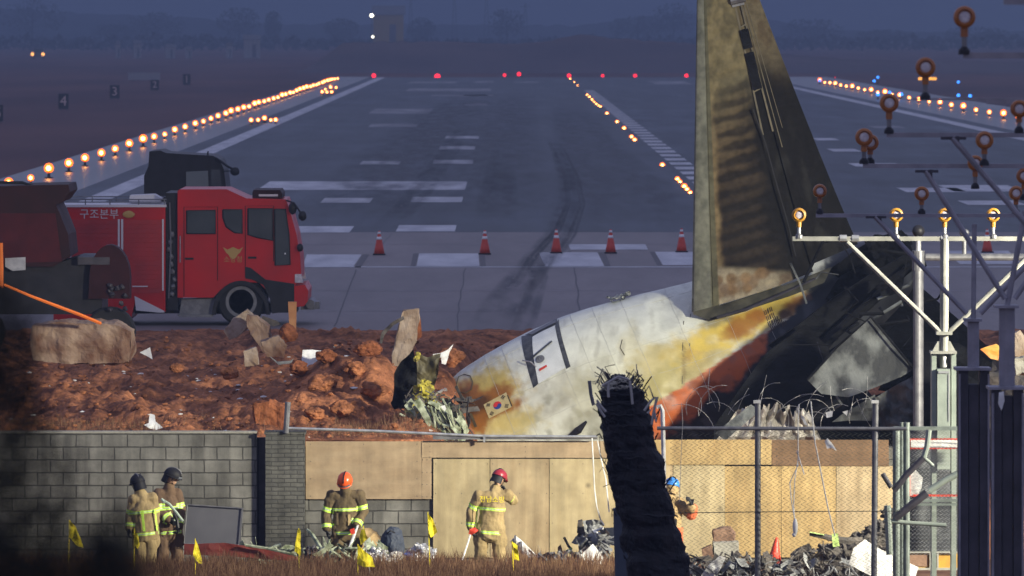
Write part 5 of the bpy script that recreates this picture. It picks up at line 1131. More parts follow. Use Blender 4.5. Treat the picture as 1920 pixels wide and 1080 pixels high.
for z in (374, 379): mb.tube([tp(100, z, .05), tp(312, z, .05)], .014, 5); mb.tube([tp(100, z, Wd-.1), tp(312, z, Wd-.1)], .014, 5)
for px in (104, 160, 206, 260, 308): mb.tube([tp(px, 386, .05), tp(px, 373, .05)], .014, 5); mb.tube([tp(px, 386, Wd-.1), tp(px, 373, Wd-.1)], .014, 5)
tr.part('roof_rail', mb, M['galvdark'], body)
mb = MB(); poly(mb, [(240, 368), (285, 366), (300, 374), (296, 381), (238, 381)], .7, .7); tr.part('roof_box', mb, M['trim'], body)
mb = MB(); poly(mb, [(310, 362), (332, 362), (333, 582), (312, 582)], .12, Wd-.24); tr.part('pump_bay', mb, M['black'])
mb = MB()
for k in range(9): mb.rock(tp(322+random.uniform(-6, 6), 440+k*14, .1), (.05, .04, .06), k, .4, 2)
mb.tube([tp(318, 380, .08), tp(320, 470, .08), tp(316, 560, .08)], .02, 6); tr.part('pump_fittings', mb, M['galvdark'])
# chassis, step, arch, bumper, winch
mb = MB(); poly(mb, [(250, 574), (555, 570), (555, 588), (250, 590)], .5, Wd-1.0); tr.part('chassis', mb, M['black'])
mb = MB(); poly(mb, [(340, 562), (402, 560), (400, 592), (335, 592)], .15, .5); poly(mb, [(332, 590), (400, 590), (398, 595), (336, 595)], .02, .5); tr.part('step_box', mb, M['galvdark'])
mb = MB(); arch = [(452+54*math.cos(a), 590-64*math.sin(a)) for a in [math.pi*k/16 for k in range(17)]]; inner = [(452+47*math.cos(a), 590-56*math.sin(a)) for a in [math.pi*k/16 for k in range(17)]]
poly(mb, arch+inner[::-1], -.05, .35); tr.part('wheel_arch', mb, M['black'])
mb = MB(); poly(mb, arch, .30, .2); tr.part('wheel_well', mb, M['black'])
mb = MB(); poly(mb, [(460, 500), (470, 502), (498, 524), (552, 532), (552, 582), (510, 588), (506, 560), (494, 534), (472, 524), (460, 522)], -.02, .3); tr.part('side_cladding', mb, M['black'])
mb = MB(); poly(mb, [(552, 536), (572, 534), (578, 545), (577, 565), (570, 574), (552, 576)], -.03, Wd+.06); bump = tr.part('bumper', mb, M['red'])
mb = MB(); poly(mb, [(553, 514), (565, 514), (568, 530), (553, 530)], -.03, .3); tr.part('headlight', mb, M['lens'])
mb = MB(); poly(mb, [(553, 514), (565, 514), (568, 530), (553, 530)], Wd-.27, .3); tr.part('headlight', mb, M['lens'])
mb = MB(); mb.cyl(tp(580, 572, .5), tp(580, 572, 1.9), .10, n=12); mb.box(tp(590, 576, 1.2), (.16, .6, .16)); mb.box(tp(575, 580, 1.2), (.3, 1.0, .08)); tr.part('winch', mb, M['galvdark'], bump)
mb = MB(); poly(mb, [(472, 362), (474, 357), (524, 357), (528, 364), (528, 372), (472, 372)], .35, Wd-.7); lb = tr.part('light_bar', mb, M['reddark'])
mb = MB(); poly(mb, [(484, 365), (520, 365), (520, 369), (484, 369)], .345, .02); tr.part('strip', mb, M['trim'], lb)
mb = MB(); mb.tube([tp(538, 376, -.05), tp(552, 380, -.25), tp(566, 400, -.3)], .022, 6); m_ = tr.part('mirror_arm', mb, M['black'])
mb = MB(); mb.rock(tp(549, 390, -.18), (.09, .07, .14), 3, .08, 3); mb.rock(tp(568, 404, -.3), (.09, .09, .11), 4, .08, 3); tr.part('mirror', mb, M['black'], m_)
mb = MB(); mb.rock(tp(563, 464, -.12), (.07, .07, .09), 6, .08, 3); tr.part('front_mirror', mb, M['black'])
mb = MB(); mb.rect(533.5, 474, 536, 477, DT-.016, .01); tr.part('sticker', mb, M['conewhite'], cab)
def wheel(thing, px, py, r, y0, w=.32, mrim='galvdark', parent=None):
    c = tp(px, py, y0); mb = MB(); mb.lathe([(r*.60, 0), (r*.92, -.02), (r, .04), (r, w-.04), (r*.92, w), (r*.6, w)], c, 28, 'Y'); ty = thing.part('wheel', mb, M['rubber'], smooth=False)
    mb = MB(); mb.lathe([(r*.66, -.012), (r*.66, .01), (r*.52, .01), (r*.52, -.012)], c, 24, 'Y'); thing.part('rim_ring', mb, M['galvdark'], ty)
    mb = MB(); mb.lathe([(r*.61, .02), (r*.55, .05), (r*.30, .10), (r*.26, .02), (r*.14, .0)], c, 20, 'Y')
    for k in range(10): a = k*.628; q = c+Vector((r*.44*math.cos(a), .04, r*.44*math.sin(a))); mb.cyl(q, q+Vector((0, -.05, 0)), .025, n=6)
    thing.part('rim', mb, M[mrim], ty)
zc = HC-(607-CY)*DT/F
for px, y0 in ((452, .06), (452, Wd-.4), (165, .06), (165, Wd-.4)): wheel(tr, px, 566, .52, y0)
# dark tractor cab behind the engine
DK = 150.0
def kp(px, py, dy=0.): p = P(px, py, DK); return Vector((p.x, DK+dy, p.z))
def kpoly(mb, pts, y0, th): return mb.prism([kp(*p, y0) for p in pts], DK+y0, th)
tk = Thing('dark_truck', 'dark truck whose unlit cab shows above the fire engine', 'truck', (kp(350, 500).x, DK+1.2, 0))
mb = MB(); kpoly(mb, [(270, 362), (270, 330), (278, 312), (280, 284), (300, 282), (312, 287), (345, 289), (400, 292), (412, 300), (420, 318), (424, 352), (428, 400), (428, 530), (270, 530)], 0, 2.4); cb = tk.part('cab', mb, M['black'])
mb = MB(); kpoly(mb, [(349, 322), (390, 320), (391, 352), (349, 352)], -.012, .02); tk.part('window', mb, mat('see_through_pane', (.13, .15, .15), .3), cb)
mb = MB(); kpoly(mb, [(396, 318), (412, 318), (416, 352), (396, 352)], -.012, .02); tk.part('window', mb, M['glass'], cb)
mb = MB(); mb.tube([kp(405, 296, -.1), kp(428, 312, -.2), kp(440, 318, -.2)], .03, 6); mb.rock(kp(441, 321, -.2), (.11, .08, .10), 4, .1, 3); mb.tube([kp(418, 321, -.05), kp(438, 320, -.2)], .012, 5); tk.part('mirror', mb, M['black'], cb)
mb = MB(); mb.tube([kp(388, 292, .3), kp(389, 284, .3)], .02, 6); tk.part('aerial', mb, M['black'], cb)
for px in (300, 400):
    c = Vector((kp(px, 0).x, DK+.1, .5)); mb = MB(); mb.lathe([(.3, 0), (.5, 0), (.5, .3), (.3, .3)], c, 20, 'Y'); tk.part('wheel', mb, M['rubber'])
# red vehicle at the left edge, nearer; its shade is put into the paint
DV = 126.0
def vp(px, py, dy=0.): p = P(px, py, DV); return Vector((p.x, DV+dy, p.z))
def vpoly(mb, pts, y0, th): return mb.prism([vp(*p, y0) for p in pts], DV+y0, th)
zb = dirt_z(vp(60, 600).x, DV)
vt = Thing('fire_truck', 'shadowy dark red fire truck cut off by the left edge before the rescue engine', 'fire truck', (vp(60, 600).x, DV+1.1, zb))
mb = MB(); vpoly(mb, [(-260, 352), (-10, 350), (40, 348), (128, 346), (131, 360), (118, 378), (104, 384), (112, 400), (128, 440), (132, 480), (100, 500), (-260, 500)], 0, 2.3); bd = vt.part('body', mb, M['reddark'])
mb = MB(); vpoly(mb, [(0, 400), (104, 400), (116, 490), (0, 494)], -.02, .03); vt.part('shutter', mb, mat('shaded_red_shutter', (.060, .005, .008), .6, col2=(.04, .004, .007), vs=3, spec=.2), bd)  # shutter red darkened, the shade is in its colour
mb = MB(); vpoly(mb, [(-260, 496), (100, 496), (145, 482), (180, 482), (190, 500), (190, 590), (-260, 590)], .15, 2.0); vt.part('chassis', mb, M['black'])
mb = MB(); a8 = [(206+38*math.cos(a), 520-61*math.sin(a)) for a in [math.pi*k/14 for k in range(15)]]; vpoly(mb, a8+[(166, 560), (244, 560)][::1], -.05, .5); vt.part('fender', mb, mat('shaded_fender', (.030, .004, .006), .6, col2=(.02, .003, .005), vs=3, spec=.2))  # fender colour darkened the same way to hold the shade
mb = MB(); vpoly(mb, [(10, 484), (48, 482), (48, 506), (24, 508), (10, 500)], -.03, .04); vt.part('ladder_rack', mb, M['galv'])
mb = MB(); vpoly(mb, [(146, 482), (206, 482), (206, 496), (146, 496)], -.06, .2); vt.part('tool_tray', mb, M['steeldark'])
mb = MB(); mb.tube([vp(-60, 342, .3), vp(40, 343, .3), vp(60, 350, .3)], .03, 6); mb.tube([vp(52, 345, .3), vp(52, 352, .3)], .05, 6); vt.part('roof_rail', mb, M['black'], bd)
for px in (206, -40):
    c = Vector((vp(px, 0).x, DV+.02, zb+.5)); mb = MB(); mb.lathe([(.3, 0), (.46, -.02), (.5, .04), (.5, .28), (.46, .3), (.3, .3)], c, 24, 'Y'); w = vt.part('wheel', mb, M['rubber'])
    mb = MB(); mb.lathe([(.3, .05), (.2, .1), (.1, .03)], c, 16, 'Y'); vt.part('rim', mb, M['galvdark'], w)
mb = MB()
for k in range(10): mb.rock(vp(225+random.uniform(-20, 18), 560+random.uniform(-25, 25), -.1), (.05, .05, .05), k, .5, 2)
vt.part('hose_fittings', mb, M['steeldark'])
# orange hose or cord stretched down to the slab, with its upright marker
mb = MB(); mb.tube([P(8, 534, 108), P(60, 556, 108), P(110, 575, 109), P(150, 590, 110), P(188, 606, 110.6)], [.022, .026, .03, .032, .03], 6); solo('cord', mb, M['orange'], 'orange cord stretched from the left edge down to the muddy slab', 'cord')
mb = MB(); mb.tube([vp(2, 455, -.15), vp(3, 500, -.15), vp(3, 536, -.15)], .05, 6); mb.tube([vp(3, 530, -.15), vp(3, 540, .2)], .03, 6); vt.part('marker_pole', mb, M['orange'])
# ------------------------------------------------------------------ people
def bm_of(mb):
    bm = bmesh.new(); vs = [bm.verts.new(v) for v in mb.v]
    for f in mb.f:
        try: bm.faces.new([vs[i] for i in f])
        except ValueError: pass
    return bm
def remesh(mb, vox, smooth=3, fold=0., ff=9., seed=0):
    """union of the solids as one continuous surface"""
    bm = bm_of(mb); bmesh.ops.recalc_face_normals(bm, faces=bm.faces[:]); me = bpy.data.meshes.new('tmp'); bm.to_mesh(me); bm.free()
    ob = bpy.data.objects.new('tmp', me); COL.objects.link(ob)
    m = ob.modifiers.new('r', 'REMESH'); m.mode = 'VOXEL'; m.voxel_size = vox
    if smooth: s = ob.modifiers.new('s', 'SMOOTH'); s.iterations = smooth; s.factor = .5
    dg = bpy.context.evaluated_depsgraph_get(); dg.update(); r = bpy.data.meshes.new_from_object(ob.evaluated_get(dg))
    bpy.data.objects.remove(ob); bpy.data.meshes.remove(me)
    bm = bmesh.new(); bm.from_mesh(r); bpy.data.meshes.remove(r)
    if fold:
        bm.normal_update(); mv = []
        for v in bm.verts:
            p = v.co; k = mnoise.fractal(Vector((p.x*ff, p.y*ff, p.z*ff*.55+seed*3.)), .9, 2, 3); k2 = 1-abs(mnoise.noise(Vector((p.x*ff*.5+7, p.y*ff*.5, p.z*ff*.8+seed))))*2
            mv.append((v, v.normal*fold*(k*.7+k2*.5)))
        for v, q in mv: v.co += q
    return bm
def limb(mb, pts, rw, rd=None, side=(1, 0, 0), n=14):
    """tapered limb along pts with elliptical sections (rw across, rd deep) and rounded ends"""
    pts = [Vector(p) for p in pts]; rd = rd or rw; rings = []
    P_ = []; A = []; B = []
    a0 = (pts[0]-pts[1]).normalized(); a1 = (pts[-1]-pts[-2]).normalized()
    for k in (1., .85, .5): 
        c = math.sqrt(max(0, 1-k*k)); P_.append(pts[0]+a0*min(rw[0], rd[0])*k*.9); A.append(max(.04, c)*rw[0]); B.append(max(.04, c)*rd[0])
    for p, x, y in zip(pts, rw, rd): P_.append(p); A.append(x); B.append(y)
    for k in (.5, .85, 1.):
        c = math.sqrt(max(0, 1-k*k)); P_.append(pts[-1]+a1*min(rw[-1], rd[-1])*k*.9); A.append(max(.04, c)*rw[-1]); B.append(max(.04, c)*rd[-1])
    vs = []
    for i, p in enumerate(P_):
        ax = (P_[min(i+1, len(P_)-1)]-P_[max(0, i-1)]).normalized(); s = Vector(side); s = s-ax*s.dot(ax)
        if s.length < .05: s = ax.orthogonal()
        s.normalize(); f = ax.cross(s)
        for k in range(n): t = 2*math.pi*k/n; vs.append(p+s*math.cos(t)*A[i]+f*math.sin(t)*B[i])
    N = len(P_); fs = [(i*n+k, i*n+(k+1) % n, (i+1)*n+(k+1) % n, (i+1)*n+k) for i in range(N-1) for k in range(n)]
    fs += [tuple(range(n))[::-1], tuple((N-1)*n+k for k in range(n))]
    mb.add(vs, fs)
def hand_shape(mb, wrist, dirv, palm_n, thumb_side, curl=.6, s=1.0, infl=0.):
    """palm, four bent fingers of different lengths and a thumb from the side of the palm"""
    d = Vector(dirv).normalized(); nrm = Vector(palm_n); nrm = (nrm-d*nrm.dot(d)).normalized(); sd = d.cross(nrm)*thumb_side
    w = Vector(wrist); limb(mb, [w, w+d*.05*s, w+d*.09*s], [(.028+infl)*s, (.040+infl)*s, (.042+infl)*s], [(.022+infl)*s, (.017+infl)*s, (.015+infl)*s], sd, 10)
    for k, (o, L) in enumerate(((.030, .072), (.010, .082), (-.011, .076), (-.030, .060))):
        p = w+d*.092*s+sd*o*s; q = [p]; a = d.copy(); ang = 0
        for m, seg in enumerate((.45, .32, .23)):
            ang += curl*(.55+.25*m)+.04*k; v = d*math.cos(ang)+nrm*math.sin(ang); q.append(q[-1]+v*L*seg*s)
        limb(mb, q, [(.0098+infl)*s, (.0092+infl)*s, (.0082+infl)*s, (.007+infl)*s], None, sd, 8)
    p = w+d*.03*s+sd*.032*s; v = (d*.6+sd*.7+nrm*.35).normalized(); v2 = (d*.85+sd*.15+nrm*.55).normalized()
    limb(mb, [p, p+v*.038*s, p+v*.038*s+v2*.032*s], [(.013+infl)*s, (.0105+infl)*s, (.0085+infl)*s], None, nrm, 8)
def bands(bm, specs, zero=0):
    """cut clean edges and give the strip its material: (pointA, pointB, t0, t1, reach, material)"""
    for A, B, t0, t1, reach, mi in specs:
        A = Vector(A); B = Vector(B); ax = B-A; L = ax.length; ax.normalize()
        def near(c):
            q = c-A; h = max(-.25*L, min(L*1.25, q.dot(ax))); return (q-ax*h).length < reach
        for t in (t0, t1):
            fs = [f for f in bm.faces if near(f.calc_center_median()) and abs((f.calc_center_median()-A).dot(ax)-t*L) < .06]
            g = set(fs)
            for f in fs: g.update(f.edges); g.update(f.verts)
            bmesh.ops.bisect_plane(bm, geom=list(g), plane_co=A+ax*t*L, plane_no=ax)
        for f in bm.faces:
            c = f.calc_center_median(); k = (c-A).dot(ax)/L
            if t0 < k < t1 and near(c) and f.material_index == zero: f.material_index = mi
def bm_mesh(name, bm, mats, off, smooth=True):
    me = bpy.data.meshes.new(name)
    for v in bm.verts: v.co -= off
    bm.to_mesh(me); bm.free()
    for m in mats: me.materials.append(m)
    if smooth: me.polygons.foreach_set('use_smooth', [True]*len(me.polygons))
    return me
M['stripe'] = mat('reflective_yellow', (.55, .85, .10), .45); M['stripegrey'] = mat('reflective_silver', (.42, .50, .40), .4)
M['tan'] = mat('tan_turnout_cloth', (.36, .25, .12), .85, col2=(.27, .185, .085), vs=5, bump=.2, bs=40)
M['tanbright'] = mat('light_tan_cloth', (.36, .265, .125), .85, col2=(.26, .19, .09), vs=5, bump=.2, bs=40)
M['brown'] = mat('brown_turnout_cloth', (.135, .095, .045), .85, col2=(.085, .06, .03), vs=5, bump=.2, bs=40)
M['brownred'] = mat('russet_turnout_cloth', (.15, .09, .05), .85, col2=(.10, .06, .035), vs=5, bump=.2, bs=40)
M['skinp'] = mat('skin', (.45, .27, .18), .6); M['glove'] = mat('black_glove', (.02, .02, .022), .8); M['boot'] = mat('boot_leather', (.02, .018, .016), .6)
M['hair'] = mat('dark_hair', (.012, .010, .009), .7); M['shoulder_pad'] = mat('navy_yoke', (.03, .03, .045), .8)
M['helorange'] = mat('orange_helmet', (.75, .10, .02), .3); M['helblack'] = mat('black_helmet', (.012, .012, .016), .6, spec=.25); M['helred'] = mat('crimson_helmet', (.28, .02, .035), .35); M['helblue'] = mat('blue_helmet', (.05, .22, .62), .35)
M['visor'] = mat('smoke_visor', (.12, .13, .15), .35)
def person(label, d, J, look, cloth, hel, base_px, gloves=('L', 'R'), stripe=True, back=False, extra=None, hand_curl=(.6, .6), hand_n=None, scale=None, kneel=False):
    """J: joints as (photo x, photo y, depth offset); L = left in the picture"""
    g = {k: P(v[0], v[1], d)+Vector((0, v[2] if len(v) > 2 else 0, 0)) for k, v in J.items()}
    base = P(*base_px, d); base.z = -1.8
    t = Thing('person', label, 'person', base, 'rescue workers at the wall')
    s = 1.0; fw = Vector(look).normalized()         # the way the face looks
    side = (g['shR']-g['shL']); side.z *= .3; side.normalize()
    up = Vector((0, 0, 1)); neck = (g['shL']+g['shR'])/2; hip = (g['hipL']+g['hipR'])/2; sp = (neck-hip).normalized()
    head = g['head']; hu = (head-neck).normalized(); hu = (hu-fw*hu.dot(fw)); hu = hu.normalized() if hu.length > .1 else up; hs = fw.cross(hu).normalized()
    hm = Matrix((hs, fw, hu)).transposed()
    # body: one continuous surface with head, face, arms, fingers and legs
    mb = MB()
    mb.ell(head, (.073, .092, .112), hm); mb.ell(head+hm @ Vector((0, .028, -.062)), (.052, .064, .056), hm, 12, 8)
    limb(mb, [head+hm @ Vector((0, .088, .010)), head+hm @ Vector((0, .108, -.022))], [.010, .014], None, hs, 8)
    for sx in (-1, 1): mb.ell(head+hm @ Vector((sx*.074, -.004, -.006)), (.010, .020, .030), hm, 8, 6); mb.ell(head+hm @ Vector((sx*.031, .078, .012)), (.014, .012, .010), hm, 8, 6)
    mb.ell(head+hm @ Vector((0, .086, -.058)), (.022, .010, .007), hm, 8, 6)
    limb(mb, [neck+sp*.0, neck.lerp(head, .55)], [.058, .052], None, side, 12)
    limb(mb, [hip-sp*.02, hip+sp*.16, hip+(neck-hip)*.62, neck-sp*.07], [.150, .135, .155, .150], [.10, .095, .105, .085], side, 16)
    for q in 'LR':
        sh, el, wr = g['sh'+q], g['el'+q], g['wr'+q]; limb(mb, [sh, sh.lerp(el, .5), el, el.lerp(wr, .4), wr], [.058, .050, .041, .040, .028], None, fw, 10)
        hp, kn, an = g['hip'+q], g['kn'+q], g['an'+q]; limb(mb, [hp, hp.lerp(kn, .5), kn, kn.lerp(an, .35), an], [.088, .076, .055, .056, .038], None, side, 12)
        tf = g.get('toe'+q, an+Vector((fw.x*.16, fw.y*.16, -.045))); limb(mb, [an+(an-tf)*.25, tf], [.038, .040], [.035, .028], side, 10)
        hd = g.get('hd'+q, wr+(wr-el).normalized()*.1)-wr; hn = (hand_n or {}).get(q, -side if q == 'R' else side); hand_shape(mb, wr, hd, hn, 1 if q == 'L' else -1, hand_curl[0 if q == 'L' else 1])
    body = remesh(mb, .0085, 2); me = bm_mesh('body', body, [M['skinp']], base); t.raw('body', me)
    # jacket
    mb = MB(); k = 1.0
    hem = hip-sp*.10
    limb(mb, [hem, hip+sp*.03, hip+sp*.20, hip+(neck-hip)*.66, neck-sp*.06], [.205, .20, .185, .205, .17], [.15, .145, .135, .145, .11], side, 18)
    limb(mb, [g['shL']-sp*.01, neck, g['shR']-sp*.01], [.085, .085, .085], [.085, .08, .085], fw, 12)
    limb(mb, [neck-sp*.02, neck.lerp(head, .42)], [.10, .082], [.10, .088], side, 12)
    for q in 'LR':
        sh, el, wr = g['sh'+q], g['el'+q], g['wr'+q]; limb(mb, [sh, sh.lerp(el, .5), el, el.lerp(wr, .5), wr.lerp(el, .06)], [.092, .086, .078, .072, .064], None, fw, 12)
    jk = remesh(mb, .012, 1, .020, 9., len(label))
    mats = [cloth, M['stripe'], M['stripegrey'], M['shoulder_pad']]
    if stripe:
        sps = []
        for (a, b) in ((.02, .10), (.62, .70)):
            A, B = hem, neck; sps += [(A, B, a, a+(b-a)*.36, .24, 1), (A, B, a+(b-a)*.36, a+(b-a)*.64, .24, 2), (A, B, a+(b-a)*.64, b, .24, 1)]
        for q in 'LR':
            sh, el, wr = g['sh'+q], g['el'+q], g['wr'+q]
            sps += [(sh, el, .60, .70, .12, 1), (sh, el, .70, .76, .12, 2), (sh, el, .76, .86, .12, 1), (el, wr, .66, .76, .11, 1), (el, wr, .76, .82, .11, 2), (el, wr, .82, .92, .11, 1)]
        bands(jk, sps)
    jm = bm_mesh('jacket', jk, mats, base); jo = t.raw('jacket', jm)
    # trousers
    mb = MB(); limb(mb, [hip+sp*.05, hip-sp*.08], [.175, .175], [.13, .135], side, 16)
    for q in 'LR':
        hp, kn, an = g['hip'+q], g['kn'+q], g['an'+q]; limb(mb, [hp, hp.lerp(kn, .5), kn, kn.lerp(an, .5), an.lerp(kn, .10)], [.118, .108, .095, .09, .088], [.12, .108, .095, .09, .09], side, 12)
        mb.ell(hp.lerp(kn, .62)+side*(.10 if q == 'R' else -.10), (.03, .07, .09), None, 10, 8)
    tb = remesh(mb, .013, 1, .022, 10., len(label)+3); t.raw('trousers', bm_mesh('trousers', tb, [look_tr or cloth for look_tr in [extra.get('trousers') if extra else None]], base))
    for q in 'LR':
        an, kn = g['an'+q], g['kn'+q]; tf = g.get('toe'+q, an+Vector((fw.x*.16, fw.y*.16, -.045))); mb = MB(); limb(mb, [an+(kn-an).normalized()*.16, an], [.062, .058], None, side, 12); limb(mb, [an+(an-tf)*.3-Vector((0, 0, .02)), tf], [.052, .054], [.05, .042], side, 12)
        t.raw('boot', bm_mesh('boot', remesh(mb, .012, 2), [M['boot']], base))
        if q in gloves:
            el, wr = g['el'+q], g['wr'+q]; mb = MB(); hd = g.get('hd'+q, wr+(wr-el).normalized()*.1)-wr; hn = (hand_n or {}).get(q, -side if q == 'R' else side)
            hand_shape(mb, wr, hd, hn, 1 if q == 'L' else -1, hand_curl[0 if q == 'L' else 1], 1.06, .005); limb(mb, [wr.lerp(el, .16), wr], [.046, .042], None, fw, 10)
            t.raw('glove', bm_mesh('glove', remesh(mb, .006, 1), [M['glove']], base))
    # helmet: shell, brim, ear and neck guard, visor
    mb = MB(); mb.ell(head+hm @ Vector((0, -.004, .028)), (.112, .138, .118), hm, 24, 12, 0, .54); ho = t.part('helmet', mb, M[hel], smooth=True)
    mb = MB(); mb.v = []; n_ = 28; vs = []
    for i in range(n_):
        a = 2*math.pi*i/n_; f = 1.16 if math.sin(a) > .3 else 1.06
        for (r_, z_) in ((1.0, .018), (f, .004), (f, -.004), (.98, .0)): vs.append(head+hm @ Vector((.112*r_*math.cos(a), .138*r_*math.sin(a), .012+z_)))
    mb.add(vs, [(i*4+k, ((i+1) % n_)*4+k, ((i+1) % n_)*4+(k+1) % 4, i*4+(k+1) % 4) for i in range(n_) for k in range(4)]); t.part('brim', mb, M[hel], ho, smooth=True)
    mb = MB(); vs = []
    for i in range(13):
        a = math.pi*(1.12+.76*i/12)-.0; c_, s_ = math.cos(a), math.sin(a)
        vs += [head+hm @ Vector((.108*c_, .134*s_, .01)), head+hm @ Vector((.112*c_, .145*s_, -.11))]
    mb.add(vs, [(2*i, 2*i+1, 2*i+3, 2*i+2) for i in range(12)]); t.part('neck_guard', mb, M['helblack'] if hel != 'helblue' else M['tan'], ho)
    mb = MB(); vs = []
    for i in range(11):
        a = math.pi*(.22+.56*i/10); vs += [head+hm @ Vector((.118*math.cos(a), .146*math.sin(a), .055)), head+hm @ Vector((.122*math.cos(a), .152*math.sin(a), .012))]
    mb.add(vs, [(2*i, 2*i+2, 2*i+3, 2*i+1) for i in range(10)]); t.part('visor', mb, M['visor'], ho)
    mb = MB()
    for sx in (-1, 1): mb.tube([head+hm @ Vector((sx*.10, .0, .0)), head+hm @ Vector((sx*.075, .03, -.07)), head+hm @ Vector((0, .07, -.115))], .006, 5)
    t.part('chin_strap', mb, M['black'], ho)
    mb = MB(); mb.tube([head+hm @ Vector((0, y_, .028+.122*math.sqrt(max(0, 1-(y_/.14)**2)))) for y_ in [-.12+.024*i for i in range(11)]], .010, 6); t.part('crest', mb, M['helblack'] if hel != 'helblack' else M['galvdark'], ho)
    return t, g, dict(side=side, sp=sp, neck=neck, hip=hip, hem=hem, fw=fw, hm=hm, head=head, jacket=jo, helmet=ho, base=base)
def surf_patch(t, info, u0, u1, h0, h1, m, name, front=1, off=.165, wrap=.5, parent=None, n=10):
    """patch wrapped round the jacket: u across (m), h up the back line (m above hip)"""
    mb = MB(); f = info['fw']; f = (f-info['sp']*f.dot(info['sp'])); f.z *= .2; f.normalize(); f = f*front
    for j in (0, 1):
        for i in range(n+1):
            u = u0+(u1-u0)*i/n; z = h0+(h1-h0)*j; a = u/.21
            mb.v.append(info['hip']+info['sp']*z+info['side']*math.sin(a)*.212+f*math.cos(a)*off)
    for i in range(n): mb.f.append((i, i+1, n+2+i, n+1+i)); mb.m.append(0)
    return t.part(name, mb, m, parent)
# 1: orange helmet, head bowed, a staff in the right-hand glove
t, g, f = person('firefighter in orange helmet and brown turnout coat, head bowed, holding a pale staff', 97.6,
    dict(head=(647, 902, -.10), shL=(622, 930, 0), shR=(673, 928, 0), elL=(612, 964, .02), elR=(681, 960, 0), wrL=(613, 992, -.06), wrR=(669, 984, -.16), hipL=(636, 990, .02), hipR=(662, 990, .02), knL=(633, 1030, -.03), knR=(664, 1031, -.02), anL=(630, 1066, .02), anR=(666, 1066, .02), hdL=(616, 1008, -.07), hdR=(664, 996, -.20)),
    (-.12, -.62, -.62), M['brown'], 'helorange', (648, 1070), hand_curl=(.35, 1.0), hand_n={'R': Vector((-1, -.3, 0)), 'L': Vector((1, 0, 0))})
mb = MB(); mb.tube([P(671, 985, 97.4), P(663, 1006, 97.3), P(650, 1044, 97.1)], [.018, .024, .022], 7); st = solo('staff', mb, M['rag'], 'pale staff held by the firefighter in the orange helmet', 'staff')
mb = MB(); mb.prism([(656, 993), (664, 990), (666, 1000), (658, 1003)], 97.25, .03); solo('red_flag', mb, M['cone'], 'small red cloth furled on the staff of the orange-helmeted firefighter', 'flag')
surf_patch(t, f, -.12, -.075, .06, .24, M['tanbright'], 'radio_pouch', off=.185); surf_patch(t, f, .07, .11, .05, .22, M['tanbright'], 'torch', off=.18)
# 2: seen from behind with a crimson helmet
t, g, f = person('firefighter seen from behind in tan turnout gear and crimson-black helmet, before the pale plywood', 97.6,
    dict(head=(936, 898, .10), shL=(899, 930, 0), shR=(950, 928, .02), elL=(884, 958, .02), elR=(962, 940, .16), wrL=(882, 990, .0), wrR=(950, 926, .30), hipL=(907, 990, 0), hipR=(933, 990, 0), knL=(902, 1028, .02), knR=(935, 1028, .02), anL=(900, 1066, 0), anR=(938, 1066, 0), hdL=(886, 1003, -.03), hdR=(942, 914, .34)),
    (.45, .72, -.45), M['tanbright'], 'helred', (919, 1070), gloves=('L', 'R'), hand_curl=(1.0, .9), extra={'trousers': M['tanbright']})
mb = MB(); mb.tube([P(885, 992, 97.5), P(876, 1022, 97.4), P(867, 1050, 97.2)], [.015, .014, .013], 6); solo('staff', mb, M['rag'], 'thin staff carried low by the firefighter seen from behind', 'staff')
mb = MB(); mb.sheet([(880, 992), (891, 988), (897, 995), (884, 1003), (878, 1001)], 97.35, .006, .05, 4, 3, 3); solo('red_flag', mb, M['cone'], 'small red cloth wrapped on the staff of the firefighter seen from behind', 'flag')
for u0, u1 in ((-.19, -.145), (.145, .19)): surf_patch(t, f, u0, u1, -.02, .33, M['stripe'], 'reflective_stripe', -1, .192, parent=f['jacket'])
fb = -f['fw']; fb = fb-f['sp']*fb.dot(f['sp']); fb.z = 0; fb = Vector((0, -1, 0))
org = f['hip']+f['sp']*.445+Vector((-.01, -.178, 0)); t.raw('back_lettering', text_mb('전남소방', .105, org-f['base'], (1, 0, -.02), (0, 0, 1)).mesh('back_lettering', M['flag']), f['jacket'])
# 3: light reflective coat from behind, black helmet
t, g, f = person('firefighter in bright tan coat with wide reflective bands and black helmet, back turned, at left', 97.2,
    dict(head=(258, 907, .05), shL=(250, 938, -.02), shR=(284, 934, .04), elL=(246, 966, .02), elR=(290, 966, .06), wrL=(243, 990, -.06), wrR=(288, 992, .10), hipL=(262, 992, 0), hipR=(283, 992, .02), knL=(264, 1030, 0), knR=(282, 1030, .03), anL=(264, 1068, 0), anR=(281, 1068, .02)),
    (-.35, .9, -.2), M['tanbright'], 'helblack', (272, 1070), gloves=('L', 'R'), hand_curl=(.8, .5))
for u0, u1 in ((-.10, -.06), (.12, .16)): surf_patch(t, f, u0, u1, -.02, .30, M['stripe'], 'reflective_stripe', -1, .19, parent=f['jacket'])
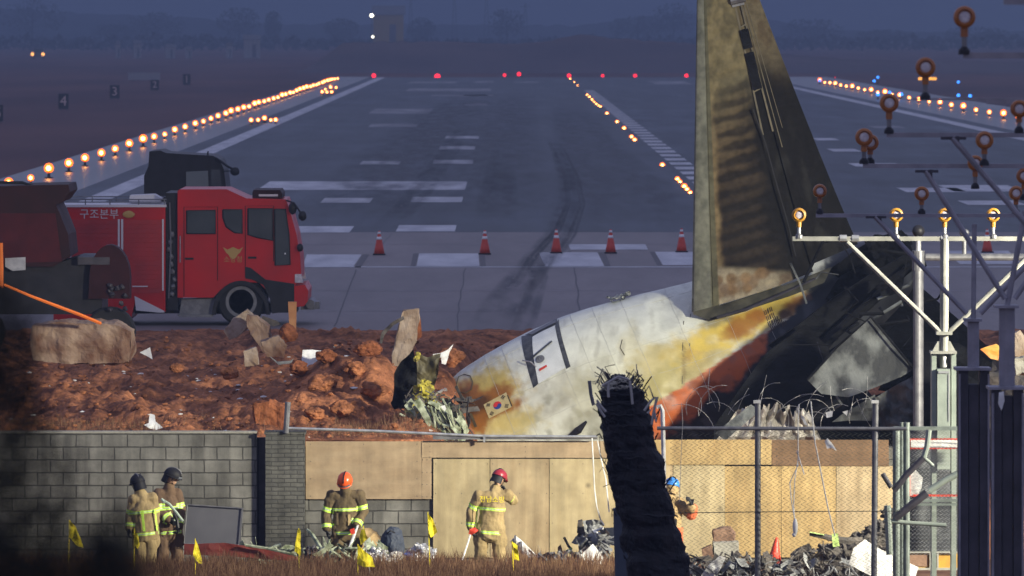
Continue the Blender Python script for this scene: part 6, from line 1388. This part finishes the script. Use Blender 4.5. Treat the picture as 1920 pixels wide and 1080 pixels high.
# 4: dark russet coat beside the wall, tool over the shoulder
t, g, f = person('firefighter in russet coat and black helmet looking right with a tool under the arm', 98.2,
    dict(head=(323, 894, -.02), shL=(296, 926, -.04), shR=(330, 926, .06), elL=(298, 958, -.10), elR=(338, 956, .04), wrL=(318, 972, -.20), wrR=(336, 984, -.06), hipL=(306, 990, -.02), hipR=(328, 990, .04), knL=(306, 1028, -.02), knR=(331, 1028, .02), anL=(304, 1066, 0), anR=(332, 1066, .02)),
    (.92, .05, -.35), M['brownred'], 'helblack', (318, 1070), hand_curl=(.9, .9), extra={'trousers': M['brownred']})
mb = MB(); mb.tube([P(303, 936, 97.85), P(318, 946, 97.8), P(330, 960, 97.75), P(343, 977, 97.7)], [.02, .025, .022, .02], 7); mb.tube([P(303, 936, 97.85), P(308, 942, 97.8), P(312, 940, 97.8)], .02, 6); solo('hand_tool', mb, M['stripegrey'], 'pale forked hand tool under the arm of the russet-coated firefighter', 'tool')
mb = MB(); mb.tube([P(326, 962, 97.75), P(332, 976, 97.72), P(334, 990, 97.7)], .028, 7); solo('hand_lamp', mb, M['black'], 'black hand lamp hanging from the russet-coated firefighter', 'lamp')
# 5: kneeling, back bent, behind the orange-helmeted one
t, g, f = person('kneeling rescue worker in tan coat bent forward behind the orange-helmeted firefighter', 98.6,
    dict(head=(668, 1012, .12), shL=(676, 1000, -.08), shR=(690, 1002, .12), elL=(676, 1022, -.12), elR=(700, 1024, .12), wrL=(672, 1040, -.14), wrR=(690, 1044, .04), hipL=(704, 1030, -.08), hipR=(712, 1030, .08), knL=(690, 1052, -.1), knR=(698, 1054, .1), anL=(716, 1062, -.08), anR=(722, 1062, .08)),
    (-.8, .05, -.6), M['tan'], 'helblack', (695, 1070), stripe=False)
# 6: blue helmet, half hidden behind the black post
t, g, f = person('worker in blue helmet and tan-and-orange jacket half hidden behind the black post', 97.0,
    dict(head=(1259, 913, .06), shL=(1236, 940, 0), shR=(1272, 942, 0), elL=(1232, 972, -.05), elR=(1293, 962, -.04), wrL=(1250, 985, -.2), wrR=(1296, 948, -.16), hipL=(1240, 1000, 0), hipR=(1266, 1000, 0), knL=(1238, 1036, 0), knR=(1266, 1036, 0), anL=(1238, 1070, 0), anR=(1266, 1070, 0), hdR=(1294, 938, -.2)),
    (-.4, .85, -.1), M['tan'], 'helblue', (1254, 1072), stripe=False, gloves=('L', 'R'), extra={'trousers': mat('orange_overall', (.55, .13, .05), .8, col2=(.45, .10, .04), vs=5)})
M['orangecloth'] = mat('orange_cloth', (.62, .15, .06), .8, col2=(.5, .12, .05), vs=5)
mb = MB(); limb(mb, [P(1296, 965, 96.96), P(1299, 953, 96.9)], [.09, .08], None, (0, 1, 0), 12); t.part('cuff', mb, M['orangecloth'], f['jacket'])
surf_patch(t, f, -.2, .3, -.08, .10, M['orangecloth'], 'jacket_hem', -1, .17, parent=f['jacket'])
surf_patch(t, f, -.06, .05, .13, .23, M['black'], 'back_badge', -1, .178, parent=f['jacket'])
mb = MB(); mb.tube([P(1297, 946, 96.8), P(1299, 936, 96.8)], [.025, .02], 6); solo('radio', mb, M['black'], 'small black radio in the hand of the worker with the blue helmet', 'radio')
# ------------------------------------------------------------------ approach-light masts at the right
def seg(a, b, d, r, mb=None, dy=0., n=8):
    mb = mb or MB(); mb.cyl(P(a[0], a[1], d)+Vector((0, dy, 0)), P(b[0], b[1], d)+Vector((0, dy, 0)), r, n=n); return mb
def lamp(t, px, py, r, pb, d, lit, dy=0.):
    """round lamp: rim, glass, stem and foot clamp; centre and foot row in photo pixels"""
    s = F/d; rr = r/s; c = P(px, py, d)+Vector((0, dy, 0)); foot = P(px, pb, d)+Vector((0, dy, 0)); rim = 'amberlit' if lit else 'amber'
    mb = MB(); mb.lathe([(rr*.62, -.05), (rr*.70, -.075), (rr*.95, -.06), (rr, -.02), (rr*.92, .04), (rr*.6, .10), (rr*.2, .13)], c, 24, 'Y'); L = t.part('lamp', mb, M[rim], smooth=False)
    mb = MB(); mb.lathe([(.001, -.052), (rr*.35, -.060), (rr*.62, -.045), (rr*.66, -.03)], c, 20, 'Y'); t.part('lens', mb, M['lens'], L, smooth=True)
    mb = MB(); h = c.z-foot.z; mb.lathe([(rr*.34, -rr*.9), (rr*.34, -rr*.9-(h-rr)*.40)], c, 10); t.part('socket', mb, M[rim], L)
    mb = MB(); mb.lathe([(rr*.24, -rr*.9-(h-rr)*.38), (rr*.24, -h+.03)], c, 10); t.part('stem', mb, M['galv' if lit else 'galvdark'], L)  # paler steel on the floodlit mast carries the light in its colour
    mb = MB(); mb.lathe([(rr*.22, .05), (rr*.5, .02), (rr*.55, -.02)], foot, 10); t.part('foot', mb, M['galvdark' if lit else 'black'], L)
# nearest the wall: floodlit cream mast
d = 90.0; s = F/d
t = Thing('approach_light_mast', 'floodlit white approach light mast with four yellow lamps on its crossbar', 'light mast', Vector((P(1771, 0, d).x, d, -1.8)), 'approach light masts')
mb = MB(); mb.box(P((1486+2060)/2, 447.5, d), ((2060-1486)/s, .07, .062)); cb = t.part('crossbar', mb, M['cream'])
mb = MB()
for px in (1581, 1604, 1771, 1960): mb.lathe([(.05, -.05), (.05, .05)], P(px, 447, d), 8, 'X')
t.part('clamp', mb, M['galv'], cb)
t.part('pole', seg((1771, 447), (1770, 690), d, .062, n=12), M['cream'])
for a, b in (((1588, 454), (1762, 622)), ((1955, 454), (1780, 622))): t.part('strut', seg(a, b, d, .034, dy=-.02), M['cream'])
mb = MB(); mb.rect(1756, 622, 1786, 628, d-.12, .24); mb.rect(1745, 659, 1794, 663.5, d-.18, .36); t.part('flange', mb, M['cream'])
mb = MB()
for sx in (-1, 1): mb.prism([(1770+sx*8, 640), (1770+sx*12, 640), (1770+sx*22, 659), (1770+sx*8, 659)][::1 if sx > 0 else -1], d-.03, .06)
t.part('gusset', mb, M['cream'])
for x0, x1 in ((1747, 1756), (1784, 1793)):
    mb = MB(); mb.rect(x0, 663, x1, 1240, d-.14, .28); t.part('leg', mb, M['mint'])
mb = MB(); mb.rect(1757.5, 692, 1782, 880, d-.2, .3); bx = t.part('control_box', mb, M['mint'])
mb = MB(); mb.rect(1759.5, 696, 1780, 700, d-.212, .02); mb.rect(1778, 702, 1780, 790, d-.208, .015); t.part('box_door', mb, M['galv'], bx)
mb = MB(); mb.tube([P(1771, 668, d-.1), P(1770, 676, d-.12), P(1771, 688, d-.1)], [.03, .02, .03], 6); t.part('cable_gland', mb, M['rag'], bx)
for px in (1498, 1680, 1771, 1862): lamp(t, px, 403, 13.5, 444, d, True)
# the masts nearer the eye, in half darkness
def mast(label, d, xl, xr, yb, lamps, xm, struts, stand, base_px, thick=1.0, ends=()):
    s = F/d; t = Thing('approach_light_mast', label, 'light mast', Vector((P(xm, 0, d).x, d, -1.8)), 'approach light masts')
    mb = MB(); mb.box(P((xl+xr)/2, yb, d), ((xr-xl)/s, .06, .05)); t.part('crossbar', mb, M['mast'])
    for a, b in struts:
        t.part('strut', seg(a, b, d, .028*thick, dy=-.05), M['mast'])
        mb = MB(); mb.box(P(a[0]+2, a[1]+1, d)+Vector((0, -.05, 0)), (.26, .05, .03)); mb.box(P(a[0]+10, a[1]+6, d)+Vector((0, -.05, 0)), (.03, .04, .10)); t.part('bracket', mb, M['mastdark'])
    (x0, y0), (x1, y1) = stand; t.part('pole', seg((x0, y0), (x1, y1), d, .030*thick, n=10), M['mast'])
    w0, y2, w1, y3 = base_px
    mb = MB(); mb.cyl(P(x1, y1, d), P(x1, y2, d), w0/s/2, n=14); mb.rect(x1-w0*.75, y1-2, x1+w0*.75, y1+3, d-.14, .28); mb.rect(x1-w1*.56, y2-2, x1+w1*.56, y2+3, d-.2, .4); t.part('column', mb, M['mast'])
    mb = MB(); zz = -1.8
    for sx in (-1, 1):
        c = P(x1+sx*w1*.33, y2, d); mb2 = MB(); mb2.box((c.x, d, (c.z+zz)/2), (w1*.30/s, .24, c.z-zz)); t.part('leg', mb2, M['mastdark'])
    for sx in (-1, 1):
        c = P(x1+sx*w1*.45, y2+8, d); mb = MB(); mb.cyl((c.x, d-.14, zz), (c.x, d-.14, c.z), .014, n=6); t.part('lit_edge', mb, M['mast'])  # pale tubes added as the lit edges of the dark legs
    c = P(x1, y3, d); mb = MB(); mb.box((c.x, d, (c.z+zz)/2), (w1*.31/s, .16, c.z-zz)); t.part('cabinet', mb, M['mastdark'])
    for (px, py, r, pb, dy) in lamps: lamp(t, px, py, r, pb, d, False, dy)
    return t
mast('dim light mast just behind the white crossbar, its lamps half hidden', 82, 1530, 2040, 404, [(1537, 358, 13, 398, 0), (1728, 363, 14, 398, 0), (1905, 362, 14, 398, 0)], 1825, [((1640, 406), (1812, 588)), ((2010, 406), (1838, 588))], ((1827, 420), (1825, 600)), (22, 692, 60, 720), 1.1)
mast('dark light mast with lamps level with the fin middle, right of the white mast', 72, 1618, 2180, 311, [(1620, 257, 17, 304, 0), (1634, 268, 16, 304, .25), (1826, 305, 15, 350, -.2), (1920, 330, 15, 372, 0)], 1893, [((1735, 320), (1884, 560)), ((2060, 320), (1902, 560))], ((1922, 395), (1888, 575)), (30, 728, 62, 742), 1.1)
t5 = mast('tall dark light mast whose long strut crosses the right edge', 66, 1662, 2300, 253, [(1667, 193, 18, 247, 0), (1843, 262, 17, 306, -.2), (2010, 200, 18, 247, 0)], 1985, [((1785, 258), (1975, 480)), ((2190, 258), (1998, 480))], ((1985, 255), (1985, 520)), (36, 760, 60, 780), 1.1)
mast('high light mast with the lamp over the amber sign', 60, 1850, 2420, 190, [(1906, 203, 17, 245, -.3), (2080, 130, 20, 184, 0)], 2130, [((1960, 195), (2120, 440))], ((2130, 195), (2130, 520)), (40, 800, 64, 820), 1.1)
mast('tallest light mast at the upper right edge', 54, 1806, 2520, 104, [(1808, 32, 21, 98, 0), (2200, 32, 21, 98, 0)], 2260, [((2080, 108), (2250, 420))], ((2260, 104), (2260, 520)), (44, 840, 70, 860), 1.1)
# lone lamp standing above the amber sign, on its own stalk bracket
d = 57.; t = Thing('approach_light_mast', 'crossbar tip with a single round lamp right over the amber sign', 'light mast', Vector((P(2200, 0, d).x, d, -1.8)), 'approach light masts')
mb = MB(); mb.box(P(1975, 186, d), ((2240-1712)/(F/d), .05, .018)); t.part('crossbar', mb, M['mast']); mb = MB(); q = P(2200, 186, d); mb.cyl((q.x, d, -1.8), q, .06); t.part('pole', mb, M['mast'])
lamp(t, 1735, 126, 19, 183, d, False)
d = 48.; t = Thing('approach_light_mast', 'bare bracket of the nearest light mast in the top right corner', 'light mast', Vector((P(2300, 0, d).x, d, -1.8)), 'approach light masts')
mb = MB(); mb.box(P(2090, 2, d), ((2300-1884)/(F/d), .06, .055)); t.part('crossbar', mb, M['mast']); mb = MB(); q = P(2290, 2, d); mb.cyl((q.x, d, -1.8), q, .07); t.part('pole', mb, M['mast'])
# grey lamp-post like pipe with ball head, and the pipe rail beside it
d = 101.; t = Thing('vent_pipe', 'thick grey vertical pipe with a round dark head left of the white mast', 'pipe', Vector((P(1722, 0, d).x, d, -.9)))
mb = MB(); mb.cyl(P(1722, 505, d), Vector((P(1722, 0, d).x, d, -.9)), .082, n=16); mb.cyl(P(1722, 470, d), P(1722, 507, d), .10, n=14); t.part('pipe', mb, M['galvdark'], smooth=False)
mb = MB(); mb.cyl(P(1722, 445, d), P(1722, 470, d), .045, n=10); t.part('neck', mb, M['galv'])
mb = MB(); mb.ell(P(1722, 433, d), (.10, .10, .10)); t.part('head', mb, M['black'], smooth=True)
mb = MB(); mb.cyl(P(1735, 482, d), P(1960, 482, d), .058, n=12); t.part('side_pipe', mb, M['galvdark'])
for px in (1808, ):
    mb = MB(); mb.cyl(P(px, 440, d), P(px, 482, d), .035, n=8); mb.ell(P(px, 436, d), (.08, .05, .06)); t.part('valve', mb, M['galvdark'])
mb = MB(); q = P(1950, 482, d); mb.cyl((q.x, d, -.9), q, .06); t.part('support', mb, M['galvdark'])
# rubble glimpsed past the mast feet at the right edge
block3('boulder', 'pale yellowish rubble lump at the right edge behind the mast foot', [(1898, 632), (1912, 622), (1926, 640), (1926, 668), (1904, 664)], 104, .3, 'rubble', 14, 'rubble', .08)
block3('boulder', 'olive rubble lump under the pale one at the right edge', [(1900, 672), (1925, 668), (1928, 700), (1905, 705)], 103.5, .3, 'greyblock', 15, 'rubble', .08)
scrap('metal_scrap', 'orange and yellow scrap glowing between the two mast columns', 'metal scrap', [(1838, 655), (1868, 644), (1876, 650), (1872, 676), (1856, 672)], 104, mat('orange_scrap', (.6, .16, .04), .6, col2=(.6, .42, .05), vs=3), .06, 4)
scrap('metal_scrap', 'white twisted scrap stuck on the nearest dark mast', 'metal scrap', [(1873, 736), (1882, 734), (1884, 752), (1878, 770), (1872, 756)], 71.6, 'rag', .03, 6)
for k, (px, py, s_) in enumerate([(1912, 730, .5), (1930, 790, .7)]):
    mb = MB(); mb.rock(P(px, py, 106), (s_*1.1, s_, s_), k+60, .4, 4); solo('earth_mound', mb, M['darkdebris'], ['dark earth mound under the rubble at the right edge', 'low dark mound at the bottom of the right edge'][k], 'mound')
mb = MB(); mb.sheet([(1725, 640), (1800, 640), (1890, 700), (1960, 720), (1960, 900), (1725, 900)], 108.5, .05, .3, 1.2, 4, 33); solo('burnt_sheet', mb, M['soot'], 'sheet of burnt skin hanging behind the dark mast columns', 'metal sheet')
# ------------------------------------------------------------------ fences, gate and wires
def chain(x0, x1, y0, y1, d, pitch=.06, r=.0045, seed=0, sag=.01):
    a = P(x0, y1, d); b = P(x1, y0, d); mb = MB(); z0 = max(a.z, -1.8); n = int((b.x-a.x)/pitch); m = int((b.z-z0)/(pitch/2)); off = [Vector((r, -r*.6, 0)), Vector((-r, -r*.6, 0)), Vector((0, r, 0))]
    for i in range(n+1):
        x = a.x+i*pitch; vs = []
        for j in range(m+1):
            z = z0+j*pitch/2; k = (1 if (j % 2) else -1)*pitch/2*(1 if i % 2 == 0 else 1)
            p = Vector((x+k*.98+sag*fbm(x*2, z*2, seed), d+(.004 if j % 2 else -.004)+.03*fbm(x*.9, z*.9, seed+4), z+sag*fbm(x*2+9, z*2, seed)))
            vs += [p+o for o in off]
        mb.add(vs, [(j*3+k, j*3+(k+1) % 3, (j+1)*3+(k+1) % 3, (j+1)*3+k) for j in range(m) for k in range(3)])
    return mb
d = 88.; t = Thing('chain_link_fence', 'chain-link fence on tall grey posts in front of the ochre plywood', 'fence', Vector((P(1420, 0, d).x, d, -1.8)))
t.part('mesh', chain(1262, 1690, 806, 1300, d, .078), M['wire'])
for px, yt in ((1421, 752), (1642, 752)):
    q = P(px, yt, d); mb = MB(); mb.cyl((q.x-(0 if px < 1500 else .03), d+.04, -1.8), q+Vector((0, .04, 0)), .042, n=12); t.part('post', mb, M['galvdark'])
    mb = MB(); mb.box(q+Vector((-.01, .0, -.01)), (.10, .06, .04)); t.part('post_cap', mb, M['rag'])
mb = MB(); mb.cyl(P(1232, 803, d), P(1700, 804, d), .026, n=10); t.part('top_rail', mb, M['galvdark'])
mb = MB(); mb.tube([P(1262, 962, d), P(1400, 960, d), P(1690, 958, d)], .006, 5); t.part('tension_wire', mb, M['wire'])
def wires(name, label, cat, lst, d, m, r=.006):
    mb = MB()
    for w in lst: mb.tube([P(a, b, d)+Vector((0, random.uniform(-.05, .05), 0)) for a, b in w], r, 5)
    return solo(name, mb, m, label, cat)
rg = random.Random(41); coil = []
for k in range(26):
    x0 = 1290+k*14+rg.uniform(-8, 8); y0 = rg.uniform(770, 806); pts = [(x0, y0)]; ang = rg.uniform(-2.3, -.8); cu = rg.uniform(-.35, .35)
    for _ in range(rg.randint(4, 9)): ang += cu; pts.append((pts[-1][0]+11*math.cos(ang), min(806, pts[-1][1]+12*math.sin(ang))))
    coil.append(pts)
wires('barbed_wire', 'loose springy coils of razor wire along the top of the chain-link fence', 'barbed wire', coil, 88.1, M['wirelight'], .0032)
wires('barbed_wire', 'broken fine wire hanging at the left of the fence top', 'barbed wire', [[(1278, 756), (1280, 790), (1277, 860), (1274, 940)], [(1331, 690), (1328, 720), (1330, 752)]], 87.9, M['wirelight'], .004)
wires('hanging_cord', 'white cord slanting down from the fence top to the green strap', 'cord', [[(1520, 752), (1528, 830), (1540, 890), (1552, 950), (1566, 1006)]], 87.6, M['rag'], .009)
wires('hanging_cord', 'frayed white cord hanging with a small float at its end', 'cord', [[(1498, 758), (1496, 800), (1497, 860), (1490, 900), (1488, 950), (1491, 985)], [(1497, 870), (1481, 905), (1484, 940), (1490, 975)], [(1494, 845), (1508, 890)]], 87.6, M['rag'], .007)
mb = MB(); mb.ell(P(1491, 988, 87.55), (.035, .035, .12)); mb.ell(P(1489, 1003, 87.55), (.028, .028, .03)); solo('float', mb, M['rag'], 'small white float at the end of the frayed cord', 'float')
for k, (pts, lab) in enumerate([([(1547, 828), (1552, 822), (1560, 832), (1569, 846), (1558, 840), (1550, 842)], 'white rag caught on the mesh below the fence rail'), ([(1548, 774), (1562, 771), (1560, 782), (1550, 784)], 'white rag tangled in the razor wire'), ([(1500, 778), (1508, 784), (1516, 800), (1508, 796)], 'torn white strip at the fence top'), ([(1580, 772), (1590, 770), (1588, 780)], 'tiny white rag at the right of the razor wire')]):
    scrap('rag', lab, 'rag', pts, 87.7, 'rag', .05, k)
# bent white pole with hooked top, rail and stub post on the wall
mb = MB(); mb.tube([P(1245, 905, 88.6), P(1244, 850, 88.6), P(1243, 800, 88.6), P(1242, 770, 88.6), P(1238, 761, 88.6), P(1231, 764, 88.6)], .030, 8); a = P(1245, 905, 88.6); mb.tube([a, Vector((a.x, 88.6, -1.8))], .03, 8); solo('hooked_pole', mb, M['rag'], 'white hooked pole standing right of the black post', 'pole')
d = 99.8; t = Thing('wall_rail', 'broken railing along the wall top with a leaning stub post', 'railing', P(700, 826, d))
mb = MB(); mb.tube([P(540, 803, d), P(700, 808, d), P(912, 818, d), P(1120, 819, d)], .022, 8); t.part('rail', mb, M['galv'])
mb = MB(); mb.cyl(P(536, 812, d), P(540, 754, d), .045, n=10); t.part('post', mb, M['galvdark'])
mb = MB(); mb.box(P(908, 822, d), (.03, .04, .12)); t.part('bracket', mb, M['galv'])
mb = MB(); mb.rect(812, 817, 1120, 824, d+.02, .05); t.part('wall_plate', mb, M['galvdark'])
wires('hanging_cord', 'pale cords hanging from the rail in front of the plywood left of the black post', 'cord', [[(1110, 822), (1112, 860), (1115, 920), (1119, 950), (1126, 975), (1133, 985)], [(1120, 826), (1127, 860), (1136, 900), (1142, 960)]], 97.8, M['rag'], .010)
mb = MB(); mb.tube([P(1105, 714, 78), P(1108, 740, 78), P(1113, 760, 78)], .022, 6); solo('metal_rod', mb, M['galvdark'], 'thin dark rod sticking up at the left shoulder of the black post', 'rod')
# gate: double posts, mesh leaf, red-bordered boards, bent pipes
d = 89.5; t = Thing('mesh_gate', 'grey-green mesh gate with red-bordered boards at the right', 'gate', Vector((P(1690, 0, d).x, d, -1.8)))
for px, w in ((1681, .055), (1691, .03), (1700, .045)):
    q = P(px, 792 if px > 1690 else 800, d); mb = MB(); mb.cyl((q.x, d, -1.8), q, w, n=12); t.part('post', mb, M['gategreen'])
mb = MB()
for py, h in ((800, 7), (936, 5), (944, 4)): mb.rect(1676, py, 1830, py+h, d-.03, .06)
t.part('rail', mb, M['gategreen'])
mb = chain(1706, 1830, 806, 1040, d+.02, .055, .0035, 5); t.part('mesh', mb, M['galv'])
def board(x0, y0, x1, y1, lab):
    mb = MB(); mb.rect(x0, y0, x1, y1, d+.06, .015); o = t.part('board', mb, M['cone'], label=lab); mb = MB(); mb.rect(x0+3, y0+3, x1-2, y1-3, d+.052, .01); t.part('board_face', mb, M['rag'], o)
board(1705, 822, 1830, 842, 'long white board with red border'); 
mb = MB(); mb.sheet([(1706, 885), (1716, 880), (1730, 896), (1728, 916), (1720, 930), (1706, 930)], d+.06, .012, .02, 3, 3, 3); o = t.part('board', mb, M['rag']); mb = MB(); mb.tube([P(1705, 884, d+.05), P(1705, 930, d+.05), P(1716, 931, d+.05)], .014, 5); t.part('board_edge', mb, M['cone'], o)
mb = MB(); mb.rect(1712, 927, 1830, 931, d+.05, .02); t.part('board_edge', mb, M['cone'])
mb = MB(); mb.rect(1704, 806, 1840, 1034, d+.9, .05); solo('tarpaulin', mb, mat('dark_tarpaulin', (.035, .038, .045), .6, col2=(.16, .17, .18), vs=2.5, det=9, bump=.4, bs=5, lo=.45, hi=.75), 'dark streaked tarpaulin hanging behind the mesh gate', 'tarpaulin')
for k, (pts, r, lab, m) in enumerate([([(1676, 920), (1700, 890), (1732, 858)], .045, 'dark bent pipe leaning across the gate posts', 'mastdark'), ([(1732, 858), (1738, 838), (1742, 806)], .04, 'pale pipe end rising at the gate board', 'mint'), ([(1732, 858), (1742, 866), (1750, 874)], .025, 'short pale pipe stub at the pipe joint', 'mint'),
        ([(1678, 972), (1710, 946), (1738, 924)], .055, 'dark thick pipe under the leaning one', 'mastdark'), ([(1742, 920), (1770, 902), (1800, 886)], .045, 'pale pipe slanting up to the dark mast', 'mint'), ([(1657, 976), (1700, 980), (1774, 985)], .03, 'level pale pipe with a rust spot low on the gate', 'mint'), ([(1655, 888), (1662, 900), (1671, 914)], .035, 'short dark pipe stub left of the gate posts', 'mastdark'), ([(1664, 948), (1666, 990), (1668, 1040)], .05, 'scorched pale pipe upright left of the gate posts', 'mint')]):
    mb = MB(); mb.tube([P(a, b, 88.9) for a, b in pts], r, 10); solo('bent_pipe', mb, M[m], lab, 'pipe')
# black cable-wrapped post leaning in front of everything
d = 76.; t = Thing('burnt_post', 'thick black leaning post wrapped in shredded cable in front of the plywood', 'post', Vector((P(1240, 0, d).x, d, -1.8)))
mb = MB(); n_ = 150; k_ = 40; top, bot = Vector(P(1166, 742, d)), None
cl = [(1160, 708), (1164, 735), (1174, 785), (1185, 850), (1200, 920), (1218, 990), (1238, 1080), (1262, 1200), (1285, 1330)]; wd = [14, 40, 47, 51, 53, 55, 58, 60, 60]
def cl_at(f):
    g_ = f*(len(cl)-1); i = min(len(cl)-2, int(g_)); h = g_-i; return (cl[i][0]+(cl[i+1][0]-cl[i][0])*h, cl[i][1]+(cl[i+1][1]-cl[i][1])*h, wd[i]+(wd[i+1]-wd[i])*h)
for j in range(n_+1):
    f = j/n_; px, py, w = cl_at(f); c = P(px, py, d); r = w/(F/d)
    for i in range(k_):
        a = 2*math.pi*i/k_; rg_ = .014*math.sin(f*70+2.5*fbm(f*9, 1, 2)+.9*math.sin(a+f*4))+.055*fbm(math.cos(a)*.9, math.sin(a)*.9, f*11)+.03*fbm(math.cos(a)*2.5, math.sin(a)*2.5, f*34)
        rr = r*(1+rg_/.36); mb.v.append(c+Vector((math.cos(a)*rr, math.sin(a)*rr, .02*fbm(a, f*20, 7))))
for j in range(n_):
    for i in range(k_): mb.f.append((j*k_+i, (j+1)*k_+i, (j+1)*k_+(i+1) % k_, j*k_+(i+1) % k_)); mb.m.append(0)
mb.f.append(tuple(range(k_))); mb.m.append(0); t.part('trunk', mb, M['char'], smooth=False)
rg = random.Random(9); M['cable'] = mat('bright_sooty_cable', (.16, .15, .12), .35, .2, col2=(.62, .60, .50), vs=9, lo=.4, hi=.7)
for q in range(70):
    f = rg.random()**1.8*.85 if q > 34 else rg.random()*.12; px, py, w = cl_at(f); r = w/(F/d)*1.06; a0 = rg.uniform(math.pi*1.05, math.pi*1.5); a1 = a0+rg.uniform(.4, 1.5); pts = []
    for i in range(9):
        a = a0+(a1-a0)*i/8; c = P(px+(i-4)*rg.uniform(-.5, .5), py+6*math.sin(a*1.0)+rg.uniform(-2, 2), d); pts.append(c+Vector((math.cos(a)*r, math.sin(a)*r, 0)))
    mb = MB(); mb.tube(pts, rg.uniform(.006, .012), 5); t.part('cable_wrap', mb, M['black'] if q >= 35 else M['cable'])
for q in range(90):
    px, py, w = cl_at(rg.random()*.14 if q < 34 else rg.random()*.8); sx = rg.choice([-1, 1]); c = P(px+sx*w*rg.uniform(.6, 1.05), py, d-.1); L = rg.uniform(.08, .28); mb = MB()
    mb.tube([c, c+Vector((sx*L*.3, -.05, L*.5)), c+Vector((sx*L*rg.uniform(-.2, .7), rg.uniform(-.1, .1), L*rg.uniform(-.4, .9)))], rg.uniform(.004, .009), 5); t.part('frayed_strand', mb, M['greydebris'] if q < 34 else M['char'])
mb = MB()
for pts in ([(1119, 750), (1127, 762), (1136, 772)], [(1118, 756), (1126, 770), (1134, 782)], [(1142, 716), (1140, 730), (1141, 745)], [(1181, 714), (1184, 738), (1186, 758)], [(1208, 770), (1222, 750), (1232, 744), (1224, 780), (1222, 796)], [(1214, 775), (1226, 762), (1230, 790)], [(1128, 724), (1160, 706), (1180, 712)]):
    mb.tube([P(a, b, d-.42) for a, b in pts], .016, 6)
t.part('bright_wire', mb, M['wirelight'])
mb = MB(); mb.prism([(1150, 955), (1164, 950), (1176, 980), (1186, 1020), (1188, 1300), (1160, 1300)], 80, .2); solo('plank', mb, mat('blue_grey_plank', (.035, .05, .075), .7, col2=(.055, .07, .095), vs=4), 'dark blue-grey plank upright against the left of the black post', 'plank')
# ------------------------------------------------------------------ out-of-focus tree close to the camera at the lower left
d = 11.; bx = P(-60, 0, d).x; t = Thing('dark_tree', 'out-of-focus dark foliage close to the camera in the lower left corner', 'tree', (bx, d, -1.8))
mb = MB(); mb.tube([(bx-.15, d, -1.8), (bx-.1, d, 2), (bx-.05, d, 4.6), (bx-.03, d+.05, 5.8), (bx-.02, d, 6.2)], [.10, .085, .06, .03, .008], 9)
rg = random.Random(3)
br = []
for k, (py, L, sl, px0) in enumerate([(1130, .42, .05, -60), (1060, .36, .03, -60), (990, .24, .08, -60), (930, .16, .10, -60), (860, .17, .13, -60), (790, .13, .10, -60), (720, .15, .12, -60), (650, .12, .10, -60), (600, .10, .10, -60), (560, .08, .05, -60)]):
    a = P(-55, py+30, d); b = a+Vector((L*.73, rg.uniform(-.1, .1), sl*.73)); br.append((a, b)); mb.tube([a, a.lerp(b, .5)+Vector((0, 0, .02)), b], [.009, .006, .0025], 6)
t.part('trunk', mb, M['barkdark'])
mb = MB()
def leafs(c, sp, n, s):
    for _ in range(n):
        p = Vector((rg.gauss(c[0], sp[0]), d+rg.uniform(-.25, .25), rg.gauss(c[1], sp[1]))); u = Vector((rg.uniform(-1, 1), rg.uniform(-1, 1), rg.uniform(-1, 1))).normalized(); w = u.orthogonal().normalized(); q = s*rg.uniform(.5, 1.2); mb.quad(p-u*q, p+w*q*.45, p+u*q, p-w*q*.45)
for px, py, sx, sy, n in [(0, 1080, 60, 45, 1500), (70, 1065, 55, 40, 900), (200, 1060, 34, 34, 700), (165, 1075, 60, 20, 500), (20, 980, 34, 60, 800), (95, 985, 22, 35, 260), (10, 880, 26, 40, 420), (25, 800, 26, 40, 480), (70, 800, 14, 24, 110), (5, 720, 26, 40, 420), (40, 700, 18, 40, 200), (10, 640, 26, 40, 380), (45, 610, 14, 26, 130), (5, 570, 20, 25, 220), (110, 880, 20, 22, 110), (150, 930, 26, 16, 80), (210, 985, 20, 26, 150), (250, 1078, 40, 14, 260), (60, 930, 30, 36, 200), (30, 760, 24, 40, 200), (95, 840, 16, 18, 60), (235, 1020, 22, 24, 160), (180, 1010, 26, 24, 200)]:
    c = P(px, py, d); leafs((c.x, c.z), (sx*d/F, sy*d/F), int(n*.8), .0085)
leafs((bx-.22, 5.2), (.12, .5), 1200, .015)
t.part('crown', mb, M['leaf'])
# ------------------------------------------------------------------ air
mb = MB(); mb.box((0, 2560, 38), (2600, 5220, 84))
hz = bpy.data.materials.new('evening_haze'); hz.use_nodes = True; n = hz.node_tree.nodes
n.remove(n['Principled BSDF']); v = n.new('ShaderNodeVolumePrincipled'); v.inputs['Color'].default_value = (.38, .48, .66, 1); v.inputs['Density'].default_value = .0006; v.inputs['Anisotropy'].default_value = 0
hz.node_tree.links.new(v.outputs[0], n['Material Output'].inputs['Volume'])
o = solo('haze', mb, hz, 'thin bluish evening haze over the airfield', 'haze', kind='stuff')
